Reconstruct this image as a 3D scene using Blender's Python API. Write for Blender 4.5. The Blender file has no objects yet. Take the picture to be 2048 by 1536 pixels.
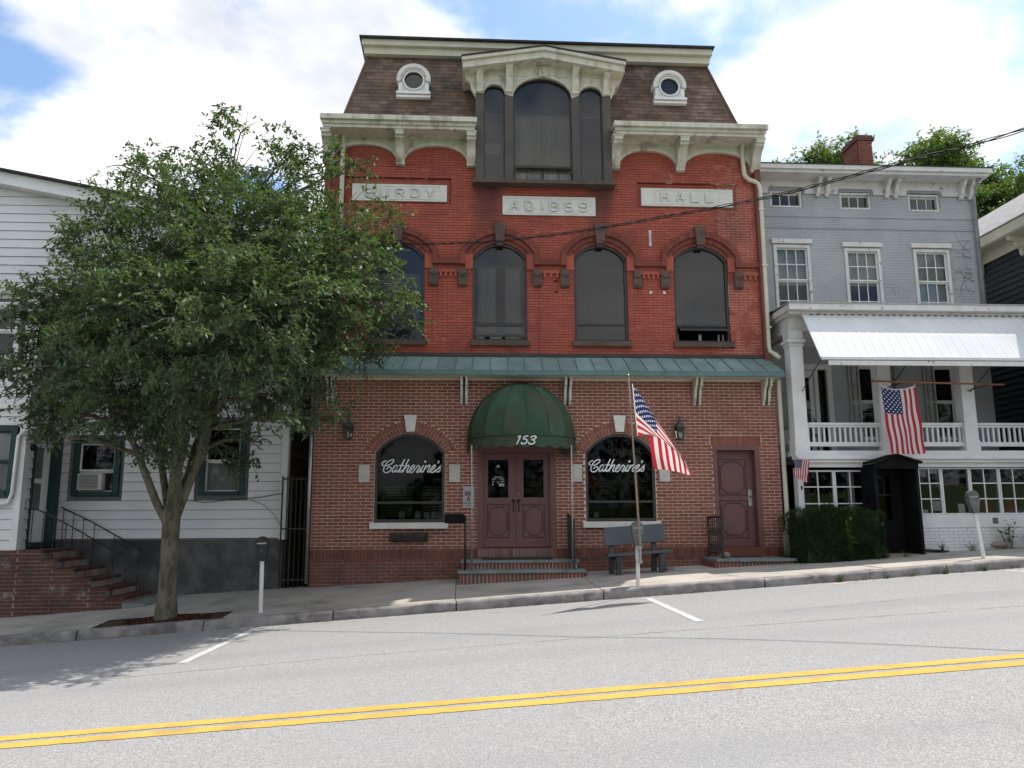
import bpy, bmesh, math, random
from mathutils import Vector, Matrix, Euler
R = math.radians
rnd = random.Random(7)
scene = bpy.context.scene
col = scene.collection

# ---------------------------------------------------------------- camera
CAM_YAW, CAM_PITCH, CAM_ROLL = 3.60, 9.53, 0.31
cam_data = bpy.data.cameras.new('camera')
cam_data.sensor_width = 36.0
cam_data.lens = 1600.0 / 2048.0 * 36.0
cam_data.clip_end = 3000
cam = bpy.data.objects.new('camera', cam_data)
col.objects.link(cam)
cam.matrix_world = (Matrix.Translation((0, -16.5, 1.45)) @ Matrix.Rotation(R(-CAM_YAW), 4, 'Z')
                    @ Matrix.Rotation(R(90 + CAM_PITCH), 4, 'X') @ Matrix.Rotation(R(-CAM_ROLL), 4, 'Z'))
scene.camera = cam

# ---------------------------------------------------------------- sun and sky
SUN = Vector((0.42, 0.25, 1.0)).normalized()
sun_el = math.asin(SUN.z)
sun_az = math.atan2(SUN.x, SUN.y)
sl = bpy.data.lights.new('sun', 'SUN')
sl.energy = 3.7
sl.angle = R(0.53)
sl.color = (1.0, 0.955, 0.89)
so = bpy.data.objects.new('sun', sl)
col.objects.link(so)
so.rotation_euler = (-SUN).to_track_quat('-Z', 'Y').to_euler()
so.location = (20, 12, 45)

world = bpy.data.worlds.new('World')
scene.world = world
world.use_nodes = True
wn, wl = world.node_tree.nodes, world.node_tree.links
wn.clear()
w_out = wn.new('ShaderNodeOutputWorld')
w_bg = wn.new('ShaderNodeBackground')
w_bg.inputs['Strength'].default_value = 1.0
sky = wn.new('ShaderNodeTexSky')
sky.sky_type = 'NISHITA'
sky.sun_disc = False
sky.sun_elevation = sun_el
sky.sun_rotation = sun_az
sky.altitude = 150
sky.air_density = 1.0
sky.dust_density = 1.6
sky.ozone_density = 1.0
w_sk = wn.new('ShaderNodeMix'); w_sk.data_type = 'RGBA'; w_sk.blend_type = 'MULTIPLY'
w_sk.inputs[0].default_value = 1.0
w_sk.inputs[7].default_value = (0.128, 0.144, 0.150, 1)
wl.new(sky.outputs[0], w_sk.inputs[6])
# an even layer of broken cumulus, mapped on a flat cloud deck over the whole sky
w_tc = wn.new('ShaderNodeTexCoord')
w_sep = wn.new('ShaderNodeSeparateXYZ'); wl.new(w_tc.outputs['Generated'], w_sep.inputs[0])
def wmath(op, a, b=None, clamp=False):
    m = wn.new('ShaderNodeMath'); m.operation = op; m.use_clamp = clamp
    for i, v in enumerate((a, b)):
        if v is None: continue
        if hasattr(v, 'links') or hasattr(v, 'node'): wl.new(v, m.inputs[i])
        else: m.inputs[i].default_value = v
    return m.outputs[0]
zc = wmath('ADD', wmath('MAXIMUM', w_sep.outputs[2], 0.0), 0.35)
w_cmb = wn.new('ShaderNodeCombineXYZ')
wl.new(wmath('DIVIDE', w_sep.outputs[0], zc), w_cmb.inputs[0])
wl.new(wmath('DIVIDE', w_sep.outputs[1], zc), w_cmb.inputs[1])
CLOUD_OFF = (29.959347, 20.308726, 1.069649)
w_map = wn.new('ShaderNodeMapping'); w_map.inputs['Location'].default_value = CLOUD_OFF
wl.new(w_cmb.outputs[0], w_map.inputs[0])
def wnoise(scale, detail, rough, dist=0.0):
    n = wn.new('ShaderNodeTexNoise'); n.inputs['Scale'].default_value = scale
    n.inputs['Detail'].default_value = detail; n.inputs['Roughness'].default_value = rough
    n.inputs['Distortion'].default_value = dist
    wl.new(w_map.outputs[0], n.inputs[0]); return n.outputs[0]
n1 = wnoise(1.9, 10, 0.52, 0.15)
n2 = wnoise(3.4, 7, 0.55)
w_den = wn.new('ShaderNodeMapRange'); w_den.interpolation_type = 'SMOOTHSTEP'
w_den.inputs[1].default_value = 0.42; w_den.inputs[2].default_value = 0.51
wl.new(n1, w_den.inputs[0])
w_ramp = wn.new('ShaderNodeValToRGB')
w_ramp.color_ramp.elements[0].position = 0.30; w_ramp.color_ramp.elements[0].color = (0.50, 0.525, 0.57, 1)
w_ramp.color_ramp.elements[1].position = 0.62; w_ramp.color_ramp.elements[1].color = (0.92, 0.92, 0.925, 1)
wl.new(n2, w_ramp.inputs[0])
w_mix = wn.new('ShaderNodeMix'); w_mix.data_type = 'RGBA'
wl.new(w_den.outputs[0], w_mix.inputs[0]); wl.new(w_sk.outputs[2], w_mix.inputs[6]); wl.new(w_ramp.outputs[0], w_mix.inputs[7])
wl.new(w_mix.outputs[2], w_bg.inputs[0]); wl.new(w_bg.outputs[0], w_out.inputs[0])

vs = scene.view_settings
vs.view_transform = 'Standard'; vs.look = 'None'; vs.gamma = 1.0; vs.use_curve_mapping = False
vs.exposure = 0.66
scene.cycles.max_bounces = 5
scene.cycles.diffuse_bounces = 3
scene.cycles.glossy_bounces = 2
scene.cycles.transmission_bounces = 3
scene.cycles.transparent_max_bounces = 8
scene.cycles.use_adaptive_sampling = True
scene.cycles.adaptive_threshold = .01
world.cycles.sampling_method = 'MANUAL'
world.cycles.sample_map_resolution = 512
scene.cycles.caustics_reflective = False
scene.cycles.caustics_refractive = False

# ---------------------------------------------------------------- materials
MATS = {}
def _m(nt, op, a, b=None, clamp=False):
    n = nt.nodes.new('ShaderNodeMath'); n.operation = op; n.use_clamp = clamp
    for i, v in enumerate((a, b)):
        if v is None: continue
        if hasattr(v, 'is_linked'): nt.links.new(v, n.inputs[i])
        else: n.inputs[i].default_value = v
    return n.outputs[0]
def _noise(nt, scale, detail=5, rough=0.55, vec=None, dist=0.0):
    n = nt.nodes.new('ShaderNodeTexNoise'); n.inputs['Scale'].default_value = scale
    n.inputs['Detail'].default_value = detail; n.inputs['Roughness'].default_value = rough
    n.inputs['Distortion'].default_value = dist
    if vec is not None: nt.links.new(vec, n.inputs[0])
    return n.outputs[0]
def _range(nt, v, a, b, lo=0.0, hi=1.0):
    n = nt.nodes.new('ShaderNodeMapRange'); n.interpolation_type = 'SMOOTHSTEP'
    nt.links.new(v, n.inputs[0])
    n.inputs[1].default_value = a; n.inputs[2].default_value = b
    n.inputs[3].default_value = lo; n.inputs[4].default_value = hi
    return n.outputs[0]
def _mix(nt, f, a, b, mode='MIX'):
    n = nt.nodes.new('ShaderNodeMix'); n.data_type = 'RGBA'; n.blend_type = mode
    for i, v in ((0, f), (6, a), (7, b)):
        if hasattr(v, 'is_linked'): nt.links.new(v, n.inputs[i])
        elif isinstance(v, (int, float)): n.inputs[i].default_value = v
        else: n.inputs[i].default_value = (*v[:3], 1)
    return n.outputs[2]
def base_mat(name):
    m = bpy.data.materials.new(name); m.use_nodes = True
    nt = m.node_tree; b = nt.nodes['Principled BSDF']
    g = nt.nodes.new('ShaderNodeNewGeometry')
    MATS[name] = m
    return m, nt, b, g.outputs['Position'], g
def bump(nt, b, h, strength=0.3, dist=0.01):
    n = nt.nodes.new('ShaderNodeBump'); n.inputs['Strength'].default_value = strength
    n.inputs['Distance'].default_value = dist
    nt.links.new(h, n.inputs['Height']); nt.links.new(n.outputs[0], b.inputs['Normal'])
def pm(name, c, c2=None, scale=3.0, rough=0.75, bmp=0.15, bscale=60, spec=0.3, metal=0.0, lo=.35, hi=.65,
       peel=None, peel_scale=14, peel_t=.62, dirt=None, dirt_scale=1.3, dirt_t=.55, island=0.0, stretch=None):
    m, nt, b, pos, g = base_mat(name)
    vec = pos
    if stretch:
        mp = nt.nodes.new('ShaderNodeMapping'); mp.inputs['Scale'].default_value = stretch
        nt.links.new(pos, mp.inputs[0]); vec = mp.outputs[0]
    c2 = c2 or tuple(x * .8 for x in c)
    n1 = _noise(nt, scale, 6, .6, vec)
    out = _mix(nt, _range(nt, n1, lo, hi), c, c2)
    if island:
        oi = nt.nodes.new('ShaderNodeObjectInfo')
        r = _m(nt, 'FRACT', _m(nt, 'ADD', g.outputs['Random Per Island'], oi.outputs['Random']))
        v = _m(nt, 'ADD', _m(nt, 'MULTIPLY', r, island * 2), 1 - island)
        cm = nt.nodes.new('ShaderNodeCombineColor')
        for i in range(3): nt.links.new(v, cm.inputs[i])
        out = _mix(nt, 1.0, out, cm.outputs[0], 'MULTIPLY')
    if dirt:
        nd = _noise(nt, dirt_scale, 8, .65, vec)
        out = _mix(nt, _range(nt, nd, dirt_t, dirt_t + .16, 0, .85), out, dirt)
    if peel:
        npz = _noise(nt, peel_scale, 10, .7, pos, .4)
        f = _range(nt, npz, peel_t, peel_t + .03)
        out = _mix(nt, f, out, peel)
    nt.links.new(out, b.inputs['Base Color'])
    b.inputs['Roughness'].default_value = rough
    b.inputs['Specular IOR Level'].default_value = spec
    b.inputs['Metallic'].default_value = metal
    if bmp: bump(nt, b, _noise(nt, bscale, 4, .6, vec), bmp, .01)
    return m
def glass(name, tint=(.62, .66, .66), refl=1.0, floor=.05, dust=0.0):
    m = bpy.data.materials.new(name); m.use_nodes = True; MATS[name] = m
    nt = m.node_tree; nt.nodes.remove(nt.nodes['Principled BSDF'])
    out = nt.nodes['Material Output']
    t = nt.nodes.new('ShaderNodeBsdfTransparent'); t.inputs[0].default_value = (*tint, 1)
    gl = nt.nodes.new('ShaderNodeBsdfGlossy'); gl.inputs['Roughness'].default_value = .03
    fr = nt.nodes.new('ShaderNodeFresnel'); fr.inputs[0].default_value = 1.52
    ge = nt.nodes.new('ShaderNodeNewGeometry')
    nb = nt.nodes.new('ShaderNodeBump'); nb.inputs['Strength'].default_value = .02; nb.inputs['Distance'].default_value = .02
    nt.links.new(_noise(nt, 3.0, 2, .5, ge.outputs['Position']), nb.inputs['Height'])
    nt.links.new(nb.outputs[0], gl.inputs['Normal'])
    f = _m(nt, 'ADD', _m(nt, 'MULTIPLY', fr.outputs[0], refl), floor, True)
    mx = nt.nodes.new('ShaderNodeMixShader')
    nt.links.new(f, mx.inputs[0]); nt.links.new(t.outputs[0], mx.inputs[1]); nt.links.new(gl.outputs[0], mx.inputs[2])
    last = mx.outputs[0]
    if dust:                       # insect screen and dust on the glass
        df = nt.nodes.new('ShaderNodeBsdfDiffuse'); df.inputs[0].default_value = (.24, .235, .235, 1)
        m2 = nt.nodes.new('ShaderNodeMixShader'); m2.inputs[0].default_value = dust
        nt.links.new(last, m2.inputs[1]); nt.links.new(df.outputs[0], m2.inputs[2]); last = m2.outputs[0]
    nt.links.new(last, out.inputs[0])
    return m

# asphalt with pale aggregate
def mk_asphalt():
    m, nt, b, pos, g = base_mat('asphalt')
    v = nt.nodes.new('ShaderNodeTexVoronoi'); v.inputs['Scale'].default_value = 135; nt.links.new(pos, v.inputs[0])
    vc = nt.nodes.new('ShaderNodeRGBToBW'); nt.links.new(v.outputs['Color'], vc.inputs[0])
    sp = _mix(nt, _range(nt, vc.outputs[0], .1, .9), (.165, .163, .162), (.395, .387, .378))
    sp = _mix(nt, _range(nt, _noise(nt, 30, 4, .65, pos), .35, .7, 0, .4), sp, (.20, .20, .205))
    sp = _mix(nt, _range(nt, _noise(nt, .30, 7, .62, pos), .42, .66, 0, .40), sp, (.24, .24, .245))
    # wheel tracks worn smooth and dark along the lanes, oil spots between them
    mp = nt.nodes.new('ShaderNodeMapping'); mp.inputs['Scale'].default_value = (.12, 1, 1); nt.links.new(pos, mp.inputs[0])
    sx = nt.nodes.new('ShaderNodeSeparateXYZ'); nt.links.new(pos, sx.inputs[0])
    wob = _m(nt, 'ADD', sx.outputs[1], _m(nt, 'MULTIPLY', _noise(nt, .5, 4, .6, mp.outputs[0]), .9))
    tr = None
    for yc in (-6.0, -7.7, -11.4, -13.1):
        d = _range(nt, _m(nt, 'ABSOLUTE', _m(nt, 'SUBTRACT', wob, yc)), .05, .5, 1, 0)
        tr = d if tr is None else _m(nt, 'MAXIMUM', tr, d)
    tr = _m(nt, 'MULTIPLY', tr, _range(nt, _noise(nt, 1.1, 6, .6, mp.outputs[0]), .3, .7, .1, .5))
    sp = _mix(nt, tr, sp, (.20, .20, .205))
    sp = _mix(nt, _range(nt, _noise(nt, 1.7, 9, .72, pos), .64, .76, 0, .5), sp, (.13, .13, .132))
    sp = _mix(nt, _range(nt, _noise(nt, 7, 5, .6, pos), .72, .78, 0, .45), sp, (.11, .11, .112))
    nt.links.new(sp, b.inputs['Base Color'])
    b.inputs['Roughness'].default_value = .88; b.inputs['Specular IOR Level'].default_value = .25
    bump(nt, b, v.outputs['Distance'], .5, .005)
mk_asphalt()
def mk_brick(name, c, c2, c3, efflo=0.0):
    m, nt, b, pos, g = base_mat(name)
    oi = nt.nodes.new('ShaderNodeObjectInfo')
    r = _m(nt, 'FRACT', _m(nt, 'ADD', g.outputs['Random Per Island'], oi.outputs['Random']))
    rp = nt.nodes.new('ShaderNodeValToRGB'); e = rp.color_ramp.elements
    e[0].position = 0; e[0].color = (*c, 1); e[1].position = 1; e[1].color = (*c2, 1)
    x = e.new(.55); x.color = (*[(p + q) / 2 for p, q in zip(c, c2)], 1)
    x = e.new(.86); x.color = (*c3, 1)
    nt.links.new(r, rp.inputs[0])
    o = _mix(nt, _range(nt, _noise(nt, 38, 6, .7, pos), .4, .75, 0, .55), rp.outputs[0], tuple(v * .55 for v in c))
    o = _mix(nt, _range(nt, _noise(nt, 1.1, 7, .6, pos), .5, .72, 0, .35), o, tuple(v * .6 for v in c3))
    if efflo:
        o = _mix(nt, _range(nt, _noise(nt, 2.6, 9, .72, pos), .57, .66, 0, efflo), o, (.34, .31, .29))
        o = _mix(nt, _range(nt, _noise(nt, 1.5, 6, .6, pos), .5, .6, 0, .6), o, (.075, .03, .03))
    nt.links.new(o, b.inputs['Base Color'])
    b.inputs['Roughness'].default_value = .85; b.inputs['Specular IOR Level'].default_value = .25
    bump(nt, b, _noise(nt, 90, 5, .65, pos), .35, .006)
mk_brick('brick', (.25, .09, .064), (.31, .118, .084), (.195, .07, .05))
mk_brick('brick_old', (.19, .07, .05), (.24, .09, .064), (.13, .058, .045))
mk_brick('brick_grimy', (.105, .05, .04), (.15, .058, .045), (.06, .045, .038), .6)
mk_brick('brick_step', (.20, .085, .065), (.30, .085, .06), (.13, .095, .075))
mk_brick('brick_pale', (.20, .15, .14), (.26, .21, .20), (.12, .07, .06))
pm('mortar', (.66, .56, .46), (.54, .45, .37), 3, .95, .4, 120, .1, dirt=(.30, .24, .19), dirt_scale=1.0, dirt_t=.55)
pm('dark_gap', (.20, .20, .20), None, 3, .9)
pm('mortar_dark', (.36, .29, .235), (.22, .175, .14), 3, .95, .4, 120, .1)
def mk_painted(name, red, red2, white, zone):
    # painted brick whose joints have lost their paint, most of all towards the right corner
    m, nt, b, pos, g = base_mat(name)
    o = _mix(nt, _range(nt, _noise(nt, 1.6, 7, .62, pos), .38, .68), red, red2)
    nd = _noise(nt, .8, 6, .6, pos)
    o = _mix(nt, _range(nt, nd, .56, .70, 0, .55), o, tuple(v * .5 for v in red2))
    sx = nt.nodes.new('ShaderNodeSeparateXYZ'); nt.links.new(pos, sx.inputs[0])
    zn = _range(nt, sx.outputs[0], 4.6, 6.4, 0, zone)
    t = _m(nt, 'ADD', _noise(nt, 2.2, 9, .72, pos), zn)
    o = _mix(nt, _range(nt, t, .60, .66, 0, .9), o, white)
    nt.links.new(o, b.inputs['Base Color'])
    b.inputs['Roughness'].default_value = .8; b.inputs['Specular IOR Level'].default_value = .3
    bump(nt, b, _noise(nt, 80, 5, .6, pos), .3, .006)
mk_painted('painted_mortar', (.17, .04, .03), (.23, .05, .036), (.62, .47, .38), .17)
def mk_painted_brick():
    m, nt, b, pos, g = base_mat('painted_brick')
    o = _mix(nt, _range(nt, _noise(nt, 1.6, 7, .62, pos), .38, .68), (.375, .088, .054), (.295, .07, .047))
    o = _mix(nt, _range(nt, _noise(nt, .7, 6, .6, pos), .54, .70, 0, .55), o, (.13, .035, .03))
    o = _mix(nt, _range(nt, _noise(nt, 24, 8, .75, pos), .69, .72, 0, .75), o, (.42, .28, .23))
    # rain streaks and soot down the old paint
    mp = nt.nodes.new('ShaderNodeMapping'); mp.inputs['Scale'].default_value = (3.2, 3.2, .22); nt.links.new(pos, mp.inputs[0])
    o = _mix(nt, _range(nt, _noise(nt, 1.0, 7, .62, mp.outputs[0]), .54, .70, 0, .55), o, (.15, .042, .035))
    o = _mix(nt, _range(nt, _noise(nt, 3.1, 8, .7, pos), .58, .70, 0, .35), o, (.40, .13, .085))
    # soot washed down from the ends of the dormer sill
    sx = nt.nodes.new('ShaderNodeSeparateXYZ'); nt.links.new(pos, sx.inputs[0])
    for c0 in (.55, 3.05):
        dx = _m(nt, 'ABSOLUTE', _m(nt, 'SUBTRACT', _m(nt, 'ADD', sx.outputs[0], _m(nt, 'MULTIPLY', _noise(nt, 1.3, 4, .6, pos), .5)), c0 + .25))
        f = _m(nt, 'MULTIPLY', _range(nt, dx, .10, .46, 1, 0), _m(nt, 'MULTIPLY', _range(nt, sx.outputs[2], 6.9, 8.4), _range(nt, sx.outputs[2], 8.69, 8.72, 1, 0)))
        o = _mix(nt, _m(nt, 'MULTIPLY', f, .8), o, (.075, .035, .035))
    v = _m(nt, 'ADD', _m(nt, 'MULTIPLY', g.outputs['Random Per Island'], .24), .88)
    cm = nt.nodes.new('ShaderNodeCombineColor')
    for i in range(3): nt.links.new(v, cm.inputs[i])
    o = _mix(nt, 1.0, o, cm.outputs[0], 'MULTIPLY')
    nt.links.new(o, b.inputs['Base Color'])
    b.inputs['Roughness'].default_value = .75; b.inputs['Specular IOR Level'].default_value = .35
    bump(nt, b, _noise(nt, 80, 5, .6, pos), .3, .006)
mk_painted_brick()
pm('brown_stone', (.125, .085, .07), (.09, .062, .052), 5, .85, .4, 70)
pm('hood_brick', (.165, .05, .037), (.20, .052, .036), 3, .8, .4, 80, island=.18)
pm('cream', (.63, .60, .50), (.54, .51, .42), 4, .6, .2, 50, peel=(.24, .19, .14), peel_scale=8, peel_t=.635, dirt=(.30, .265, .205), dirt_scale=2.0, dirt_t=.515, stretch=(1.6, 1.6, .7))
pm('cream_clean', (.60, .57, .46), (.54, .51, .41), 3, .5, .05, 50, dirt=(.42, .39, .30), dirt_t=.6)
pm('stone_shade', (.45, .44, .40), (.35, .34, .30), 5, .9)  # darker stone colour for the painted shadow round the raised letters
pm('stone_pale', (.68, .665, .61), (.60, .59, .54), 5, .85, .25, 80)
pm('stone_sill', (.52, .50, .45), (.44, .42, .38), 6, .85, .25, 80)
pm('bluestone', (.22, .24, .235), (.16, .18, .175), 3, .8, .3, 50, dirt=(.10, .11, .09))
pm('shingle', (.17, .12, .092), (.125, .09, .072), 2, .95, .5, 160, .1, island=.26, dirt=(.06, .052, .045), dirt_scale=.7, dirt_t=.5)
pm('roof_dark', (.045, .043, .045), None, 4, .9)
pm('dark_frame', (.055, .05, .048), (.04, .037, .036), 4, .45, .05)
pm('pilaster', (.095, .082, .07), (.075, .066, .058), 3, .6, .1)
pm('copper', (.145, .21, .193), (.195, .27, .25), 2.5, .6, .1, 40, .4, island=.14, dirt=(.13, .14, .09), dirt_scale=1.1, dirt_t=.58)
pm('copper_dark', (.085, .16, .155), (.115, .20, .19), 3, .6, .1)
pm('flashing', (.07, .06, .055), None, 3, .8)
pm('white_paint', (.74, .74, .73), (.66, .66, .65), 2, .6, .12, 50, dirt=(.52, .50, .46), dirt_t=.62)
pm('white_peel', (.68, .67, .65), (.60, .585, .56), 3, .7, .25, 50, peel=(.30, .25, .21), peel_scale=7, peel_t=.60)
pm('white_siding', (.70, .70, .70), (.64, .64, .645), 1.4, .55, .06, 30, dirt=(.52, .51, .48), dirt_scale=.9, dirt_t=.64, stretch=(1, 1, .35))
pm('dark_siding', (.022, .028, .038), (.018, .022, .03), 2, .5, .1, 40)
pm('brown_siding', (.10, .085, .07), (.075, .065, .055), 2, .8)
pm('green_trim', (.02, .052, .053), (.016, .042, .043), 3, .5, .1)
pm('door_mauve', (.155, .068, .068), (.135, .06, .06), 2, .5, .05, 30, .4)
pm('door_line', (.095, .042, .042), None, 3, .6)
pm('black_paint', (.007, .007, .008), (.011, .011, .011), 4, .85, .1, 60, .12)
pm('iron', (.02, .02, .021), (.035, .03, .028), 9, .5, .2, 90)
pm('steel', (.42, .42, .42), (.33, .32, .31), 8, .35, .05, 60, .5, .8)
pm('brass', (.45, .34, .14), None, 6, .35, 0, 60, .5, .9)
pm('grey_wall', (.415, .43, .44), (.365, .38, .392), 1.5, .75, .2, 60, dirt=(.29, .305, .32), dirt_scale=1.0, dirt_t=.6, peel=(.33, .22, .18), peel_scale=4.2, peel_t=.66)
pm('grey_mortar', (.345, .36, .37), (.29, .305, .315), 1.5, .8, .2, 60, peel=(.36, .25, .20), peel_scale=2.2, peel_t=.665)
pm('grey_down', (.30, .33, .34), None, 3, .5)
pm('concrete', (.42, .385, .34), (.34, .315, .28), 1.1, .92, .45, 90, .15, dirt=(.24, .225, .20), dirt_scale=1.1, dirt_t=.52, peel=(.20, .19, .18), peel_scale=5, peel_t=.69)
pm('kerb', (.30, .275, .26), (.20, .185, .18), 4, .92, .9, 26, .15, dirt=(.12, .11, .105), dirt_scale=2.6, dirt_t=.50, peel=(.36, .33, .31), peel_scale=11, peel_t=.63)
pm('foundation', (.14, .135, .135), (.08, .077, .077), 2.2, .95, .5, 40, .1, dirt=(.05, .05, .05), dirt_scale=1.2, dirt_t=.5)
pm('earth', (.10, .07, .05), (.06, .042, .03), 8, 1, .8, 60, .05)
pm('mulch_bark', (.12, .045, .03), (.07, .035, .025), 20, 1, .5, 80, .05, island=.35)
pm('yellow_line', (.53, .335, .07), (.47, .295, .062), 3, .8, .3, 110, .2, peel=(.24, .20, .12), peel_scale=26, peel_t=.60, dirt=(.33, .22, .07), dirt_scale=1.6, dirt_t=.52)
pm('white_line', (.50, .50, .495), (.42, .42, .42), 6, .8, .3, 110, .2, peel=(.23, .23, .23), peel_scale=30, peel_t=.58)
pm('tar', (.085, .085, .087), None, 6, .8)
pm('orange_paint', (.70, .25, .03), (.60, .28, .08), 9, .85, .2, 100, peel=(.40, .38, .33), peel_scale=12, peel_t=.47)
pm('awning_green', (.05, .10, .066), (.036, .08, .05), 2, .75, .5, 9, .2, island=.24, dirt=(.058, .07, .04), dirt_scale=1.2, dirt_t=.42)
pm('lettering', (.74, .76, .75), None, 5, .5, 0)
pm('bench_grey', (.062, .073, .08), (.048, .057, .063), 3, .5, .1, 50, .4)
pm('meter_grey', (.14, .15, .15), (.10, .105, .105), 8, .45, .1, 60, .5, .3)
pm('meter_post', (.70, .70, .68), (.62, .61, .59), 5, .55, .1, 60, dirt=(.50, .47, .42), dirt_t=.62, peel=(.22, .08, .04), peel_scale=16, peel_t=.74)
pm('curtain', (.74, .70, .68), (.56, .53, .52), 2, .9, .1, 60, stretch=(9, 9, .3))
pm('white_cloth', (.72, .71, .70), None, 3, .9, .1)
pm('paper', (.72, .71, .67), (.55, .53, .50), 18, .8, 0)
pm('blue_card', (.20, .36, .58), (.60, .68, .76), 40, .7, 0)
pm('notice_grey', (.40, .40, .39), (.34, .34, .335), 9, .6, 0)
pm('red_print', (.30, .035, .045), None, 6, .7, 0)
pm('rust_pole', (.26, .10, .06), (.18, .075, .05), 8, .7, .2)
pm('wood_pole', (.30, .22, .165), (.24, .175, .13), 8, .6, .1, stretch=(1, 1, .1))
pm('bark', (.165, .15, .105), (.075, .07, .05), 9, .95, 1.0, 34, .1, dirt=(.16, .17, .08), dirt_scale=3, dirt_t=.6, stretch=(1, 1, .4))
pm('blind', (.42, .43, .20), (.36, .37, .18), 3, .8)
pm('interior', (.03, .028, .027), None, 2, .95, 0)
pm('interior_brown', (.09, .06, .042), None, 2, .8, 0)
pm('aluminium_awning', (.66, .67, .68), (.60, .61, .625), 1.3, .45, .05, 30, .4, dirt=(.60, .58, .54), dirt_scale=1.4, dirt_t=.66)
pm('lamp_metal', (.075, .09, .085), (.05, .062, .058), 9, .5, .2, 80, .4, .4)
pm('rock', (.30, .24, .19), (.22, .18, .15), 9, .9, .5, 40)
pm('wire', (.012, .012, .012), None, 5, .6, 0)
pm('grey_shingle', (.34, .335, .34), (.24, .24, .245), 6, .95, .5, 120, .1, island=.12)
pm('grass_ground', (.07, .11, .035), (.10, .13, .05), 2, .95, .6, 50, .1)
pm('ac_white', (.62, .62, .60), (.55, .55, .53), 5, .5, 0)
pm('grille', (.22, .21, .20), (.15, .145, .14), 30, .7, 0)
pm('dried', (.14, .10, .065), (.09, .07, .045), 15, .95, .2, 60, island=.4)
glass('glass_clear', (.78, .80, .80), .65, .0)
glass('glass_dark', (.66, .65, .63), .95, .0, .05)
glass('glass_shop', (.50, .52, .51), .30, .0)
glass('glass_lamp', (.75, .78, .74), 1.2, .05)
def leaf_mat(name, c, c2, trans=.45):
    m, nt, b, pos, g = base_mat(name)
    r = g.outputs['Random Per Island']
    o = _mix(nt, r, c, c2)
    o = _mix(nt, _range(nt, _noise(nt, .9, 3, .5, pos), .35, .65, 0, .5), o, tuple(v * .72 for v in c))
    nt.links.new(o, b.inputs['Base Color']); b.inputs['Roughness'].default_value = .5
    b.inputs['Specular IOR Level'].default_value = .25
    t = nt.nodes.new('ShaderNodeBsdfTranslucent')
    nt.links.new(_mix(nt, 1.0, o, (1.15, 1.25, .45), 'MULTIPLY'), t.inputs[0])
    mx = nt.nodes.new('ShaderNodeMixShader'); mx.inputs[0].default_value = trans
    out = nt.nodes['Material Output']
    nt.links.new(b.outputs[0], mx.inputs[1]); nt.links.new(t.outputs[0], mx.inputs[2]); nt.links.new(mx.outputs[0], out.inputs[0])
leaf_mat('leaf', (.060, .105, .050), (.138, .192, .105), .33)
leaf_mat('leaf_far', (.10, .165, .05), (.15, .22, .075), .35)
leaf_mat('leaf_hedge', (.026, .06, .025), (.065, .11, .042), .2)
leaf_mat('leaf_bank', (.02, .045, .014), (.04, .07, .02), .2)
leaf_mat('leaf_weed', (.06, .12, .03), (.10, .16, .045), .3)
def flag_mat():
    m, nt, b, pos, g = base_mat('flag_cloth')
    uv = nt.nodes.new('ShaderNodeUVMap'); sp = nt.nodes.new('ShaderNodeSeparateXYZ'); nt.links.new(uv.outputs[0], sp.inputs[0])
    u, v = sp.outputs[0], sp.outputs[1]          # u along the fly, v down the hoist
    st = _m(nt, 'MODULO', _m(nt, 'FLOOR', _m(nt, 'MULTIPLY', v, 13.0)), 2.0)
    o = _mix(nt, st, (.52, .022, .045), (.74, .73, .70))
    can = _m(nt, 'MULTIPLY', _m(nt, 'LESS_THAN', u, .40), _m(nt, 'LESS_THAN', v, 7 / 13))
    a = _m(nt, 'MULTIPLY', u, 11 / .40 / 2 * 1.0); c = _m(nt, 'MULTIPLY', v, 9 / (7 / 13) / 2)
    def cell(off):
        x = _m(nt, 'SUBTRACT', _m(nt, 'FRACT', _m(nt, 'ADD', a, off)), .5)
        y = _m(nt, 'SUBTRACT', _m(nt, 'FRACT', _m(nt, 'ADD', c, off)), .5)
        d = _m(nt, 'ADD', _m(nt, 'MULTIPLY', _m(nt, 'MULTIPLY', x, x), 1.5), _m(nt, 'MULTIPLY', y, y))
        return _m(nt, 'LESS_THAN', d, .034)
    star = _m(nt, 'MAXIMUM', cell(0.0), cell(.5))
    cc = _mix(nt, star, (.018, .03, .12), (.74, .73, .72))
    o = _mix(nt, can, o, cc)
    hem = _m(nt, 'LESS_THAN', u, .018)
    o = _mix(nt, hem, o, (.74, .73, .70))
    nt.links.new(o, b.inputs['Base Color']); b.inputs['Roughness'].default_value = .75
    t = nt.nodes.new('ShaderNodeBsdfTranslucent'); nt.links.new(o, t.inputs[0])
    mx = nt.nodes.new('ShaderNodeMixShader'); mx.inputs[0].default_value = .45
    out = nt.nodes['Material Output']
    nt.links.new(b.outputs[0], mx.inputs[1]); nt.links.new(t.outputs[0], mx.inputs[2]); nt.links.new(mx.outputs[0], out.inputs[0])
flag_mat()

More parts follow.
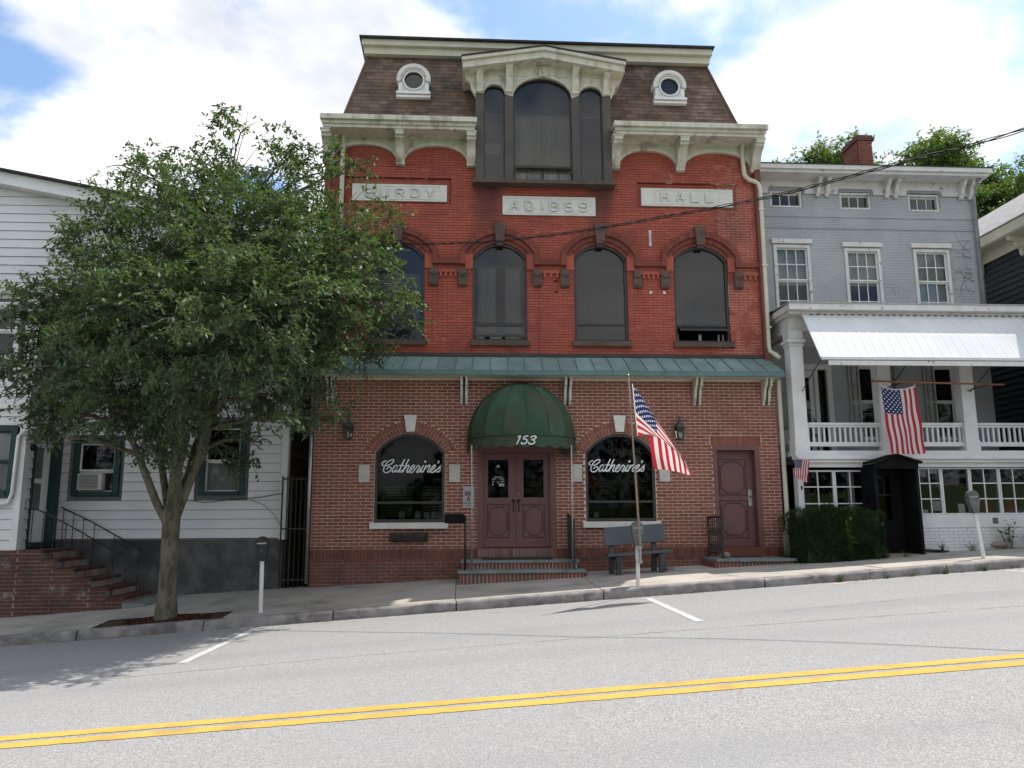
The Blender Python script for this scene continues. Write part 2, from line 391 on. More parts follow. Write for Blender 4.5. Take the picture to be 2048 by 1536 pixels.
# ---------------------------------------------------------------- mesh helpers
class G:
    def __init__(s): s.v = []; s.f = []
    def quad(s, a, b, c, d):
        i = len(s.v); s.v += [a, b, c, d]; s.f.append((i, i + 1, i + 2, i + 3)); return s
    def tri(s, a, b, c):
        i = len(s.v); s.v += [a, b, c]; s.f.append((i, i + 1, i + 2)); return s
    def box(s, x0, x1, y0, y1, z0, z1):
        i = len(s.v)
        s.v += [(x0, y0, z0), (x1, y0, z0), (x1, y1, z0), (x0, y1, z0), (x0, y0, z1), (x1, y0, z1), (x1, y1, z1), (x0, y1, z1)]
        for f in ((0, 1, 5, 4), (1, 2, 6, 5), (2, 3, 7, 6), (3, 0, 4, 7), (4, 5, 6, 7), (3, 2, 1, 0)):
            s.f.append(tuple(i + k for k in f))
        return s
    def hexa(s, p):                       # 8 corners, bottom ring then top ring
        i = len(s.v); s.v += [tuple(q) for q in p]
        for f in ((0, 1, 5, 4), (1, 2, 6, 5), (2, 3, 7, 6), (3, 0, 4, 7), (4, 5, 6, 7), (3, 2, 1, 0)):
            s.f.append(tuple(i + k for k in f))
        return s
    def xz(s, pts, y0, y1):               # polygon in x,z pushed through y (convex or nearly so)
        i = len(s.v); n = len(pts)
        s.v += [(x, y0, z) for x, z in pts] + [(x, y1, z) for x, z in pts]
        s.f.append(tuple(range(i, i + n))); s.f.append(tuple(range(i + 2 * n - 1, i + n - 1, -1)))
        for k in range(n):
            j = (k + 1) % n; s.f.append((i + k, i + n + k, i + n + j, i + j))
        return s
    def yz(s, pts, x0, x1):
        i = len(s.v); n = len(pts)
        s.v += [(x0, y, z) for y, z in pts] + [(x1, y, z) for y, z in pts]
        s.f.append(tuple(range(i, i + n))); s.f.append(tuple(range(i + 2 * n - 1, i + n - 1, -1)))
        for k in range(n):
            j = (k + 1) % n; s.f.append((i + k, i + n + k, i + n + j, i + j))
        return s
    def strip(s, xs, lo, hi, y0, y1):     # a board whose lower and upper edges are curves over x
        i = len(s.v); n = len(xs)
        for x in xs:
            a, b = lo(x), hi(x)
            s.v += [(x, y0, a), (x, y0, b), (x, y1, b), (x, y1, a)]
        for k in range(n - 1):
            p = i + 4 * k; q = p + 4
            s.f += [(p, q, q + 1, p + 1), (p + 1, q + 1, q + 2, p + 2), (p + 2, q + 2, q + 3, p + 3), (p + 3, q + 3, q, p)]
        s.f += [(i, i + 1, i + 2, i + 3), (i + 4 * n - 1, i + 4 * n - 2, i + 4 * n - 3, i + 4 * n - 4)]
        return s
    def ring(s, cx, cz, r0, r1, a0, a1, n, y0, y1):   # arc of a flat ring, angles from the vertical
        i = len(s.v)
        for k in range(n + 1):
            a = a0 + (a1 - a0) * k / n; sx, cs = math.sin(a), math.cos(a)
            for r, y in ((r0, y0), (r1, y0), (r1, y1), (r0, y1)):
                s.v.append((cx + r * sx, y, cz + r * cs))
        for k in range(n):
            p = i + 4 * k; q = p + 4
            for j in range(4): s.f.append((p + j, p + (j + 1) % 4, q + (j + 1) % 4, q + j))
        s.f += [(i, i + 3, i + 2, i + 1), (i + 4 * n, i + 4 * n + 1, i + 4 * n + 2, i + 4 * n + 3)]
        return s
    def tube(s, pts, r, n=8, cap=True):
        pts = [Vector(p) for p in pts]; rs = r if isinstance(r, (list, tuple)) else [r] * len(pts)
        i0 = len(s.v); ref = None
        for k, p in enumerate(pts):
            d = (pts[min(k + 1, len(pts) - 1)] - pts[max(k - 1, 0)])
            d = d.normalized() if d.length > 1e-9 else Vector((0, 0, 1))
            if ref is None:
                ref = d.orthogonal().normalized()
            else:
                ref = (ref - d * ref.dot(d)); ref = ref.normalized() if ref.length > 1e-6 else d.orthogonal().normalized()
            bi = d.cross(ref)
            for j in range(n):
                a = 2 * math.pi * j / n
                s.v.append(tuple(p + (ref * math.cos(a) + bi * math.sin(a)) * rs[k]))
        for k in range(len(pts) - 1):
            for j in range(n):
                a = i0 + k * n + j; b = i0 + k * n + (j + 1) % n
                s.f.append((a, b, b + n, a + n))
        if cap:
            s.f.append(tuple(range(i0 + n - 1, i0 - 1, -1)))
            e = i0 + (len(pts) - 1) * n; s.f.append(tuple(range(e, e + n)))
        return s
    def lathe(s, prof, c=(0, 0, 0), n=16, squash=1.0):
        i0 = len(s.v)
        for r, z in prof:
            for j in range(n):
                a = 2 * math.pi * j / n
                s.v.append((c[0] + r * math.cos(a), c[1] + r * squash * math.sin(a), c[2] + z))
        for k in range(len(prof) - 1):
            for j in range(n):
                a = i0 + k * n + j; b = i0 + k * n + (j + 1) % n
                s.f.append((a, b, b + n, a + n))
        s.f.append(tuple(range(i0 + n - 1, i0 - 1, -1)))
        e = i0 + (len(prof) - 1) * n; s.f.append(tuple(range(e, e + n)))
        return s
    def stroke(s, pts, w, y0, y1, to=lambda p: p):    # a flat pen stroke standing in the x,z plane
        pts = [Vector(to(p)) for p in pts]; n = len(pts); i = len(s.v)
        for k in range(n):
            d = (pts[min(k + 1, n - 1)] - pts[max(k - 1, 0)]).normalized()
            nrm = Vector((-d.y, d.x)) * (w / 2)
            if 0 < k < n - 1:
                d1 = (pts[k] - pts[k - 1]).normalized(); nrm *= min(1.5, 1 / max(.5, abs(d.dot(d1))))
            for q in (pts[k] + nrm, pts[k] - nrm):
                s.v += [(q.x, y0, q.y), (q.x, y1, q.y)]
        for k in range(n - 1):
            p = i + 4 * k; q = p + 4
            s.f += [(p, q, q + 2, p + 2), (p, p + 1, q + 1, q), (p + 2, q + 2, q + 3, p + 3)]
        s.f += [(i, i + 2, i + 3, i + 1), (i + 4 * n - 4, i + 4 * n - 3, i + 4 * n - 1, i + 4 * n - 2)]
        return s
def link(o, parent=None):
    col.objects.link(o)
    if parent is not None: o.parent = parent
    return o
def mk(name, g, mat, parent=None, smooth=False, kind=None, fix=True):
    me = bpy.data.meshes.new(name)
    me.from_pydata(g.v, [], g.f); me.update()
    if fix:
        bm = bmesh.new(); bm.from_mesh(me); bmesh.ops.recalc_face_normals(bm, faces=bm.faces); bm.to_mesh(me); bm.free()
    me.materials.append(MATS[mat])
    if smooth:
        me.polygons.foreach_set('use_smooth', [True] * len(me.polygons))
    o = link(bpy.data.objects.new(name, me), parent)
    if kind: o['kind'] = kind
    return o
def smooth_by_angle(o, deg=40):
    for p in o.data.polygons: p.use_smooth = True
    try: o.data.set_sharp_from_angle(angle=R(deg))
    except Exception: pass
    return o
def thing(name, label, cat, loc=(0, 0, 0), group=None):
    o = link(bpy.data.objects.new(name, None)); o.location = loc; o.empty_display_size = .2
    o['label'] = label; o['category'] = cat
    if group: o['group'] = group
    return o
def tag(o, label, cat, group=None):
    o['label'] = label; o['category'] = cat
    if group: o['group'] = group
    return o
class At:                                  # parts of a thing are written in world coordinates, parented to its base
    def __init__(s, root): s.root = root
def part(name, g, mat, root, **k):
    o = mk(name, g, mat, None, **k)
    o.parent = root
    o.matrix_parent_inverse = Matrix.Translation(-Vector(root_loc(root)))
    return o
def root_loc(o):
    v = Vector(o.location)
    p = o.parent
    while p is not None:
        v += Vector(p.location); p = p.parent
    return v
def sub(name, g, mat, parent, **k):        # sub-part: parent meshes all sit at the origin, so nothing to undo
    return mk(name, g, mat, parent, **k)

# ---------------------------------------------------------------- ground levels (metres, the street climbs to the right)
def z_gutter(x): return .0625 * max(-45, min(45, x))
def z_front(x):
    x = max(-45, min(45, x))
    return .27 + .045 * x if x > -3 else .135 + .0625 * (x + 3)
KY0, KY1 = -3.30, -3.13                    # face and back of the kerb
def zg(x, y):
    if y <= KY0: return z_gutter(x) + max(0, min(1, (KY0 - y) / 7.1)) * .083
    zk = z_gutter(x) + .145
    t = max(0, min(1, (y - KY1) / (0 - KY1)))
    return zk + (z_front(x) - zk) * t
# ================================================================ THE SETTING
def sheet(name, xs, ys, zf, mat, dz=0.0):
    g = G(); nx = len(xs)
    for y in ys:
        for x in xs: g.v.append((x, y, zf(x, y) + dz))
    for j in range(len(ys) - 1):
        for i in range(nx - 1):
            a = j * nx + i; g.f.append((a, a + 1, a + nx + 1, a + nx))
    return mk(name, g, mat, smooth=True)
def frange(a, b, n): return [a + (b - a) * i / (n - 1) for i in range(n)]
def z_land(x, y):
    if y < -20: return zg(x, -18) - .25 + min(1, (-20 - y) / 14) * 1.6
    if y > .2: return zg(x, 0) - .25
    return zg(x, y) - .25
ground = sheet('ground', [-900, -300, -120] + frange(-60, 60, 25) + [120, 300, 900],
               [-900, -300, -120, -60, -34, -27, -20, -18, -10.4, -3.4, -3, 0, .2, 6, 20, 60, 120, 300, 900], z_land, 'grass_ground')
ground['kind'] = 'structure'
road = sheet('road', frange(-60, 60, 61), [-19.5, -17, -14, -10.4, -8, -5, -3.28], lambda x, y: zg(x, min(y, KY0)), 'asphalt')
road['kind'] = 'structure'
def ribbon(name, pts, w, mat, dz, parent):
    g = G(); n = len(pts)
    for k, (x, y) in enumerate(pts):
        a = Vector(pts[max(k - 1, 0)]); b = Vector(pts[min(k + 1, n - 1)]); d = (b - a).normalized()
        ww = w if not isinstance(w, (list, tuple)) else w[k]
        nx, ny = -d.y * ww / 2, d.x * ww / 2
        for sx in (1, -1):
            X, Y = x + nx * sx, y + ny * sx
            g.v.append((X, Y, zg(X, min(Y, KY0 - 1e-4)) + dz))
    for k in range(n - 1): g.f.append((2 * k, 2 * k + 1, 2 * k + 3, 2 * k + 2))
    return mk(name, g, mat, parent)
def yl(x): return -.0195 * x                      # the centre line drifts a little against the kerb
for off, nm in ((-10.105, 'upper'), (-10.355, 'lower')):
    lr = random.Random(int(-off * 100)); xs_l = [-50, -30, -20] + frange(-12, 12, 481) + [20, 30, 50]
    ribbon('centre_line', [(x, off + yl(x) + lr.uniform(-.004, .004)) for x in xs_l], [.165 + lr.uniform(-.016, .006) for x in xs_l], 'yellow_line', .004, road)
ribbon('parking_line', [(-3.14, -3.62), (-3.15, -5.2), (-3.17, -6.8)], .115, 'white_line', .004, road)
ribbon('parking_line', [(2.95, -3.62), (2.9, -5.2), (2.85, -6.74)], .105, 'white_line', .004, road)
ribbon('parking_line', [(8.95, -3.5), (8.95, -5.2), (8.93, -6.8)], .105, 'white_line', .004, road)
def crack(pts, w, seed):
    r = random.Random(seed); out = []; ws = []
    for (a, b) in zip(pts, pts[1:]):
        n = max(4, int(math.dist(a, b) / .12))
        for i in range(n):
            t = i / n; out.append((a[0] + (b[0] - a[0]) * t, a[1] + (b[1] - a[1]) * t + r.uniform(-.02, .02))); ws.append(w * r.uniform(.25, 1.2))
    ribbon('crack', out, ws, 'tar', .0025, road)
crack([(-9, -8.3), (-4, -7.55), (-1, -7.3), (2, -7.35), (7, -7.6), (14, -7.9)], .012, 3)
crack([(4, -6.4), (6.2, -6.1), (9.2, -6.15), (12, -6.3)], .009, 8)
crack([(-3.2, -3.55), (.5, -3.95), (1.5, -4.2)], .009, 9)

kerb = sheet('kerb', frange(-60, 60, 61), [KY0 + .04, KY1 + .005], lambda x, y: z_gutter(x) + .06, 'kerb')
kerb['kind'] = 'structure'
joints = [-46, -40, -34, -28, -22, -16.3, -12.1, -9.6, -7.55, -5.93, -4.02, -2.02, -.08, 2.3, 4.98, 6.76, 8.1, 10.2, 12.5, 15, 18, 22, 28, 34, 40, 46]
for a, b in zip(joints, joints[1:]):
    r = random.Random(int(a * 10)); g = G(); n = max(3, int((b - a) / .16)); dz0, dz1 = r.uniform(-.012, .012), r.uniform(-.012, .012)
    dy = r.uniform(-.012, .012)
    prof = [(KY0 + .012, -.12), (KY0, .02), (KY0 + .004, .11), (KY0 + .02, .137), (KY0 + .05, .147), (KY1, .15), (KY1, -.12)]
    xs = frange(a + .010, b - .010, n)
    for i, x in enumerate(xs):
        z = z_gutter(x) + dz0 + (dz1 - dz0) * i / (n - 1)
        e = .012 if i in (0, n - 1) else 0
        for (y, h) in prof:
            j = r.uniform(-.013, .013) if .015 < h < .149 else 0
            g.v.append((x, y + dy + j + e, z + h + (j * .5 if h > .1 else 0) - e * .8))
    m = len(prof)
    for i in range(n - 1):
        for k in range(m - 1): g.f.append((i * m + k, i * m + k + 1, (i + 1) * m + k + 1, (i + 1) * m + k))
    g.f += [tuple(range(m)), tuple(range((n - 1) * m + m - 1, (n - 1) * m - 1, -1))]
    smooth_by_angle(mk('kerb_stone', g, 'kerb', kerb), 50)

sidewalk = sheet('sidewalk', frange(-60, 60, 61), [KY1, -1.5, .35], lambda x, y: zg(x, min(y, 0)) - .03, 'mortar_dark')
sidewalk['kind'] = 'structure'
sj = [-40, -30, -20, -14.6, -12.2, -9.8, -7.4, -5.0, -2.6, -.1, 2.3, 4.72, 7.1, 9.5, 11.9, 14.3, 20, 30, 40]
for a, b in zip(sj, sj[1:]):
    g = G(); r = random.Random(int(a * 7) + 3); dz = r.uniform(-.004, .004)
    xs = frange(a + .007, b - .007, 7); ys = [KY1 + .01, -2.4, -1.6, -.8, .3]
    pit = {-5.0: (0, 1, 2), -7.4: (4, 5)}.get(a, ())   # the tree stands in a gap at the back of the kerb
    for y in ys:
        for x in xs: g.v.append((x, y, zg(x, min(y, 0)) + dz))
    for j in range(len(ys) - 1):
        for i in range(6):
            p = j * 7 + i
            if j == 0 and i in pit: continue
            g.f.append((p, p + 1, p + 8, p + 7))
    n0 = len(g.v)
    for x in xs: g.v.append((x, ys[0], zg(x, ys[0]) - .05))
    for i in range(6): g.f.append((i, n0 + i, n0 + i + 1, i + 1))
    for e in (0, 6):
        m0 = len(g.v)
        for y in ys: g.v.append((xs[e], y, zg(xs[e], min(y, 0)) - .05))
        for j in range(len(ys) - 1): g.f.append((j * 7 + e, (j + 1) * 7 + e, m0 + j + 1, m0 + j))
    mk('slab', g, 'concrete', sidewalk, fix=False)
# orange utility paint by the kerb
def blotch(name, cx, cy, rx, ry, zf, mat, parent, seed):
    r = random.Random(seed); g = G(); n = 26
    g.v.append((cx, cy, zf(cx, cy)))
    for i in range(n):
        a = 2 * math.pi * i / n; k = r.uniform(.35, 1.1)
        x, y = cx + rx * k * math.cos(a), cy + ry * k * math.sin(a); g.v.append((x, y, zf(x, y)))
    for i in range(n): g.f.append((0, 1 + i, 1 + (i + 1) % n))
    return mk(name, g, mat, parent)
blotch('paint_mark', 5.95, -2.95, .30, .12, lambda x, y: zg(x, y) + .004, 'orange_paint', sidewalk, 1)
blotch('paint_mark', 6.15, -3.62, .28, .10, lambda x, y: zg(x, min(y, KY0 - .001)) + .004, 'orange_paint', road, 2)

# ================================================================ RED BRICK BUILDING
def clip_spans(a, b, spans):
    out = [(a, b)]
    for (p, q) in spans:
        nx = []
        for (c, d) in out:
            if q <= c or p >= d: nx.append((c, d)); continue
            if p > c: nx.append((c, p))
            if q < d: nx.append((q, d))
        out = nx
    return out
def courses(x0, x1, z0, z1, L, H, openings, low=None):
    out = []; n = int(round((z1 - z0) / H))
    for i in range(n):
        z = z0 + i * H; zm = z + H / 2
        if low and zm < low(x0) and zm < low(x1): continue
        spans = []
        for o in openings:
            s = o(zm)
            if s: spans.append(s)
        x = x0 - (L / 2 if i % 2 else 0)
        while x < x1:
            a, b = max(x, x0), min(x + L, x1)
            for (p, q) in clip_spans(a, b, spans):
                if q - p > .035 and not (low and zm < low((p + q) / 2) - .02): out.append((p, q, z, H))
            x += L
    return out
def rect(x0, x1, z0, z1): return lambda z: (x0, x1) if z0 < z < z1 else None
def arch_open(xc, hw, z0, zs, cz, Rr, pad=0.0):
    def f(z):
        if z < z0: return None
        if z < zs: return (xc - hw, xc + hw)
        d = (Rr + pad) ** 2 - (z - cz) ** 2
        if d <= 0: return None
        w = math.sqrt(d)
        if pad == 0: w = min(w, hw)
        return (xc - w, xc + w)
    return f
def bricks_joined(pieces, yf, depth, J, jit=.002, seed=1):
    r = random.Random(seed); g = G()
    for (a, b, z, H) in pieces:
        d = r.uniform(-jit, jit); i = len(g.v)
        x0, x1, za, zb = a + J / 2, b - J / 2, z + J / 2, z + H - J / 2
        y0, y1 = yf + d, yf + depth
        g.v += [(x0, y0, za), (x1, y0, za), (x1, y1, za), (x0, y1, za), (x0, y0, zb), (x1, y0, zb), (x1, y1, zb), (x0, y1, zb)]
        for f in ((0, 1, 5, 4), (1, 2, 6, 5), (3, 0, 4, 7), (4, 5, 6, 7), (3, 2, 1, 0)): g.f.append(tuple(i + k for k in f))
    return g
def backing(x0, x1, z0, z1, y, openings, H=.034):
    g = G(); n = int(math.ceil((z1 - z0) / H)); H = (z1 - z0) / n
    for i in range(n):
        z = z0 + i * H; spans = [s for s in (o(z + H / 2) for o in openings) if s]
        for (a, b) in clip_spans(x0, x1, spans): g.quad((a, y, z), (b, y, z), (b, y, z + H), (a, y, z + H))
    return g
def unit_box_mesh(name, w, d, h, mat):
    g = G().box(-w / 2, w / 2, 0, d, -h / 2, h / 2); me = bpy.data.meshes.new(name)
    me.from_pydata(g.v, [], g.f); me.update(); me.materials.append(MATS[mat]); return me
def inst(name, me, parent, loc, rot=(0, 0, 0), scale=(1, 1, 1)):
    o = bpy.data.objects.new(name, me); o.location = loc; o.rotation_euler = rot; o.scale = scale
    return link(o, parent)

B = thing('brick_hall', 'tall red brick hall with shingled mansard roof and cream cornices', 'building')
GX0, GX1 = -3.02, 6.68
UX0, UX1 = -2.93, 6.62
UY = .20
SP, TOP, ARC_H = 2.79, 3.19, .40
shop = []
for xc, hw in ((-1.06, .71), (3.28, .73)):
    Rr = (hw * hw + ARC_H * ARC_H) / (2 * ARC_H); shop.append((xc, hw, Rr, TOP - Rr))
Z_SOLD0, Z_SOLD1, Z_GT = .65, .852, 4.40
H1, L1 = .0677, .217
open_in, open_out = [], []
for xc, hw, Rr, cz in shop:
    open_in.append(arch_open(xc, hw, 1.375, SP, cz, Rr))
    open_out.append(arch_open(xc, hw + .004, 1.375, SP, cz, Rr))
    def ringspan(z, xc=xc, cz=cz, Rr=Rr, hw=hw):
        if z < SP - .02: return None
        d = (Rr + .245) ** 2 - (z - cz) ** 2
        if d <= 0: return None
        w = math.sqrt(d)
        # the ring ends on a radial cut
        lim = hw + max(0, z - SP) * hw / math.sqrt(Rr * Rr - hw * hw)
        return (xc - min(w, lim), xc + min(w, lim))
    open_out.append(ringspan)
doors = [rect(.32, 1.92, .60, 3.02), rect(5.25, 6.24, .60, 2.93)]
blocks = [(-2.095, -1.872), (-.258, -.036), (2.262, 2.476), (4.098, 4.318)]
blk_op = [rect(a, b, 2.185, 2.548) for a, b in blocks]
sill_op = [rect(xc - hw - .075, xc + hw + .075, 1.253, 1.376) for xc, hw, _, _ in shop]
lint_op = [rect(5.20, 6.30, 2.92, 3.15)]
main = courses(GX0, GX1, Z_SOLD1, Z_GT, L1, H1, open_out + doors + blk_op + sill_op + lint_op)
base = courses(GX0, GX1, Z_SOLD0 - 11 * H1, Z_SOLD0, L1, H1, doors, low=lambda x: z_front(x) - .05)
J1 = .0135
full = [p for p in main if p[1] - p[0] > L1 - .001]
full.sort(key=lambda p: ((p[0] + p[1]) / 2) ** 2 + 16.5 ** 2 + (p[2] - 1.45) ** 2 - (0 if -.3 < p[0] < 5 and p[2] > 3.4 else -40))
pick = set(full[:300])
bm_ = unit_box_mesh('brick', L1 - J1, .07, H1 - J1, 'brick')
jr = random.Random(4)
for (a, b, z, H) in full[:300]:
    inst('brick', bm_, B, ((a + b) / 2, jr.uniform(-.002, .002), z + H / 2))
part('brickwork', bricks_joined([p for p in main if p not in pick], 0, .07, J1), 'brick', B, kind='stuff', fix=False)
part('base_brickwork', bricks_joined(base, 0, .07, J1, seed=3), 'brick_old', B, kind='stuff', fix=False)
part('mortar', backing(GX0, GX1, Z_SOLD1, Z_GT, .0075, open_in + doors), 'mortar', B)
part('base_mortar', backing(GX0, GX1, -.15, Z_SOLD1, .0075, open_in + doors), 'mortar_dark', B)
# soldier course, individually laid
sm_ = unit_box_mesh('soldier_brick', .0677 - .010, .08, Z_SOLD1 - Z_SOLD0 - .010, 'brick_old')
x = GX0
while x < GX1 - .03:
    if not any(d(.75) and d(.75)[0] - .02 < x + .034 < d(.75)[1] + .02 for d in doors):
        inst('soldier_brick', sm_, B, (x + .034, -.014 + jr.uniform(-.002, .002), (Z_SOLD0 + Z_SOLD1) / 2))
    x += .0677
lm_ = unit_box_mesh('lintel_brick', .0677 - .010, .07, .215, 'brick')
x = 5.21
while x < 6.27:
    inst('lintel_brick', lm_, B, (x + .034, -.006, 3.035)); x += .0677
# rowlock rings over the shop windows
am_ = unit_box_mesh('arch_brick', .061, .07, .114, 'brick')
for xc, hw, Rr, cz in shop:
    a_end = math.asin(min(.99, hw / Rr)) + .02
    for rr in (Rr + .061, Rr + .184):
        n = int(2 * a_end * rr / .0705); 
        for k in range(n):
            a = -a_end + (k + .5) * 2 * a_end / n
            inst('arch_brick', am_, B, (xc + rr * math.sin(a), -.012 + jr.uniform(-.002, .002), cz + rr * math.cos(a)), (0, a, 0))
    part('arch_mortar', G().ring(xc, cz, Rr, Rr + .244, -a_end, a_end, 40, .002, .06), 'mortar', B)
    part('keystone', G().xz([(xc - .085, 3.215), (xc + .085, 3.215), (xc + .13, 3.56), (xc - .13, 3.56)], -.075, .05), 'stone_pale', B)
    part('window_sill', G().box(xc - hw - .075, xc + hw + .075, -.09, .12, 1.255, 1.375), 'stone_pale', B)
for a, b in blocks:
    o = part('impost_block', G().box(a, b, -.03, .05, 2.187, 2.546), 'stone_sill', B)
    sub('incised_line', G().box(a + .02, b - .02, -.0325, -.03, 2.43, 2.437), 'stone_sill', o)

# --- lettering
CATH = [[(250,145),(180,165),(125,215),(115,250),(150,295),(220,300),(330,280),(430,220),(475,150),(455,118),(420,115),(350,140),(255,215),(195,320),(165,410),(172,455),(200,492),(255,508),(320,490),(380,435),(405,380),(385,340),(350,332),(305,352),(255,405)],
 [(600,300),(560,285),(520,292),(470,340),(430,430),(432,475),(455,495),(500,470),(555,390),(600,300),(560,400),(545,455),(555,490),(590,480),(640,420)],
 [(800,100),(720,260),(650,420),(640,465),(660,492),(695,480),(750,420)], [(640,290),(700,288),(780,292)],
 [(920,105),(840,260),(740,495)], [(770,430),(840,330),(900,282),(935,285),(930,325),(875,430),(865,470),(885,495),(920,482),(965,430)],
 [(965,432),(1040,385),(1095,320),(1098,285),(1065,278),(1010,320),(965,400),(950,450),(965,492),(1000,505),(1055,475),(1115,395)],
 [(1115,395),(1165,330),(1195,280),(1215,300),(1255,325),(1262,345),(1210,410),(1165,465),(1165,490),(1195,498),(1240,465),(1290,390)],
 [(1365,280),(1315,375),(1275,450),(1280,488),(1305,492),(1360,440)],
 [(1445,280),(1395,390),(1350,498)], [(1390,415),(1470,320),(1530,280),(1562,288),(1555,325),(1500,430),(1488,470),(1505,495),(1545,480),(1590,425)],
 [(1590,430),(1665,385),(1722,320),(1725,285),(1692,278),(1640,320),(1592,400),(1578,450),(1592,492),(1628,505),(1680,475),(1735,410)],
 [(1690,492),(1790,400),(1905,262),(1868,340),(1862,420),(1840,470),(1795,490),(1755,470)]]
CATH_DOTS = [(1413, 175, 36), (1815, 172, 30)]
def smooth2(pts, it=2):
    for _ in range(it):
        o = [pts[0]]
        for p, q in zip(pts, pts[1:]):
            o += [(.75 * p[0] + .25 * q[0], .75 * p[1] + .25 * q[1]), (.25 * p[0] + .75 * q[0], .25 * p[1] + .75 * q[1])]
        pts = o + [pts[-1]]
    return pts
def cath(x0, x1, ztop, y):
    k = (x1 - x0) / (1905 - 115); g = G()
    to = lambda p: (x0 + (p[0] - 115) * k, ztop - (p[1] - 100) * k)
    for i, s in enumerate(CATH): g.stroke(smooth2(s), (36 if i else 34) * k, y - .0008 - .0002 * (i % 4), y, to)
    for (cx, cy, r) in CATH_DOTS:
        c = to((cx, cy)); n = 14; i = len(g.v)
        g.v += [(c[0] + r * k * math.cos(2 * math.pi * j / n), y - .001, c[1] + r * k * math.sin(2 * math.pi * j / n)) for j in range(n)]
        g.f.append(tuple(range(i, i + n)))
    g.stroke([(1840, 180), (1820, 205), (1785, 232)], 22 * k, y - .0011, y, to)
    return g
# --- shop windows
for idx, (xc, hw, Rr, cz) in enumerate(shop):
    n = 28; xs = frange(xc - hw, xc + hw, n)
    inner = .055
    g = G()
    g.box(xc - hw, xc - hw + inner, .02, .16, 1.375, SP); g.box(xc + hw - inner, xc + hw, .02, .16, 1.375, SP)
    g.box(xc - hw + inner, xc + hw - inner, .02, .16, 1.375, 1.44)
    a_e = math.asin(min(.999, hw / Rr)); g.ring(xc, cz, Rr - inner * 1.15, Rr + .002, -a_e, a_e, 32, .02, .16)
    f = part('shop_window', g, 'dark_frame', B)
    f['label'] = ('arched shop window left of the dome awning' if idx == 0 else 'arched shop window behind the flag')
    g = G(); top = lambda x: cz + math.sqrt(max(0, (Rr - .03) ** 2 - (x - xc) ** 2))
    g.strip(frange(xc - hw + .03, xc + hw - .03, 30), lambda x: 1.41, top, .075, .081)
    pane = sub('pane', g, 'glass_shop', f)
    sub('mullion', G().box(xc - hw + inner, xc + hw - inner, .05, .10, 1.755, 1.80), 'dark_frame', f)
    if idx == 0: sub('lettering', cath(-1.64, -.42, 2.66, .074), 'lettering', f)
    else: sub('lettering', cath(2.64, 3.82, 2.66, .074), 'lettering', f)
    for k, (dx, w, h) in enumerate(((-.16, .12, .145), (.17, .12, .145), (.34, .11, .12), (.53, .16, .12)) if idx == 0 else ((-.5, .10, .10),)):
        sub('card', G().box(xc + dx - w / 2, xc + dx + w / 2, .12, .124, 1.46, 1.46 + h), 'paper', f)
    sub('interior_post', G().box(xc + .1, xc + .26, .55, .7, .9, 3.3), 'interior_brown', f)
    if idx == 1: sub('interior_post', G().box(xc + .38, xc + .44, .3, .34, 1.4, 2.75), 'paper', f)
    g = G()
    for (a, b) in ((-.62, .04), (.24, .64)) if idx == 0 else ((-.60, -.1),):
        for k in range(11):
            z_ = 1.50 + .058 * k; g.hexa([(xc + a, .36, z_), (xc + b, .36, z_ + .01), (xc + b, .40, z_ + .035), (xc + a, .40, z_ + .025), (xc + a, .36, z_ + .02), (xc + b, .36, z_ + .03), (xc + b, .40, z_ + .055), (xc + a, .40, z_ + .045)])
    sub('slatted_blind', g, 'blind' if idx == 0 else 'interior_brown', f, kind='stuff')
# garland lights strung inside the arch
    g = G()
    for s in (-1, 1):
        g.tube([(xc + s * t * hw * .85, .14, 3.10 - .42 * t ** .6 - .06 * math.sin(t * 6)) for t in frange(0.02, 1, 9)], .008, 5)
    sub('garland', g, 'lamp_metal', f)

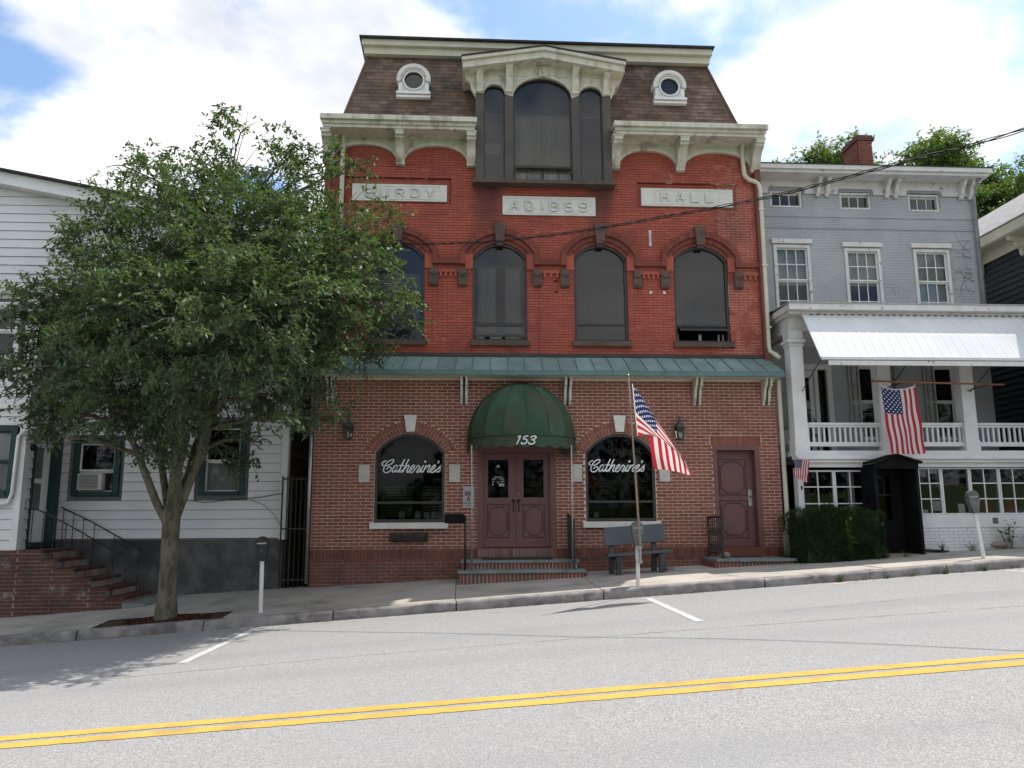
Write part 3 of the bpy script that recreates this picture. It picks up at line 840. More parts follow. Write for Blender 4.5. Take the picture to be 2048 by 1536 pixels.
# --- main double door
fr = part('door_frame', G().box(.32, .43, -.02, .14, .86, 3.02).box(1.81, 1.92, -.02, .14, .86, 3.02).box(.43, 1.81, -.02, .14, 2.78, 3.02), 'door_mauve', B)
part('threshold', G().box(.30, 1.94, -.06, .14, .62, .86), 'brick_step', B)
tb = unit_box_mesh('threshold_brick', .058, .05, .15, 'brick_pale')
for k in range(22): inst('threshold_brick', tb, B, (.36 + .07 * k, -.075, .76))
def door_leaf(x0, x1, gx0, gx1, side):
    y0, y1 = .045, .095
    g = G().box(x0, gx0, y0, y1, .875, 2.775).box(gx1, x1, y0, y1, .875, 2.775).box(gx0, gx1, y0, y1, 2.646, 2.775).box(gx0, gx1, y0, y1, .875, 1.87)
    d = part('door', g, 'door_mauve', B)
    sub('pane', G().box(gx0, gx1, y0 + .02, y0 + .026, 1.87, 2.646), 'glass_shop', d)
    m = .03; px0, px1, pz0, pz1 = gx0 - .02, gx1 + .02, 1.06, 1.74
    sub('moulding', G().box(px0, px1, y0 - .02, y0, pz1 - .018, pz1).box(px0, px1, y0 - .012, y0, pz0, pz0 + .018)
        .box(px0, px0 + .018, y0 - .012, y0, pz0 + .018, pz1 - .018).box(px1 - .018, px1, y0 - .012, y0, pz0 + .018, pz1 - .018), 'door_line', d)
    # raised panel with scooped corners
    a0, a1, b0, b1, r = gx0 + .03, gx1 - .03, 1.11, 1.68, .085; pts = []
    for (cx, cz_, s0) in ((a0, b0, 90), (a1, b0, 180), (a1, b1, 270), (a0, b1, 0)):
        for k in range(6):
            a = R(s0 - k * 18 if True else 0)
            pts.append((cx + r * math.cos(a), cz_ + r * math.sin(a)))
    order = []
    for (cx, cz_, st) in ((a0, b0, 90), (a1, b0, 180), (a1, b1, 270), (a0, b1, 360)):
        order += [(cx + r * math.cos(R(st - k * 18)), cz_ + r * math.sin(R(st - k * 18))) for k in range(6)]
    sub('raised_panel', G().stroke(order + [order[0]], .02, y0 - .010, y0), 'door_line', d)
    hx = x1 - .05 if side < 0 else x0 + .05
    h = G().lathe([(.0, .0), (.03, .0), (.035, .03), (.028, .06), (0, .07)], (0, 0, 0), 12)
    h.v = [(hx + a, y0 - .002 - c * .5, 1.80 + b) for a, b, c in h.v]
    h.tube([(hx, y0 - .01, 1.80), (hx, y0 - .06, 1.78), (hx, y0 - .06, 1.62), (hx, y0 - .01, 1.59)], .011, 7)
    sub('handle', h, 'iron', d, smooth=True)
    return d
d1 = door_leaf(.43, 1.108, .535, .954, -1)
d2 = door_leaf(1.114, 1.81, 1.268, 1.683, 1)
sub('lock', G().lathe([(0, 0), (.022, 0), (.022, .01), (0, .012)], (1.17, .04, 1.94), 12), 'brass', d2)
g = G()
for (a, b, c, d_) in ((.66, .83, 2.28, 2.30), (.62, .70, 2.24, 2.26), (.78, .87, 2.24, 2.26), (.62, .66, 2.19, 2.21), (.72, .76, 2.17, 2.19), (.80, .87, 2.19, 2.21), (.62, .65, 2.12, 2.16), (.76, .87, 2.10, 2.16)):
    g.box(a, b, .0625, .0645, c, d_)
sub('opening_hours', g, 'notice_grey', d1)
g = G().xz([(.745, 2.55), (.79, 2.51), (.745, 2.47), (.70, 2.51)], .0625, .0645)
sub('emblem', g, 'notice_grey', d1)

# --- plain side door
fr2 = part('side_door_frame', G().box(5.25, 5.33, -.02, .28, .84, 2.93).box(6.14, 6.24, -.02, .28, .84, 2.93).box(5.33, 6.14, -.02, .28, 2.84, 2.93), 'door_mauve', B)
part('side_door_sill', G().box(5.22, 6.27, -.07, .28, .62, .84), 'brick_old', B)
sd = part('side_door', G().box(5.33, 6.14, .17, .22, .845, 2.84), 'door_mauve', B)
g = G()
for (a, b, c, d_) in ((5.40, 6.0, 1.90, 2.66), (5.40, 6.0, 1.02, 1.80)):
    g.box(a, b, .16, .17, d_ - .02, d_).box(a, b, .16, .17, c, c + .02).box(a, a + .02, .16, .17, c + .02, d_ - .02).box(b - .02, b, .16, .17, c + .02, d_ - .02)
sub('moulding', g, 'door_line', sd)
for (c, d_) in ((1.95, 2.6), (1.08, 1.74)):
    a0, a1, r = 5.45, 5.95, .09; order = []
    for (cx, cz_, st) in ((a0, c, 90), (a1, c, 180), (a1, d_, 270), (a0, d_, 360)):
        order += [(cx + r * math.cos(R(st - k * 18)), cz_ + r * math.sin(R(st - k * 18))) for k in range(6)]
    sub('raised_panel', G().stroke(order + [order[0]], .02, .161, .17), 'door_line', sd)
pl = sub('lock_plate', G().box(6.02, 6.10, .158, .17, 1.68, 2.02), 'steel', sd)
sub('lock', G().lathe([(0, 0), (.02, 0), (.02, .02), (0, .025)], (6.06, .14, 1.86), 10), 'iron', sd)

# --- copper canopy roof over the ground floor
CT, CE, CYE = 4.845, 4.437, -.45
cp = part('copper_roof', G().hexa([(GX0 - .03, CYE, CE - .02), (GX1 + .03, CYE, CE - .02), (GX1 - .06, UY, CT - .02), (GX0 + .08, UY, CT - .02),
                                  (GX0 - .03, CYE, CE - .008), (GX1 + .03, CYE, CE - .008), (GX1 - .06, UY, CT - .008), (GX0 + .08, UY, CT - .008)]), 'copper_dark', B)
npan = 27
for k in range(npan):
    t0, t1 = k / npan, (k + 1) / npan
    xa, xb = GX0 - .03 + t0 * (GX1 - GX0 + .06), GX0 - .03 + t1 * (GX1 - GX0 + .06)
    ua, ub = GX0 + .08 + t0 * (GX1 - GX0 - .14), GX0 + .08 + t1 * (GX1 - GX0 - .14)
    zo = jr.uniform(0, .004)
    g = G().hexa([(xa + .006, CYE - .008, CE - .004), (xb - .006, CYE - .008, CE - .004), (ub - .006, UY, CT - .004), (ua + .006, UY, CT - .004),
                  (xa + .006, CYE - .008, CE + .004 + zo), (xb - .006, CYE - .008, CE + .004 + zo), (ub - .006, UY, CT + .004 + zo), (ua + .006, UY, CT + .004 + zo)])
    sub('roof_panel', g, 'copper', cp)
    if k:
        sub('seam', G().hexa([(xa - .008, CYE - .01, CE), (xa + .008, CYE - .01, CE), (ua + .008, UY, CT), (ua - .008, UY, CT),
                              (xa - .006, CYE - .01, CE + .028), (xa + .006, CYE - .01, CE + .028), (ua + .006, UY, CT + .028), (ua - .006, UY, CT + .028)]), 'copper_dark', cp)
sub('gutter', G().box(GX0 - .035, GX1 + .035, CYE - .035, CYE + .02, CE - .105, CE - .012), 'copper_dark', cp)
part('soffit', G().box(GX0 + .0, GX1 - .0, CYE + .02, 0.0, 4.33, 4.352), 'cream_clean', B)
part('frieze', G().box(GX0 + .01, GX1 - .01, -.05, -.004, 4.29, 4.33), 'cream_clean', B)
part('flashing', G().box(UX0 + .04, UX1 - .0, UY - .04, UY, CT + .0, CT + .075), 'flashing', B)
def scroll_bracket(xc, w, yb, yf, zt, zb, mat, parent, name='bracket', twin=False, nub=True):
    d = yf - yb                       # negative: the bracket reaches towards the street
    h = zt - zb
    prof = [(yb, zt), (yf, zt), (yf, zt - .16 * h), (yf - d * .10, zt - .20 * h), (yf - d * .10, zt - .27 * h)]
    for k in range(1, 10):
        t = k / 10
        yy = yf - d * (.16 + .62 * (t ** .8)) - d * .05 * math.sin(t * math.pi * 2)
        prof.append((yy, zt - h * (.28 + .60 * t)))
    prof += [(yb + d * .20, zb + .09 * h), (yb + d * .22, zb + .03 * h), (yb + d * .12, zb), (yb, zb)]
    g = G()
    if twin:
        g.yz(prof, xc - w / 2, xc - w * .16); g.yz(prof, xc + w * .16, xc + w / 2)
    else:
        g.yz(prof, xc - w / 2, xc + w / 2)
        if nub: g.box(xc - w * .62, xc + w * .62, yf - .012, yb, zt - .05 * h, zt - .001)
    o = mk(name, g, mat, parent)
    if not twin:
        g2 = G(); g2.yz([(y + d * .02 if 0 < i < len(prof) - 1 else y, z) for i, (y, z) in enumerate(prof[3:-3])] + [(yb, prof[-4][1]), (yb, prof[3][1])], xc - w * .18, xc + w * .18)
        mk('rib', g2, mat, o)
    else:
        g2 = G().box(xc - w * .15, xc + w * .15, yb + d * .35, yb, zb + .06 * h, zt - .02)
        mk('recess', g2, 'dark_frame', o)
    return o
for xc in (-2.70, .035, 2.195, 4.95, 6.44):
    scroll_bracket(xc, .155, 0, -.30, 4.33, 3.78, 'cream', B, twin=True)

# ---------------------------------------------------------------- upper storeys (painted brick)
UH, UL = .0605, .208
UZ0, UZ1 = 4.80, 9.75
U_SP, U_TOP = 7.04, 7.375
uwx = [(-1.41, .585), (.80, .583), (3.00, .582), (5.23, .605)]
u_in, u_out = [], []
uw = []
for xc, hw in uwx:
    rise = U_TOP - U_SP; Rr = (hw * hw + rise * rise) / (2 * rise); cz = U_TOP - Rr; uw.append((xc, hw, Rr, cz))
    u_in.append(arch_open(xc, hw, 5.19, U_SP, cz, Rr)); u_out.append(arch_open(xc, hw + .003, 5.19, U_SP, cz, Rr, 0))
    def rsp(z, xc=xc, cz=cz, Rr=Rr, hw=hw):
        if z < U_SP - .02: return None
        d = (Rr + .19) ** 2 - (z - cz) ** 2
        if d <= 0: return None
        w = min(math.sqrt(d), hw + .17); return (xc - w, xc + w)
    u_out.append(rsp)
DX0, DX1 = .26, 3.29
dorm = [rect(DX0, DX1, 8.70, 12)]
panels = [(-2.58, -.27), (3.88, 6.15)]
pz0, pz1 = 8.235, 8.845
pan_op = [rect(a, b, pz0, pz1) for a, b in panels]
usill = [rect(xc - hw - .06, xc + hw + .06, 5.075, 5.195) for xc, hw, _, _ in uw]
up = courses(UX0, UX1, UZ0, UZ1, UL, UH, u_out + dorm + pan_op + usill)
part('painted_brickwork', bricks_joined(up, UY, .06, .0105, .0025, 11), 'painted_brick', B, kind='stuff', fix=False)
part('painted_mortar', backing(UX0, UX1, UZ0, UZ1, UY + .006, u_in + dorm + pan_op, .0302), 'painted_mortar', B)
for i, (a, b) in enumerate(panels):
    pc = courses(a, b, pz0, pz1 - .005, UL, UH, [])
    part('panel_brickwork', bricks_joined(pc, UY + .055, .05, .0105, .0025, 20 + i), 'painted_brick', B, kind='stuff', fix=False)
    part('panel_mortar', G().quad((a, UY + .061, pz0), (b, UY + .061, pz0), (b, UY + .061, pz1), (a, UY + .061, pz1))
         .quad((a, UY, pz1), (b, UY, pz1), (b, UY + .061, pz1), (a, UY + .061, pz1)).quad((a, UY, pz0), (a, UY + .061, pz0), (a, UY + .061, pz1), (a, UY, pz1))
         .quad((b, UY, pz0), (b, UY + .061, pz0), (b, UY + .061, pz1), (b, UY, pz1)).quad((a, UY, pz0), (b, UY, pz0), (b, UY + .061, pz0), (a, UY + .061, pz0)), 'painted_mortar', B)
# hood moulds, keystones, corbels
for i, (xc, hw, Rr, cz) in enumerate(uw):
    ae = math.asin(hw / Rr) + .01
    g = G(); nb = 30
    for (r0, r1, y) in ((Rr, Rr + .085, -.004), (Rr + .088, Rr + .19, -.035), (Rr + .193, Rr + .315, -.085)):
        n = int(2 * ae * r1 / .066)
        for k in range(n):
            a0 = -ae + 2 * ae * k / n + .0016; a1 = -ae + 2 * ae * (k + 1) / n - .0016
            g.ring(xc, cz, r0, r1, a0, a1, 2, UY + y, UY + .03)
    part('hood_mould', g, 'hood_brick', B, kind='stuff')
    x_o = (Rr + .193) * math.sin(ae), (Rr + .315) * math.sin(ae); zt = cz + (Rr + .315) * math.cos(ae)
    g = G()
    for s in (-1, 1):
        part('hood_leg', G().box(xc + min(s * x_o[0], s * x_o[1]), xc + max(s * x_o[0], s * x_o[1]), UY - .083, UY + .02, 6.88, zt - .02), 'hood_brick', B)
        part('jamb_course', G().box(xc + min(s * (hw + .002), s * x_o[0]), xc + max(s * (hw + .002), s * x_o[0]), UY - .032, UY + .02, 6.78, cz + (Rr + .19) * math.cos(ae)), 'painted_brick', B)
    nxt = uw[i + 1][0] - (uw[i + 1][2] + .193) * math.sin(ae) - .012 if i < 3 else UX1 - .005
    if nxt > xc + x_o[1]: part('hood_band', G().box(xc + x_o[0] - .0, nxt + .01, UY - .075, UY + .02, 6.885, 6.995), 'hood_brick', B)
    if i == 0: part('hood_band', G().box(UX0, xc - x_o[0], UY - .075, UY + .02, 6.885, 6.995), 'hood_brick', B)
    k = part('keystone', G().xz([(xc - .085, U_TOP - .01), (xc + .085, U_TOP - .01), (xc + .125, 7.80), (xc - .125, 7.80)], UY - .14, UY + .02), 'brown_stone', B)
    sub('drop', G().box(xc - .075, xc + .075, UY - .10, UY + .02, U_TOP - .07, U_TOP - .012), 'brown_stone', k)
corb = [(-2.29, -2.10), (-.72, -.53), (-.10, .10), (1.52, 1.705), (2.115, 2.305), (3.722, 3.90), (4.322, 4.51), (5.97, 6.15)]
for a, b in corb:
    o = part('corbel', G().yz([(UY + .02, 6.77), (UY - .11, 6.77), (UY - .11, 6.66), (UY - .09, 6.645), (UY - .085, 6.43), (UY - .06, 6.395), (UY + .02, 6.395)], a, b), 'brown_stone', B)
    sub('cap', G().lathe([(0, 0), (.075, 0), (.05, .035), (0, .045)], ((a + b) / 2, UY - .085, 6.62), 14, .5), 'brown_stone', o)
for (a, b) in ((-.53, -.10), (1.705, 2.115), (3.90, 4.322), (6.15, 6.62), (-2.93, -2.29)):
    g = G().box(a, b, UY - .045, UY + .01, 6.70, 6.77); n = max(2, int((b - a) / .105))
    part('dentil_band', g, 'painted_brick', B)
    for k in range(n):
        x = a + (k + .5) * (b - a) / n; part('dentil', G().box(x - .026, x + .026, UY - .045, UY + .01, 6.60, 6.699), 'painted_brick', B)
# old fixings left in the wall
o = part('fixing', G().box(4.10, 4.155, UY - .012, UY + .01, 7.36, 7.73), 'steel', B)
for (x, z) in ((4.10, 6.30), (4.40, 6.30)): part('fixing', G().box(x - .03, x + .03, UY - .02, UY + .01, z - .03, z + .03), 'stone_pale', B)
for (x, z) in ((2.01, 6.53), (2.02, 6.28)): part('vent_hole', G().lathe([(0, 0), (.035, 0), (.035, .01), (0, .011)], (x, UY - .012, z), 10), 'iron', B)
# --- name stones
FONT = {'P': [[(0, 0), (0, 1), (.75, 1), (1, .88), (1, .6), (.75, .48), (0, .48)]], 'U': [[(0, 1), (0, .15), (.2, 0), (.8, 0), (1, .15), (1, 1)]],
 'R': [[(0, 0), (0, 1), (.75, 1), (1, .88), (1, .6), (.75, .48), (0, .48)], [(.55, .48), (1, 0)]], 'D': [[(0, 0), (0, 1), (.75, 1), (1, .82), (1, .18), (.75, 0), (0, 0)]],
 'Y': [[(0, 1), (.5, .48), (1, 1)], [(.5, .5), (.5, 0)]], 'A': [[(0, 0), (.42, 1), (.58, 1), (1, 0)], [(.18, .36), (.82, .36)]], '1': [[(.5, 0), (.5, 1)]],
 '8': [[(.2, .52), (0, .66), (0, .88), (.2, 1), (.8, 1), (1, .88), (1, .66), (.8, .52), (.2, .52), (0, .38), (0, .14), (.2, 0), (.8, 0), (1, .14), (1, .38), (.8, .52)]],
 '6': [[(1, .86), (.8, 1), (.2, 1), (0, .85), (0, .15), (.2, 0), (.8, 0), (1, .15), (1, .40), (.8, .52), (0, .52)]],
 '9': [[(0, .14), (.2, 0), (.8, 0), (1, .15), (1, .85), (.8, 1), (.2, 1), (0, .85), (0, .6), (.2, .48), (1, .48)]],
 'H': [[(0, 0), (0, 1)], [(1, 0), (1, 1)], [(0, .5), (1, .5)]], 'L': [[(0, 1), (0, 0), (1, 0)]]}
def letter(ch, x0, x1, z0, z1, y, w, depth, mat, parent):
    g = G(); ins = w / 2
    to = lambda p: (x0 + ins + p[0] * (x1 - x0 - 2 * ins), z0 + ins + p[1] * (z1 - z0 - 2 * ins))
    for i, s in enumerate(FONT[ch]): g.stroke(s, w, y - depth - .0006 * i, y, to)
    o = sub('letter', g, mat, parent)
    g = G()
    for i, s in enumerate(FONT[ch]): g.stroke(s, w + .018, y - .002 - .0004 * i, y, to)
    mk('letter_shade', g, 'stone_shade', parent)  # wider dark outline behind each letter, painting in its edge shadow
    return o
def stone(x0, x1, z0, z1, y, letters, lz0, lz1, inset):
    o = part('name_stone', G().box(x0, x1, y - .055, y + .05, z0, z1), 'stone_pale', B)
    a, b = inset; yy = y - .055
    sub('border', G().box(a, b, yy - .008, yy, z1 - .055, z1 - .04).box(a, b, yy - .008, yy, z0 + .04, z0 + .055).box(a, a + .014, yy - .008, yy, z0 + .055, z1 - .055).box(b - .014, b, yy - .008, yy, z0 + .055, z1 - .055), 'stone_pale', o)
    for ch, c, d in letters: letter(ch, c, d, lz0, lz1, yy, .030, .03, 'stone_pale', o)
stone(-2.42, -.36, 8.305, 8.69, UY + .055, [('P', -2.15, -1.97), ('U', -1.82, -1.63), ('R', -1.48, -1.29), ('D', -1.15, -.96), ('Y', -.83, -.63)], 8.39, 8.60, (-2.30, -.5))
stone(.863, 2.922, 8.025, 8.455, UY + .02, [('A', 1.03, 1.22), ('D', 1.36, 1.53), ('1', 1.68, 1.80), ('8', 1.89, 2.09), ('6', 2.23, 2.41), ('9', 2.545, 2.745)], 8.115, 8.345, (.96, 2.83))
stone(3.965, 6.045, 8.305, 8.72, UY + .055, [('H', 4.395, 4.58), ('A', 4.745, 4.94), ('L', 5.08, 5.28), ('L', 5.41, 5.60)], 8.40, 8.625, (4.29, 5.74))

# --- second floor windows
def curtain(x0, x1, z0, z1, y, n, parent, mat='curtain', amp=.02):
    g = G(); xs = frange(x0, x1, n * 6)
    for i, x in enumerate(xs):
        a = y + amp * math.sin(i / 6 * 2 * math.pi) + amp * .4 * math.sin(i * .9)
        g.v += [(x, a, z0), (x, a * .5 + y * .5, z1)]
    for i in range(len(xs) - 1): g.f.append((2 * i, 2 * i + 2, 2 * i + 3, 2 * i + 1))
    return mk('curtain', g, mat, parent, smooth=True)
for i, (xc, hw, Rr, cz) in enumerate(uw):
    part('sill', G().box(xc - hw - .06, xc + hw + .06, UY - .085, UY + .12, 5.08, 5.19), 'brown_stone', B)
    t = .05; ae = math.asin(hw / Rr); y0, y1 = UY + .03, UY + .16
    g = G().box(xc - hw, xc - hw + t, y0, y1, 5.19, U_SP).box(xc + hw - t, xc + hw, y0, y1, 5.19, U_SP).box(xc - hw + t, xc + hw - t, y0, y1, 5.19, 5.24)
    g.ring(xc, cz, Rr - t * 1.1, Rr + .002, -ae, ae, 28, y0, y1).box(xc - hw + t, xc + hw - t, y0 + .02, y1 - .03, 5.565, 5.60)
    w = part('window', g, 'dark_frame', B)
    top = lambda x: cz + math.sqrt(max(0, (Rr - .03) ** 2 - (x - xc) ** 2))
    sub('pane', G().strip(frange(xc - hw + .03, xc + hw - .03, 24), lambda x: 5.58, top, y0 + .05, y0 + .056), 'glass_dark', w)
    if i in (1, 3):     # tilted hopper sash
        ang = R(16 if i == 1 else 62); hgt = .28; x0, x1 = xc - hw + t, xc + hw - t
        zt = 5.565; yt = y0 + .045
        zb, yb_ = zt - hgt * math.cos(ang), yt - hgt * math.sin(ang)
        g = G()
        def bar(ya, za, yb2, zb2, w_=.02):
            g.hexa([(x0, ya - w_, za - w_), (x1, ya - w_, za - w_), (x1, ya + w_ * .2, za - w_), (x0, ya + w_ * .2, za - w_), (x0, ya - w_, za + w_), (x1, ya - w_, za + w_), (x1, ya + w_ * .2, za + w_), (x0, ya + w_ * .2, za + w_)])
        bar(yt, zt - .02, yt, zt); bar(yb_, zb, yb_, zb)
        g.tube([(x0 + .015, yt, zt), (x0 + .015, yb_, zb)], .014, 4); g.tube([(x1 - .015, yt, zt), (x1 - .015, yb_, zb)], .014, 4)
        sub('hopper_sash', g, 'dark_frame', w)
        sub('hopper_pane', G().hexa([(x0, yb_, zb), (x1, yb_, zb), (x1, yb_ + .005, zb), (x0, yb_ + .005, zb), (x0, yt, zt), (x1, yt, zt), (x1, yt + .005, zt), (x0, yt + .005, zt)]), 'glass_dark', w)
        for (a, b) in ((.0, .2), (.3, .55), (.62, .7), (.72, 1)) if i == 1 else ((.02, .06), (.46, .52), (.85, .88), (.94, .97)):
            sub('stored_card', G().box(x0 + a * (x1 - x0), x0 + b * (x1 - x0), y1 + .05, y1 + .06, 5.24, 5.33 if i == 1 else 5.42), 'paper', w)
    else:
        sub('hopper_pane', G().box(xc - hw + t, xc + hw - t, y0 + .05, y0 + .056, 5.24, 5.565), 'glass_dark', w)
    if i == 1:
        curtain(xc - .46, xc - .08, 5.45, 6.9, UY + .30, 5, w); curtain(xc + .13, xc + .47, 5.45, 6.9, UY + .30, 5, w)
        sub('curtain_rod', G().tube([(xc - .52, UY + .28, 6.92), (xc + .52, UY + .28, 6.92)], .01, 6), 'white_paint', w)
    elif i == 0:
        curtain(xc - .5, xc + .5, 5.5, 6.75, UY + .30, 9, w)
    else:
        sub('curtain_rod', G().tube([(xc - .52, UY + .28, 6.86 if i == 2 else 6.83), (xc + .52, UY + .28, 6.86 if i == 2 else 6.83)], .012, 6), 'interior_brown', w)

# ---------------------------------------------------------------- cornices and gutters
CZ = 9.72
for (x0, x1, brs) in ((-3.02, .255, (-2.95, -1.38, .165)), (3.295, 6.66, (3.385, 4.86, 6.555))):
    c = part('cornice', G().box(x0, x1, -.40, UY + .3, 9.79, 9.86).box(x0 + .02, x1 - .02, -.36, UY + .3, CZ, 9.79), 'cream', B)
    sub('gutter', G().box(x0 - .03, x1 + .03, -.47, -.30, 9.862, 9.965).box(x0 - .015, x1 + .015, -.44, UY + .3, 9.967, 9.985), 'cream', c)
    lo, hi = brs[0], brs[-1]
    for a, b in zip(brs, brs[1:]):
        m = (a + b) / 2; hwid = (b - a) / 2 - .07
        arch = lambda x: 9.14 + .43 * math.sqrt(max(0, 1 - min(1, abs((x - m) / hwid)) ** 2.3))
        xs = frange(a + .06, b - .06, 41)
        sub('arched_board', G().strip(xs, arch, lambda x: CZ - .002, UY - .06, UY - .002), 'cream', c)
        arch2 = lambda x: 9.14 + .43 * math.sqrt(max(0, 1 - min(1, abs((x - m) / hwid)) ** 2.3))
        n = 36; g = G()
        pts = [(m + hwid * 1.0 * math.sin(R(-90 + 180 * k / n)) , 9.14 + .43 * math.cos(R(-90 + 180 * k / n))) for k in range(n + 1)]
        xs2 = frange(m - hwid * .99, m + hwid * .99, 41)
        g.strip(xs2, lambda x: arch(x) - .0, lambda x: min(CZ - .04, arch(x) + .085), UY - .085, UY - .061)
        sub('arch_trim', g, 'cream', c)
    for xb in brs:
        scroll_bracket(xb, .19, UY - .0, -.33, CZ, 9.10, 'cream', c)
# --- downspouts
ds = part('downspout', G().tube([(6.27, UY - .25, 9.80), (6.27, UY - .13, 9.62), (6.28, UY - .10, 9.4), (6.30, UY - .10, 9.06), (6.33, UY - .10, 8.99), (6.42, UY - .10, 8.91), (6.52, UY - .10, 8.885), (6.60, UY - .10, 8.83), (6.635, UY - .10, 8.72), (6.64, UY - .10, 8.55), (6.63, UY - .10, 5.10), (6.65, UY - .10, 4.98), (6.72, UY - .20, 4.90), (6.76, UY - .32, 4.80)], .05, 10), 'cream_clean', B, smooth=True)
for z in (8.2, 6.9, 5.5): sub('strap', G().box(6.575, 6.70, UY - .16, UY - .02, z, z + .035), 'cream_clean', ds)
part('downspout', G().tube([(-2.62, UY - .25, 9.80), (-2.62, UY - .13, 9.62), (-2.63, UY - .10, 9.4), (-2.64, UY - .10, 4.95)], .05, 10), 'cream_clean', B, smooth=True)
ds = part('downspout', G().tube([(6.72, -.10, 4.33), (6.73, -.06, 4.2), (6.74, -.06, 1.35), (6.72, -.08, 1.22), (6.68, -.12, 1.10)], .048, 10).tube([(6.685, -.12, 1.12), (6.685, -.12, .62)], .075, 12), 'cream_clean', B, smooth=True)
part('downspout', G().tube([(-3.06, -.06, 4.33), (-3.06, -.06, .2)], .035, 10), 'steel', B, smooth=True)

# ---------------------------------------------------------------- the great dormer window
DY = .0
D = part('dormer', G().box(DX0 + .01, DX0 + .05, DY + .14, 1.6, 8.75, 11.25).box(DX1 - .05, DX1 - .01, DY + .14, 1.6, 8.75, 11.25), 'cream', B)
part('dormer_sill', G().box(DX0 - .06, DX1 + .06, DY - .08, DY + .3, 8.665, 8.745), 'brown_stone', B)
pil = [(.26, .447), (.915, 1.10), (2.405, 2.585), (3.10, 3.29)]
for a, b in pil: sub('pilaster', G().box(a, b, DY, DY + .14, 8.745, 10.80), 'pilaster', D)
wins = [(.447, .915, 10.78, 11.0), (1.10, 2.405, 10.72, 11.19), (2.585, 3.10, 10.79, 11.01)]
gable = lambda x: 11.36 + (1 - abs(x - 1.775) / 1.78) * .27
def win_arch(x):
    for (a, b, s, t) in wins:
        if a <= x <= b:
            m, h = (a + b) / 2, (b - a) / 2; return s + (t - s) * math.sqrt(max(0, 1 - ((x - m) / h) ** 2))
    return 10.80
xs = sorted(set([DX0, DX1] + [v for a, b in pil for v in (a, b)] + [a + (b - a) * (1 - math.cos(math.pi * k / 24)) / 2 for a, b, _, _ in wins for k in range(25)] + [1.775]))
sub('arched_fascia', G().strip(xs, win_arch, lambda x: gable(x) - .02, DY - .01, DY + .12), 'cream', D)
for (a, b, s, t) in wins:
    m, h = (a + b) / 2, (b - a) / 2
    f = lambda x: s + (t - s) * math.sqrt(max(0, 1 - min(1, abs((x - m) / h)) ** 2))
    sub('arch_trim', G().strip([m - h * math.cos(math.pi * k / 24) for k in range(25)], f, lambda x: f(x) + .05, DY - .035, DY - .0101), 'cream', D)
    xin = [m - (h - .025) * math.cos(math.pi * k / 24) for k in range(25)]
    z0 = 8.745 if h < .4 else 9.09
    sub('pane', G().strip(xin, lambda x: z0, lambda x: f(x) - .0, DY + .085, DY + .09), 'glass_dark', D)
    g = G().box(a, a + .028, DY + .04, DY + .12, z0, s).box(b - .028, b, DY + .04, DY + .12, z0, s)
    n = 24
    g.strip([m - h * math.cos(math.pi * k / n) for k in range(n + 1)], lambda x: s + (t - s - .03) * math.sqrt(max(0, 1 - min(1, abs((x - m) / h)) ** 2)), f, DY + .04, DY + .12)
    g.box(a, b, DY + .04, DY + .12, z0, z0 + .03)
    sub('window_frame', g, 'dark_frame', D)
for (a, b) in ((1.15, 1.40), (2.10, 2.36), (.52, .86), (2.66, 3.04)):
    g = G().box(a, b, DY - .03, DY - .0105, 11.215, 11.232)
    sub('panel_moulding', g, 'cream', D)
for a, b in pil:
    xm = (a + b) / 2; scroll_bracket(xm, .15, DY - .01, DY - .26, gable(xm) - .01, 10.80, 'cream', D)
sub('side_bracket', G().yz([(0, 0)], 0, 0) if False else G().xz([(DX0, 11.25), (DX0 - .24, 11.25), (DX0 - .22, 11.12), (DX0 - .12, 11.06), (DX0 - .10, 10.9), (DX0, 10.72)], DY - .02, DY + .10), 'cream', D)
sub('side_bracket', G().xz([(DX1, 11.25), (DX1 + .24, 11.25), (DX1 + .22, 11.12), (DX1 + .12, 11.06), (DX1 + .10, 10.9), (DX1, 10.72)], DY - .02, DY + .10), 'cream', D)
apex = 1.765
def rake(x0, x1, z0, z1, t, y0, y1, mat, name):
    return sub(name, G().hexa([(x0, y0, z0), (x1, y0, z1), (x1, y1, z1), (x0, y1, z0), (x0, y0, z0 + t), (x1, y0, z1 + t), (x1, y1, z1 + t), (x0, y1, z0 + t)]), mat, D)
for s in (-1, 1):
    xe = -.03 if s < 0 else 3.56
    rake(xe, apex, 11.20, 11.50, .15, -.33, 1.5, 'cream', 'raking_cornice')
    rake(xe - s * -.02, apex, 11.352, 11.652, .075, -.39, 1.6, 'cream', 'raking_gutter')
    rake(xe - s * -.03, apex, 11.429, 11.729, .03, -.41, 2.2, 'roof_dark', 'dormer_roof')
sub('keystone', G().box(1.68, 1.86, DY - .06, DY - .0105, 11.20, 11.44), 'cream', D)
# opened transom at the foot of the middle light
g = G().box(1.10, 2.405, DY + .03, DY + .09, 9.06, 9.09)
ang = R(38); yb_, zb_ = DY + .04 - .20 * math.sin(ang), 9.06 - .20 * math.cos(ang)
g.box(1.12, 2.385, yb_ - .012, yb_ + .012, zb_ - .012, zb_ + .012)
for x in (1.13, 2.375): g.tube([(x, DY + .04, 9.06), (x, yb_, zb_)], .012, 4)
sub('transom', g, 'dark_frame', D)
sub('transom_pane', G().hexa([(1.13, yb_, zb_), (2.375, yb_, zb_), (2.375, yb_ + .005, zb_), (1.13, yb_ + .005, zb_), (1.13, DY + .04, 9.06), (2.375, DY + .04, 9.06), (2.375, DY + .045, 9.06), (1.13, DY + .045, 9.06)]), 'glass_clear', D)
g = G()
for x in (1.40, 1.75, 2.10): g.box(x - .008, x + .008, DY + .06, DY + .09, 8.745, 9.06)
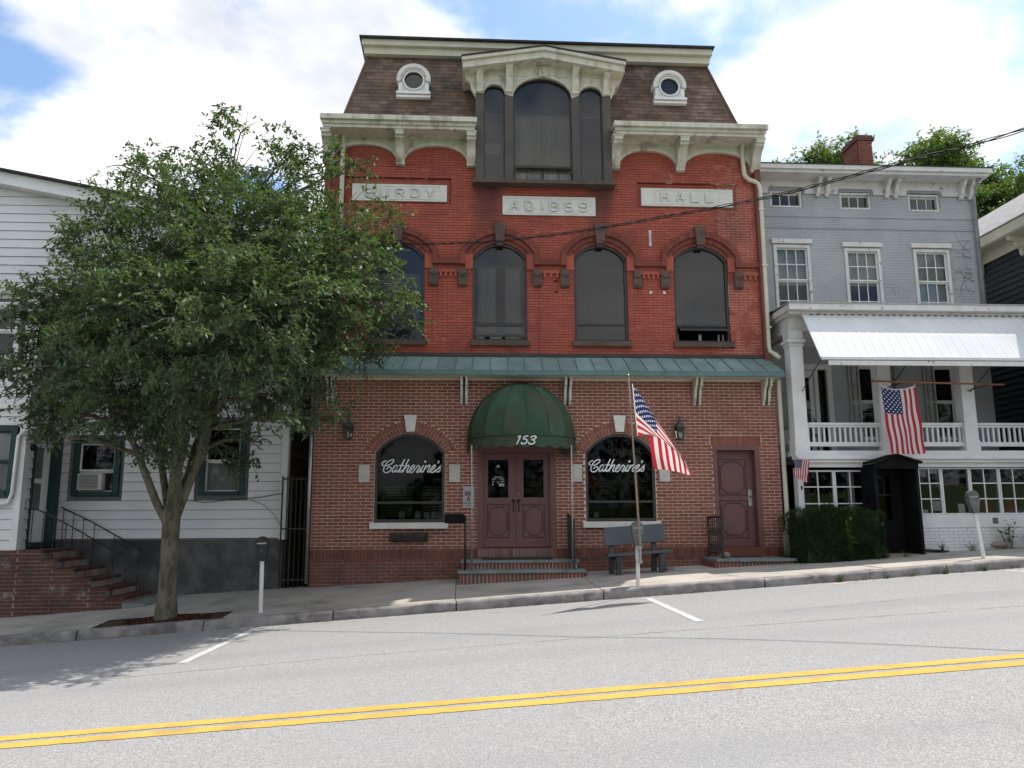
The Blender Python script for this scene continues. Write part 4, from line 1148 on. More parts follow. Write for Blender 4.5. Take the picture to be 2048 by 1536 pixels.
sub('transom_bars', g, 'dark_frame', D)
curtain(1.12, 1.735, 8.76, 10.36, DY + .20, 9, D, 'curtain', .03); curtain(1.75, 2.39, 8.76, 10.36, DY + .20, 9, D, 'curtain', .03)
sub('curtain_rod', G().tube([(.45, DY + .22, 10.39), (3.1, DY + .22, 10.39)], .014, 6), 'white_paint', D)
sub('stored_box', G().box(.47, .76, DY + .16, DY + .4, 8.75, 8.93), 'rock', D)
sub('stored_panel', G().xz([(.46, 9.55), (.80, 9.55), (.86, 9.80), (.46, 9.80)], DY + .4, DY + .42), 'paper', D)

# ---------------------------------------------------------------- mansard
MY0, MY1, MZ0, MZ1 = .27, 1.02, 9.98, 12.24
MXB, MXT = (-2.77, 6.41), (-2.24, 5.83)
M = part('mansard', G().hexa([(MXB[0], MY0, MZ0), (MXB[1], MY0, MZ0), (MXB[1], 9, MZ0), (MXB[0], 9, MZ0), (MXT[0], MY1, MZ1), (MXT[1], MY1, MZ1), (MXT[1], 8.4, MZ1), (MXT[0], 8.4, MZ1)]), 'roof_dark', B)
sl_len = math.hypot(MZ1 - MZ0, MY1 - MY0); s_ang = math.atan2(MY1 - MY0, MZ1 - MZ0)
rows = 21; rh = sl_len / rows
shm = {}
def shingle_mesh(w):
    k = round(w, 3)
    if k not in shm:
        g = G().hexa([(-w / 2, -.013, 0), (w / 2, -.013, 0), (w / 2, 0, 0), (-w / 2, 0, 0), (-w / 2, -.004, rh * 1.25), (w / 2, -.004, rh * 1.25), (w / 2, .004, rh * 1.25), (-w / 2, .004, rh * 1.25)])
        me = bpy.data.meshes.new('shingle'); me.from_pydata(g.v, [], g.f); me.materials.append(MATS['shingle']); shm[k] = me
    return shm[k]
sr = random.Random(12); placed = []
for i in range(rows):
    t = i / rows
    a = MXB[0] + (MXT[0] - MXB[0]) * t; b = MXB[1] + (MXT[1] - MXB[1]) * t
    y, z = MY0 + (MY1 - MY0) * t, MZ0 + (MZ1 - MZ0) * t
    x = a - (i % 2) * .09
    while x < b:
        w = sr.choice((.17, .2, .2, .24)); p, q = max(x, a), min(x + w, b); x += w
        if q - p < .06: continue
        if DX0 + .02 < p and q < DX1 - .02: continue
        placed.append((p, q, y - .012 + sr.uniform(-.004, .002), z))
vis = [s for s in placed if s[3] > 10.35]
singles = sorted(vis, key=lambda s: (-round(s[1] - s[0], 2), s[3]))[:300]; ss = set(singles)
for (p, q, y, z) in singles:
    inst('shingle', shingle_mesh(q - p - .006), M, ((p + q) / 2, y, z), (-s_ang, 0, 0))
g = G(); ca, sa = math.cos(s_ang), math.sin(s_ang)
for (p, q, y, z) in placed:
    if (p, q, y, z) in ss: continue
    pts = []
    for (X, Y, Z) in ((p + .003, -.013, 0), (q - .003, -.013, 0), (q - .003, 0, 0), (p + .003, 0, 0), (p + .003, -.004, rh * 1.25), (q - .003, -.004, rh * 1.25), (q - .003, .004, rh * 1.25), (p + .003, .004, rh * 1.25)):
        pts.append((X, y + Y * ca + Z * sa, z - Y * sa + Z * ca))
    g.hexa(pts)
sub('shingles', g, 'shingle', M, kind='stuff')
for s in (0, 1):
    sub('hip', G().tube([(MXB[s], MY0 - .02, MZ0), (MXT[s], MY1 - .02, MZ1)], .035, 6), 'shingle', M)
rc = part('roof_cornice', G().box(MXT[0] - .09, MXT[1] + .06, .84, 9, 12.19, 12.36).box(MXT[0] - .14, MXT[1] + .10, .74, 9, 12.362, 12.50), 'cream_clean', B)
sub('roof_edge', G().box(MXT[0] - .19, MXT[1] + .14, .66, 9.1, 12.502, 12.545), 'roof_dark', rc)
# --- round windows
for idx, (xc, zc_) in enumerate(((-1.145, 11.335), (4.785, 11.36))):
    y = .50; n = 28
    g = G()
    xs = frange(xc - .295, xc + .295, 41)
    outer = lambda x: zc_ + math.sqrt(max(0, .30 ** 2 - (x - xc) ** 2))
    inn_lo = lambda x: zc_ - .30
    def hole(x): return math.sqrt(max(0, .225 ** 2 - (x - xc) ** 2))
    g.strip(xs, inn_lo, lambda x: zc_ - hole(x), y, y + .5)
    g.strip(xs, lambda x: zc_ + hole(x), outer, y, y + .5)
    f = part('round_window', g, 'white_peel', B)
    sub('rim', G().ring(xc, zc_, .212, .245, -math.pi, math.pi, 32, y - .03, y - .001), 'white_paint', f)
    sub('hood', G().ring(xc, zc_, .30, .385, -R(98), R(98), 28, y - .07, y + .6).ring(xc, zc_, .262, .30, -R(90), R(90), 28, y - .035, y - .001), 'white_peel', f)
    for s in (-1, 1): sub('jamb', G().box(xc + s * .30 - .045, xc + s * .30 + .045, y - .03, y + .3, zc_ - .30, zc_ - .06), 'white_paint', f)
    sub('sill', G().box(xc - .385, xc + .385, y - .09, y + .3, zc_ - .36, zc_ - .302).box(xc - .385, xc + .385, y - .06, y + .2, zc_ - .44, zc_ - .385), 'white_paint', f)
    gg = G().ring(xc, zc_, 0.0005, .222, -math.pi, math.pi, 28, y + .04, y + .046)
    sub('pane', gg, 'glass_dark', f)
# --- side, rear and floors: closes the building
part('side_wall', G().box(GX0 + .02, GX0 + .15, .08, 9.2, -.4, 9.8).box(GX1 - .15, GX1 - .02, .08, 9.2, -.4, 9.8).box(GX0 + .15, GX1 - .15, 9.0, 9.2, -.4, 9.8), 'brick_old', B)
part('floor_slab', G().box(GX0 + .16, GX1 - .16, .30, 9.0, .55, .66).box(GX0 + .16, GX1 - .16, .30, 9.0, 4.2, 4.4).box(GX0 + .16, GX1 - .16, UY + .17, 9.0, 8.5, 8.62), 'interior', B)
part('inner_wall', G().box(GX0 + .16, GX1 - .16, 2.6, 2.7, .66, 4.2).box(GX0 + .16, GX1 - .16, 2.6, 2.7, 4.4, 8.5), 'interior', B)
# ================================================================ AT THE HALL'S DOORS
# --- dome awning
AWX, AWA, AWB, AWZ, AWH = 1.225, 1.11, 1.06, 3.06, 1.16
aw = thing('dome_awning', 'faded dark green canvas dome awning with number 153 over the double door', 'awning', (AWX, -.5, AWZ))
def dome(phi, t, off=0.0):
    c = math.cos(t); k = 1 + off
    return (AWX + AWA * k * math.sin(phi) * c, -.012 - AWB * k * math.cos(phi) * c ** .9, AWZ + AWH * k * math.sin(t))
seams = [-90, -66, -44, -22, 2, 26, 48, 68, 90]
for a, b in zip(seams, seams[1:]):
    g = G(); nu, nt_ = 7, 16
    for j in range(nt_ + 1):
        t = R(89.5) * j / nt_
        for i in range(nu):
            f = i / (nu - 1); ph = R(a + (b - a) * f)
            sag = -.022 * math.sin(math.pi * f) * math.cos(t)
            g.v.append(dome(ph, t, sag + .004 * math.sin(ph * 19 + t * 9)))
    for j in range(nt_):
        for i in range(nu - 1):
            p = j * nu + i; g.f.append((p, p + 1, p + nu + 1, p + nu))
    part('canvas_gore', g, 'awning_green', aw, smooth=True)
g = G()
for a in seams: g.tube([dome(R(a), R(89) * j / 14, .002) for j in range(15)], .010, 5)
part('seam', g, 'awning_green', aw, smooth=True)
g = G(); n = 64; rows_ = 6
for i in range(n + 1):
    ph = R(-90 + 180 * i / n); sc = abs(math.sin(i / n * math.pi * 11))
    for j in range(rows_ + 1):
        f = j / rows_; d = (.205 + .05 * sc) * f; wv = 1.0 + .014 * math.sin(ph * 23 + 1.3) * f + .012 * f
        g.v.append((AWX + AWA * wv * math.sin(ph), -.012 - AWB * wv * math.cos(ph), AWZ - d - (.05 * f if ph < -1.3 else 0)))
for i in range(n):
    for j in range(rows_):
        p = i * (rows_ + 1) + j; g.f.append((p, p + 1, p + rows_ + 2, p + rows_ + 1))
part('valance', g, 'awning_green', aw, smooth=True)
g = G().tube([(AWX + AWA * 1.012 * math.sin(R(a)), -.012 - AWB * 1.012 * math.cos(R(a)), AWZ) for a in range(-90, 91, 6)], .014, 6)
part('piping', g, 'awning_green', aw, smooth=True)
NUM = [[(530, 480), (640, 440), (690, 420), (600, 600), (470, 890)], [(1105, 435), (900, 440), (805, 610), (940, 585), (1035, 660), (1000, 800), (850, 880), (705, 860), (745, 775)],
       [(1215, 520), (1330, 440), (1480, 425), (1545, 500), (1460, 590), (1230, 650), (1360, 640), (1465, 720), (1400, 840), (1240, 895), (1110, 850), (1130, 770)]]
g = G()
k = .2025 / 500
for s in NUM: g.stroke(smooth2(s), 62 * k, -.006, 0, lambda p: ((p[0] - 1010) * k * .86, (650 - p[1]) * k * .86))
g.v = [(AWX + AWA * 1.028 * math.sin(x / AWA + .02), -.012 - AWB * 1.028 * math.cos(x / AWA + .02) - .006 + y, AWZ - .115 + z) for x, y, z in g.v]
part('lettering', g, 'lettering', aw)
for x in (.20, 2.125):
    p = part('pole', G().tube([(x, -.95, .46), (x - .015 if x < 1 else x + .01, -.95, 2.86)], .016, 8), 'steel', aw, smooth=True)
    sub('foot', G().lathe([(0, 0), (.045, 0), (.04, .012), (0, .014)], (x, -.95, .468), 12), 'steel', p)

# --- entrance steps
st = thing('entrance_steps', 'brick steps with bluestone treads below the double door', 'steps', (1.15, -.5, .3))
part('core', G().box(-.03, 2.32, -1.025, -.0, -.1, .425).box(.02, 2.26, -.552, -.0, .425, .585), 'mortar', st)
part('tread', G().box(-.07, 1.98, -1.08, -.50, .43, .480), 'bluestone', st)
part('tread', G().box(1.99, 2.36, -1.07, -.50, .43, .478), 'bluestone', st)
part('landing', G().box(-.02, 1.70, -.60, -.02, .592, .645), 'bluestone', st)
part('landing', G().box(1.71, 2.31, -.59, -.02, .592, .643), 'bluestone', st)
rb = unit_box_mesh('riser_brick', .055, .06, .19, 'brick_step'); rb2 = unit_box_mesh('riser_brick_upper', .055, .06, .115, 'brick_step')
def step_brick(me, x, y, z, rz=0):
    o = bpy.data.objects.new('riser_brick', me); link(o, st); o.matrix_parent_inverse = Matrix.Translation(-Vector(st.location)); o.location = (x, y, z); o.rotation_euler = (0, 0, rz)
for i in range(32): step_brick(rb, .005 + i * .0735, -1.04 + jr.uniform(-.004, .004), .327)
for i in range(30): step_brick(rb2, .055 + i * .0735, -.565 + jr.uniform(-.004, .004), .532)
for i in range(13): step_brick(rb, 2.335, -.98 + i * .0735, .327, R(-90))
mat_ = mk('door_mat', G().box(.42, 1.80, -.42, -.06, .646, .662), 'iron'); tag(mat_, 'dark rubber mat lying before the double door', 'door mat')

# --- lanterns
def lantern(x, label):
    z = 3.03; y = -.15
    t = thing('wall_lantern', label, 'lantern', (x, 0, z), 'carriage lanterns on the hall front')
    part('back_plate', G().box(x - .045, x + .045, -.03, .0, z + .10, z + .36), 'lamp_metal', t)
    part('arm', G().tube([(x, -.02, z + .33), (x, -.10, z + .42), (x, y, z + .46), (x, y, z + .38)], .012, 7), 'lamp_metal', t, smooth=True)
    part('roof', G().lathe([(.115, .27), (.10, .31), (.05, .37), (.03, .40), (.022, .46), (.012, .52), (0, .525)], (x, y, z), 6), 'lamp_metal', t)
    part('base', G().lathe([(0, -.01), (.03, 0), (.07, .015), (.078, .045), (.0, .046)], (x, y, z), 6), 'lamp_metal', t)
    g = G()
    for k in range(6):
        a = 2 * math.pi * k / 6; g.tube([(x + .078 * math.cos(a), y + .078 * math.sin(a), z + .04), (x + .11 * math.cos(a), y + .11 * math.sin(a), z + .28)], .006, 4)
    part('cage', g, 'lamp_metal', t)
    part('glass', G().lathe([(.073, .046), (.104, .275)], (x, y, z), 6), 'glass_lamp', t)
    part('bulb', G().lathe([(0, .05), (.016, .05), (.02, .12), (.014, .17), (0, .19)], (x, y, z), 10), 'white_paint', t, smooth=True)
lantern(-2.31, 'dark metal lantern on the wall at the far left of the hall front')
lantern(4.52, 'dark metal lantern on the wall right of the street flag')

# --- wall notice
nt_o = thing('wall_notice', 'small grey notice with a red figure beside the double door', 'notice', (.136, -.03, 1.67))
part('plate', G().box(.025, .25, -.032, -.014, 1.665, 2.098), 'notice_grey', nt_o)
g = G()
for r_ in range(3):
    for c in range(6): g.box(.056 + c * .028, .078 + c * .028, -.0345, -.032, 1.912 + r_ * .03, 1.934 + r_ * .03)
part('print', g, 'iron', nt_o)
part('print', G().xz([(.128, 1.905), (.142, 1.905), (.172, 1.80), (.15, 1.80), (.136, 1.84), (.124, 1.80), (.098, 1.80)], -.0345, -.032), 'red_print', nt_o)
g = G()
for x in (.05, .085, .12, .155, .19): g.box(x, x + .024, -.0345, -.032, 1.745, 1.775)
for x in (.085, .12, .155): g.box(x, x + .022, -.0345, -.032, 1.695, 1.725)
part('print', g, 'meter_grey', nt_o)

# --- menu box on a post, handrail
mb = thing('menu_box', 'black box on a slim iron post at the left of the entrance steps', 'menu box', (.07, -.80, .478))
part('post', G().tube([(.07, -.80, .478), (.07, -.80, 1.50)], .022, 8), 'iron', mb, smooth=True)
part('case', G().box(-.33, .05, -.86, -.70, 1.36, 1.53), 'black_paint', mb)
part('lid', G().box(-.345, .06, -.875, -.69, 1.532, 1.555), 'iron', mb)
def railing(name, label, x, y0, y1, zb0, zb1, h, nb, scrolls):
    t = thing(name, label, 'railing', (x, (y0 + y1) / 2, zb0))
    zt0, zt1 = zb0 + h, zb1 + h
    part('top_rail', G().tube([(x, y0 - .03, zt0), (x, y1, zt1)], .020, 8), 'iron', t, smooth=True)
    part('bottom_rail', G().tube([(x, y0, zb0 + .09), (x, y1, zb1 + .09)], .010, 6), 'iron', t)
    for (y, zb, zt) in ((y0, zb0, zt0), (y1, zb1, zt1)): part('post', G().box(x - .018, x + .018, y - .018, y + .018, zb, zt), 'iron', t)
    for k in range(1, nb):
        f = k / nb; y = y0 + (y1 - y0) * f; zb = zb0 + (zb1 - zb0) * f
        g = G().box(x - .008, x + .008, y - .008, y + .008, zb + .09, zb + h)
        if scrolls:
            for s in (-1, 1):
                g.tube([(x, y + s * (.03 + .03 * math.sin(a * 1.0)), zb + .15 + (h - .25) * a / 12) for a in range(13)], .006, 4)
        part('baluster', g, 'iron', t)
    return t
railing('handrail', 'black iron handrail at the right of the entrance steps', 2.16, -.92, -.08, .478, .60, .93, 9, True)
railing('step_railing', 'scrolled black iron railing beside the plain side door', 5.07, -.90, -.06, .655, .655, .80, 6, True)
# --- side step
ss_ = thing('side_step', 'low brick step with stone slab before the plain side door', 'steps', (5.7, -.5, .5))
part('core', G().box(4.98, 6.46, -.902, -.0, .2, .598), 'mortar', ss_)
part('slab', G().box(4.93, 5.36, -.96, -.02, .602, .655), 'bluestone', ss_)
part('slab', G().box(5.37, 6.52, -.97, -.02, .60, .650), 'bluestone', ss_)
for i in range(20):
    o = bpy.data.objects.new('riser_brick', rb2); link(o, ss_); o.matrix_parent_inverse = Matrix.Translation(-Vector(ss_.location))
    o.location = (5.02 + i * .0735, -.915 + jr.uniform(-.004, .004), .54)
for i in range(12):
    o = bpy.data.objects.new('riser_brick', rb2); link(o, ss_); o.matrix_parent_inverse = Matrix.Translation(-Vector(ss_.location))
    o.location = (4.965, -.86 + i * .0735, .54); o.rotation_euler = (0, 0, R(90))
tag(mk('door_mat', G().box(5.45, 6.05, -.40, -.08, .652, .664), 'iron'), 'dark mat lying before the plain side door', 'door mat')
def stone_lump(name, c, r, mat, seed, sq=(1, 1, .6)):
    rr = random.Random(seed); bm = bmesh.new(); bmesh.ops.create_icosphere(bm, subdivisions=2, radius=1)
    for v in bm.verts:
        k = 1 + rr.uniform(-.12, .12); v.co = Vector((v.co.x * r * sq[0] * k + c[0], v.co.y * r * sq[1] * k + c[1], v.co.z * r * sq[2] * k + c[2]))
    me = bpy.data.meshes.new(name); bm.to_mesh(me); bm.free(); me.materials.append(MATS[mat])
    o = link(bpy.data.objects.new(name, me)); smooth_by_angle(o, 35); return o
tag(stone_lump('door_stone', (5.20, -.62, .71), .11, 'rock', 2), 'round brown stone resting at the foot of the scrolled railing', 'stone')
tag(mk('loose_brick', G().box(3.93, 4.09, -.98, -.86, zg(4, -.9), zg(4, -.9) + .085), 'rock'), 'single worn brick lying on the sidewalk by the bench', 'brick')
# --- dried planter under the left shop window
pt = thing('window_planter', 'dark hanging planter with dried stalks under the left shop window', 'planter', (-1.06, -.1, .99))
part('trough', G().yz([(-.012, 1.16), (-.20, 1.16), (-.17, 1.02), (-.012, .99)], -1.42, -.68), 'iron', pt)
g = G(); pr = random.Random(5)
for k in range(260):
    x = pr.uniform(-1.44, -.66); y = pr.uniform(-.22, -.03); z = 1.15; dx, dz = pr.uniform(-.06, .06), pr.uniform(-.08, .07)
    g.tri((x, y, z), (x + .012, y, z), (x + dx, y - pr.uniform(0, .06), z + dz))
part('dried_stalks', g, 'dried', pt, kind='stuff', fix=False)

# --- bench (stands on the slope)
bn = thing('bench', 'grey painted wooden bench below the right shop window', 'bench', (3.35, -1.0, zg(3.35, -1.0)))
slope = .0655
bz = lambda x, z: z + slope * (x - 3.36)
def board(x0, x1, ya, za, yb, zb, t):   # a board between two edges (y,z) with thickness t, along the slope
    d = Vector((yb - ya, zb - za)).normalized(); n_ = Vector((-d.y, d.x)) * t
    P = lambda x, y, z: (x, y, bz(x, z))
    return G().hexa([P(x0, ya, za), P(x1, ya, za), P(x1, yb, zb), P(x0, yb, zb), P(x0, ya + n_.x, za + n_.y), P(x1, ya + n_.x, za + n_.y), P(x1, yb + n_.x, zb + n_.y), P(x0, yb + n_.x, zb + n_.y)])
part('backrest', board(2.75, 3.93, -.93, .95, -.83, 1.29, .04), 'bench_grey', bn)
part('seat', board(2.75, 3.99, -1.28, .765, -1.08, .76, .05), 'bench_grey', bn)
part('seat', board(2.75, 3.99, -1.06, .76, -.88, .755, .05), 'bench_grey', bn)
for xa in (2.93, 3.76):
    zb_ = zg(xa, -1.0) - .0
    g = G()
    xb = xa + .09
    g.hexa([(xa, -1.16, zg(xa, -1.2)), (xb, -1.16, zg(xb, -1.2)), (xb, -1.06, zg(xb, -1.1)), (xa, -1.06, zg(xa, -1.1)), (xa, -1.24, bz(xa, .755)), (xb, -1.24, bz(xb, .755)), (xb, -1.12, bz(xb, .755)), (xa, -1.12, bz(xa, .755))])
    part('leg', g, 'bench_grey', bn)
    g = G().hexa([(xa - .08, -.86, zg(xa, -.86)), (xa + .01, -.86, zg(xa, -.86)), (xa + .01, -.76, zg(xa, -.76)), (xa - .08, -.76, zg(xa, -.76)),
                  (xa - .08, -.93, bz(xa, .755)), (xa + .01, -.93, bz(xa, .755)), (xa + .01, -.83, bz(xa, .755)), (xa - .08, -.83, bz(xa, .755))])
    g.hexa([(xa - .08, -.925, bz(xa, .757)), (xa + .01, -.925, bz(xa, .757)), (xa + .01, -.83, bz(xa, .757)), (xa - .08, -.83, bz(xa, .757)),
            (xa - .08, -.845, bz(xa, 1.22)), (xa + .01, -.845, bz(xa, 1.22)), (xa + .01, -.80, bz(xa, 1.22)), (xa - .08, -.80, bz(xa, 1.22))])
    part('leg', g, 'bench_grey', bn)
    part('brace', G().box(xa - .02, xa + .03, -1.22, -.86, bz(xa, .68), bz(xa, .752)), 'bench_grey', bn)

# --- parking meters
def meter(x, y, hh, label, lean=(0, 0), head='meter_grey', scale=1.0):
    z = zg(x, y); t = thing('parking_meter', label, 'parking meter', (x, y, z), 'parking meters along the kerb')
    hb = hh - .40 * scale
    part('post', G().lathe([(0, 0), (.034, 0), (.034, hb), (0, hb)], (x, y, z), 14), 'meter_post', t, smooth=False)
    smooth_by_angle(t.children[-1], 40)
    s = scale
    prof = [(-.10, .39), (-.098, .30), (-.085, .22), (-.06, .09), (-.05, 0), (.05, 0), (.06, .09), (.085, .22), (.098, .30), (.10, .39)]
    g = G()
    body = [(a * s, b * s * .72) for a, b in prof]
    g.xz([(x + a, z + hb - .01 + b) for a, b in body], y - .055 * s, y + .055 * s)
    part('housing', g, head, t)
    dome_ = [(x + .104 * s * math.cos(R(a)), z + hb + .272 * s + .115 * s * math.sin(R(a))) for a in range(0, 181, 12)]
    part('dome', G().xz(dome_, y - .048 * s, y + .048 * s), head, t)
    part('band', G().box(x - .075 * s, x + .075 * s, y - .062 * s, y - .05 * s, z + hb + .262 * s, z + hb + .285 * s), 'steel', t)
    part('coin_slot', G().lathe([(0, 0), (.012, 0), (.012, .012), (0, .013)], (x, y - .06 * s, z + hb + .15 * s), 10), 'steel', t)
    t.rotation_euler = (R(lean[0]), R(lean[1]), 0)
    return t
meter(-3.25, -2.85, 1.235, 'parking meter with dark head on white post right of the tree', (0, -1.0), 'iron')
meter(2.93, -3.0, 1.075, 'parking meter with grey head and the flagpole strapped to it', (0, .6))
meter(9.14, -2.7, 1.20, 'leaning parking meter before the white storefront', (0, -5.5))

# --- flag on a pole strapped to the middle meter
fl = thing('street_flag', 'stars and stripes flag blowing from a pole strapped to the middle parking meter', 'flag', (2.96, -3.07, .75))
part('pole', G().tube([(2.97, -3.07, .72), (2.965, -3.10, .96), (2.675, -3.92, 3.70)], [.017, .017, .014], 9), 'wood_pole', fl, smooth=True)
part('finial', G().lathe([(0, 0), (.02, .005), (.024, .02), (.012, .04), (0, .045)], (2.672, -3.925, 3.695), 10), 'brass', fl, smooth=True)
g = G().tube([(2.96, -3.085, .70), (2.962, -3.095, .98)], .024, 10)
for z in (.72, .95): g.box(2.885, 3.0, -3.11, -2.955, z, z + .02)
part('holder', g, 'steel', fl)
def lerp(pts, t):
    t = max(0, min(.9999, t)) * (len(pts) - 1); i = int(t); f = t - i
    return tuple(pts[i][k] + (pts[i + 1][k] - pts[i][k]) * f for k in range(3))
def cloth(name, rows_, nu, nv, parent, thick_amp, uvf=lambda u, v: (u, v)):
    # rows_: list of (u, polyline over v) station curves
    g = G(); uv = []
    for j in range(nv + 1):
        v = j / nv
        for i in range(nu + 1):
            u = i / nu
            for (u0, p0), (u1, p1) in zip(rows_, rows_[1:]):
                if u <= u1 + 1e-9: break
            f = (u - u0) / (u1 - u0); a, b = lerp(p0, v), lerp(p1, v)
            p = [a[k] + (b[k] - a[k]) * f for k in range(3)]
            p[1] += thick_amp * math.sin(u * 13 + v * 4) * min(1, u * 3) + thick_amp * .5 * math.sin(v * 15 + u * 5) * min(1, u * 3)
            g.v.append(tuple(p)); uv.append(uvf(u, v))
    for j in range(nv):
        for i in range(nu):
            p = j * (nu + 1) + i; g.f.append((p, p + 1, p + nu + 2, p + nu + 1))
    o = part(name, g, 'flag_cloth', parent, smooth=True, fix=False)
    l = o.data.uv_layers.new(name='UVMap')
    for lp in o.data.loops: l.data[lp.index].uv = uv[lp.vertex_index]
    return o
hoist = [(2.745, -3.85, 3.605), (2.81, -3.70, 3.19), (2.876, -3.55, 2.775)]
fold = [(3.65, -3.80, 2.205), (3.519, -3.86, 2.425), (3.429, -3.84, 2.509), (3.306, -3.78, 2.611), (3.200, -3.70, 2.738), (3.047, -3.62, 2.776)]
mid1 = [tuple(a * .5 + b * .5 for a, b in zip(lerp(hoist, v / 5), fold[v])) for v in range(6)]
mid1[0] = (3.19, -3.84, 2.93)
bot = [(3.685, -3.80, 2.105), (3.62, -3.70, 2.145), (3.536, -3.62, 2.174), (3.444, -3.54, 2.201), (3.309, -3.50, 2.221), (3.140, -3.50, 2.232)]
def flag_uv(u, v):
    uf = .95 - .62 * v
    return (u / .58 * uf, v) if u < .58 else (uf + (u - .58) / .42 * (1 - uf), v)
cloth('cloth', [(0, hoist), (.30, mid1), (.58, fold), (1.0, bot)], 50, 39, fl, .018, flag_uv)

# ================================================================ TREES AND GREENERY
def leaf_quad(g, p, d, up, L, W, r):
    side = d.cross(up)
    side = side.normalized() if side.length > 1e-5 else Vector((1, 0, 0))
    n_ = side.cross(d)
    m = p + d * (L * .5) + n_ * (-.08 * L)
    tip = p + d * L - n_ * (.12 * L)
    i = len(g.v)
    g.v += [tuple(p), tuple(m + side * W / 2), tuple(tip), tuple(m - side * W / 2)]
    g.f.append((i, i + 1, i + 2, i + 3))
def make_tree(name, label, root_p, fork_p, limbs, lobes, twigs_per, leaf_L, seed, mat='leaf', trunk_r=.16, nleaf=11, twig_len=(.2, .42), clump=.30, ntw=9, far=False):
    r = random.Random(seed)
    t = thing(name, label, 'tree', root_p)
    g = G(); rp, fp = Vector(root_p), Vector(fork_p)
    base = [rp + Vector((0, 0, -.1)), rp + Vector((0, 0, .05)), rp + (fp - rp) * .25, rp + (fp - rp) * .6, fp]
    base += [fp + Vector((0, 0, .22))]
    g.tube(base, [trunk_r * 1.55, trunk_r * 1.32, trunk_r * 1.04, trunk_r * .97, trunk_r * 1.02, trunk_r * .6], 14)
    ends = []
    def limb(a, b, r0, r1, n=6, sag=.12):
        pts = []; off = Vector((r.uniform(-1, 1), r.uniform(-1, 1), 0)) * (b - a).length * .07
        for i in range(n + 1):
            f = i / n; p = a.lerp(b, f) + off * math.sin(math.pi * f) + Vector((0, 0, sag * math.sin(math.pi * f)))
            p += Vector((r.uniform(-1, 1), r.uniform(-1, 1), r.uniform(-1, 1))) * (b - a).length * .012 * (0 < i < n); pts.append(p)
        g.tube(pts, [r0 + (r1 - r0) * i / n for i in range(n + 1)], 7 if r0 > .03 else 5, False)
        return pts
    mains = []
    for (q, r0, r1) in limbs:
        pts = limb(fp + Vector((0, 0, -.30)), Vector(q), r0 * .98, r1 * .85, 8); mains += [(p, r0 + (r1 - r0) * i / 8) for i, p in enumerate(pts) if i > 1]
    lg = G()
    for (c, rad) in lobes:
        c = Vector(c)
        near = min(mains, key=lambda m: (m[0] - c).length + .6 * max(0, m[0].z - c.z + .2))
        pts = limb(near[0], c, min(near[1] * .7, .05), .014, 6)
        inner = [p for p in pts[2:]]
        for _ in range(5):
            s = r.choice(inner); e = c + Vector((r.gauss(0, 1), r.gauss(0, 1), r.gauss(0, 1))).normalized() * rad * r.uniform(.5, .9)
            limb(s, e, .013, .004, 4, .03)
        for _ in range(max(3, int(twigs_per * (rad / .9) ** 2 * (1.0 if far else .72 if c.z > 6.4 else 1.3 if c.x < -5 else 1.1)))):
            v = Vector((r.gauss(0, 1), r.gauss(0, 1), r.gauss(0, 1))).normalized()
            k = r.random() ** .40 * (1 + .15 * math.sin(v.x * 5 + v.z * 7 + c.x) + r.uniform(-.10, .15))
            cc = c + Vector((v.x, v.y, v.z * .85)) * rad * k            # one spray of leafy twigs
            cr = clump * r.uniform(.7, 1.25); out = (v + Vector((0, 0, .15))).normalized()
            for _ in range(ntw):
                p = cc + Vector((r.gauss(0, .42), r.gauss(0, .42), r.gauss(0, .22))) * cr
                d = (out * .8 + Vector((r.uniform(-1, 1), r.uniform(-1, 1), r.uniform(-.35, .45)))).normalized()
                tl = r.uniform(*twig_len)
                q = p + d * tl + Vector((0, 0, -.20 * tl))
                g.tube([p, p.lerp(q, .5) + Vector((0, 0, .03)), q], [.004, .003, .0015], 3, False)
                for j in range(nleaf):
                    f = (j + .6) / nleaf; b = p.lerp(q, f) + Vector((0, 0, .03 * math.sin(math.pi * f)))
                    sd = Vector((r.gauss(0, 1), r.gauss(0, 1), r.gauss(0, .6) - .35)).normalized()
                    ld = (d * .5 + sd).normalized()
                    leaf_quad(lg, b, ld, Vector((r.uniform(-.5, .5), r.uniform(-.5, .5), 1)), leaf_L * r.uniform(.6, 1.3), leaf_L * r.uniform(.34, .50), r)
    part('trunk', g, 'bark', t, smooth=True)
    part('crown', lg, mat, t, fix=False)
    return t
PX = lambda px, dy: (-7.83 + px * .00843) * (13.7 + dy) / 13.7
PZ = lambda py, dy: 1.45 + (9.08 - (py - 185) * .00902 - 1.45) * (13.7 + dy) / 13.7
lob = []
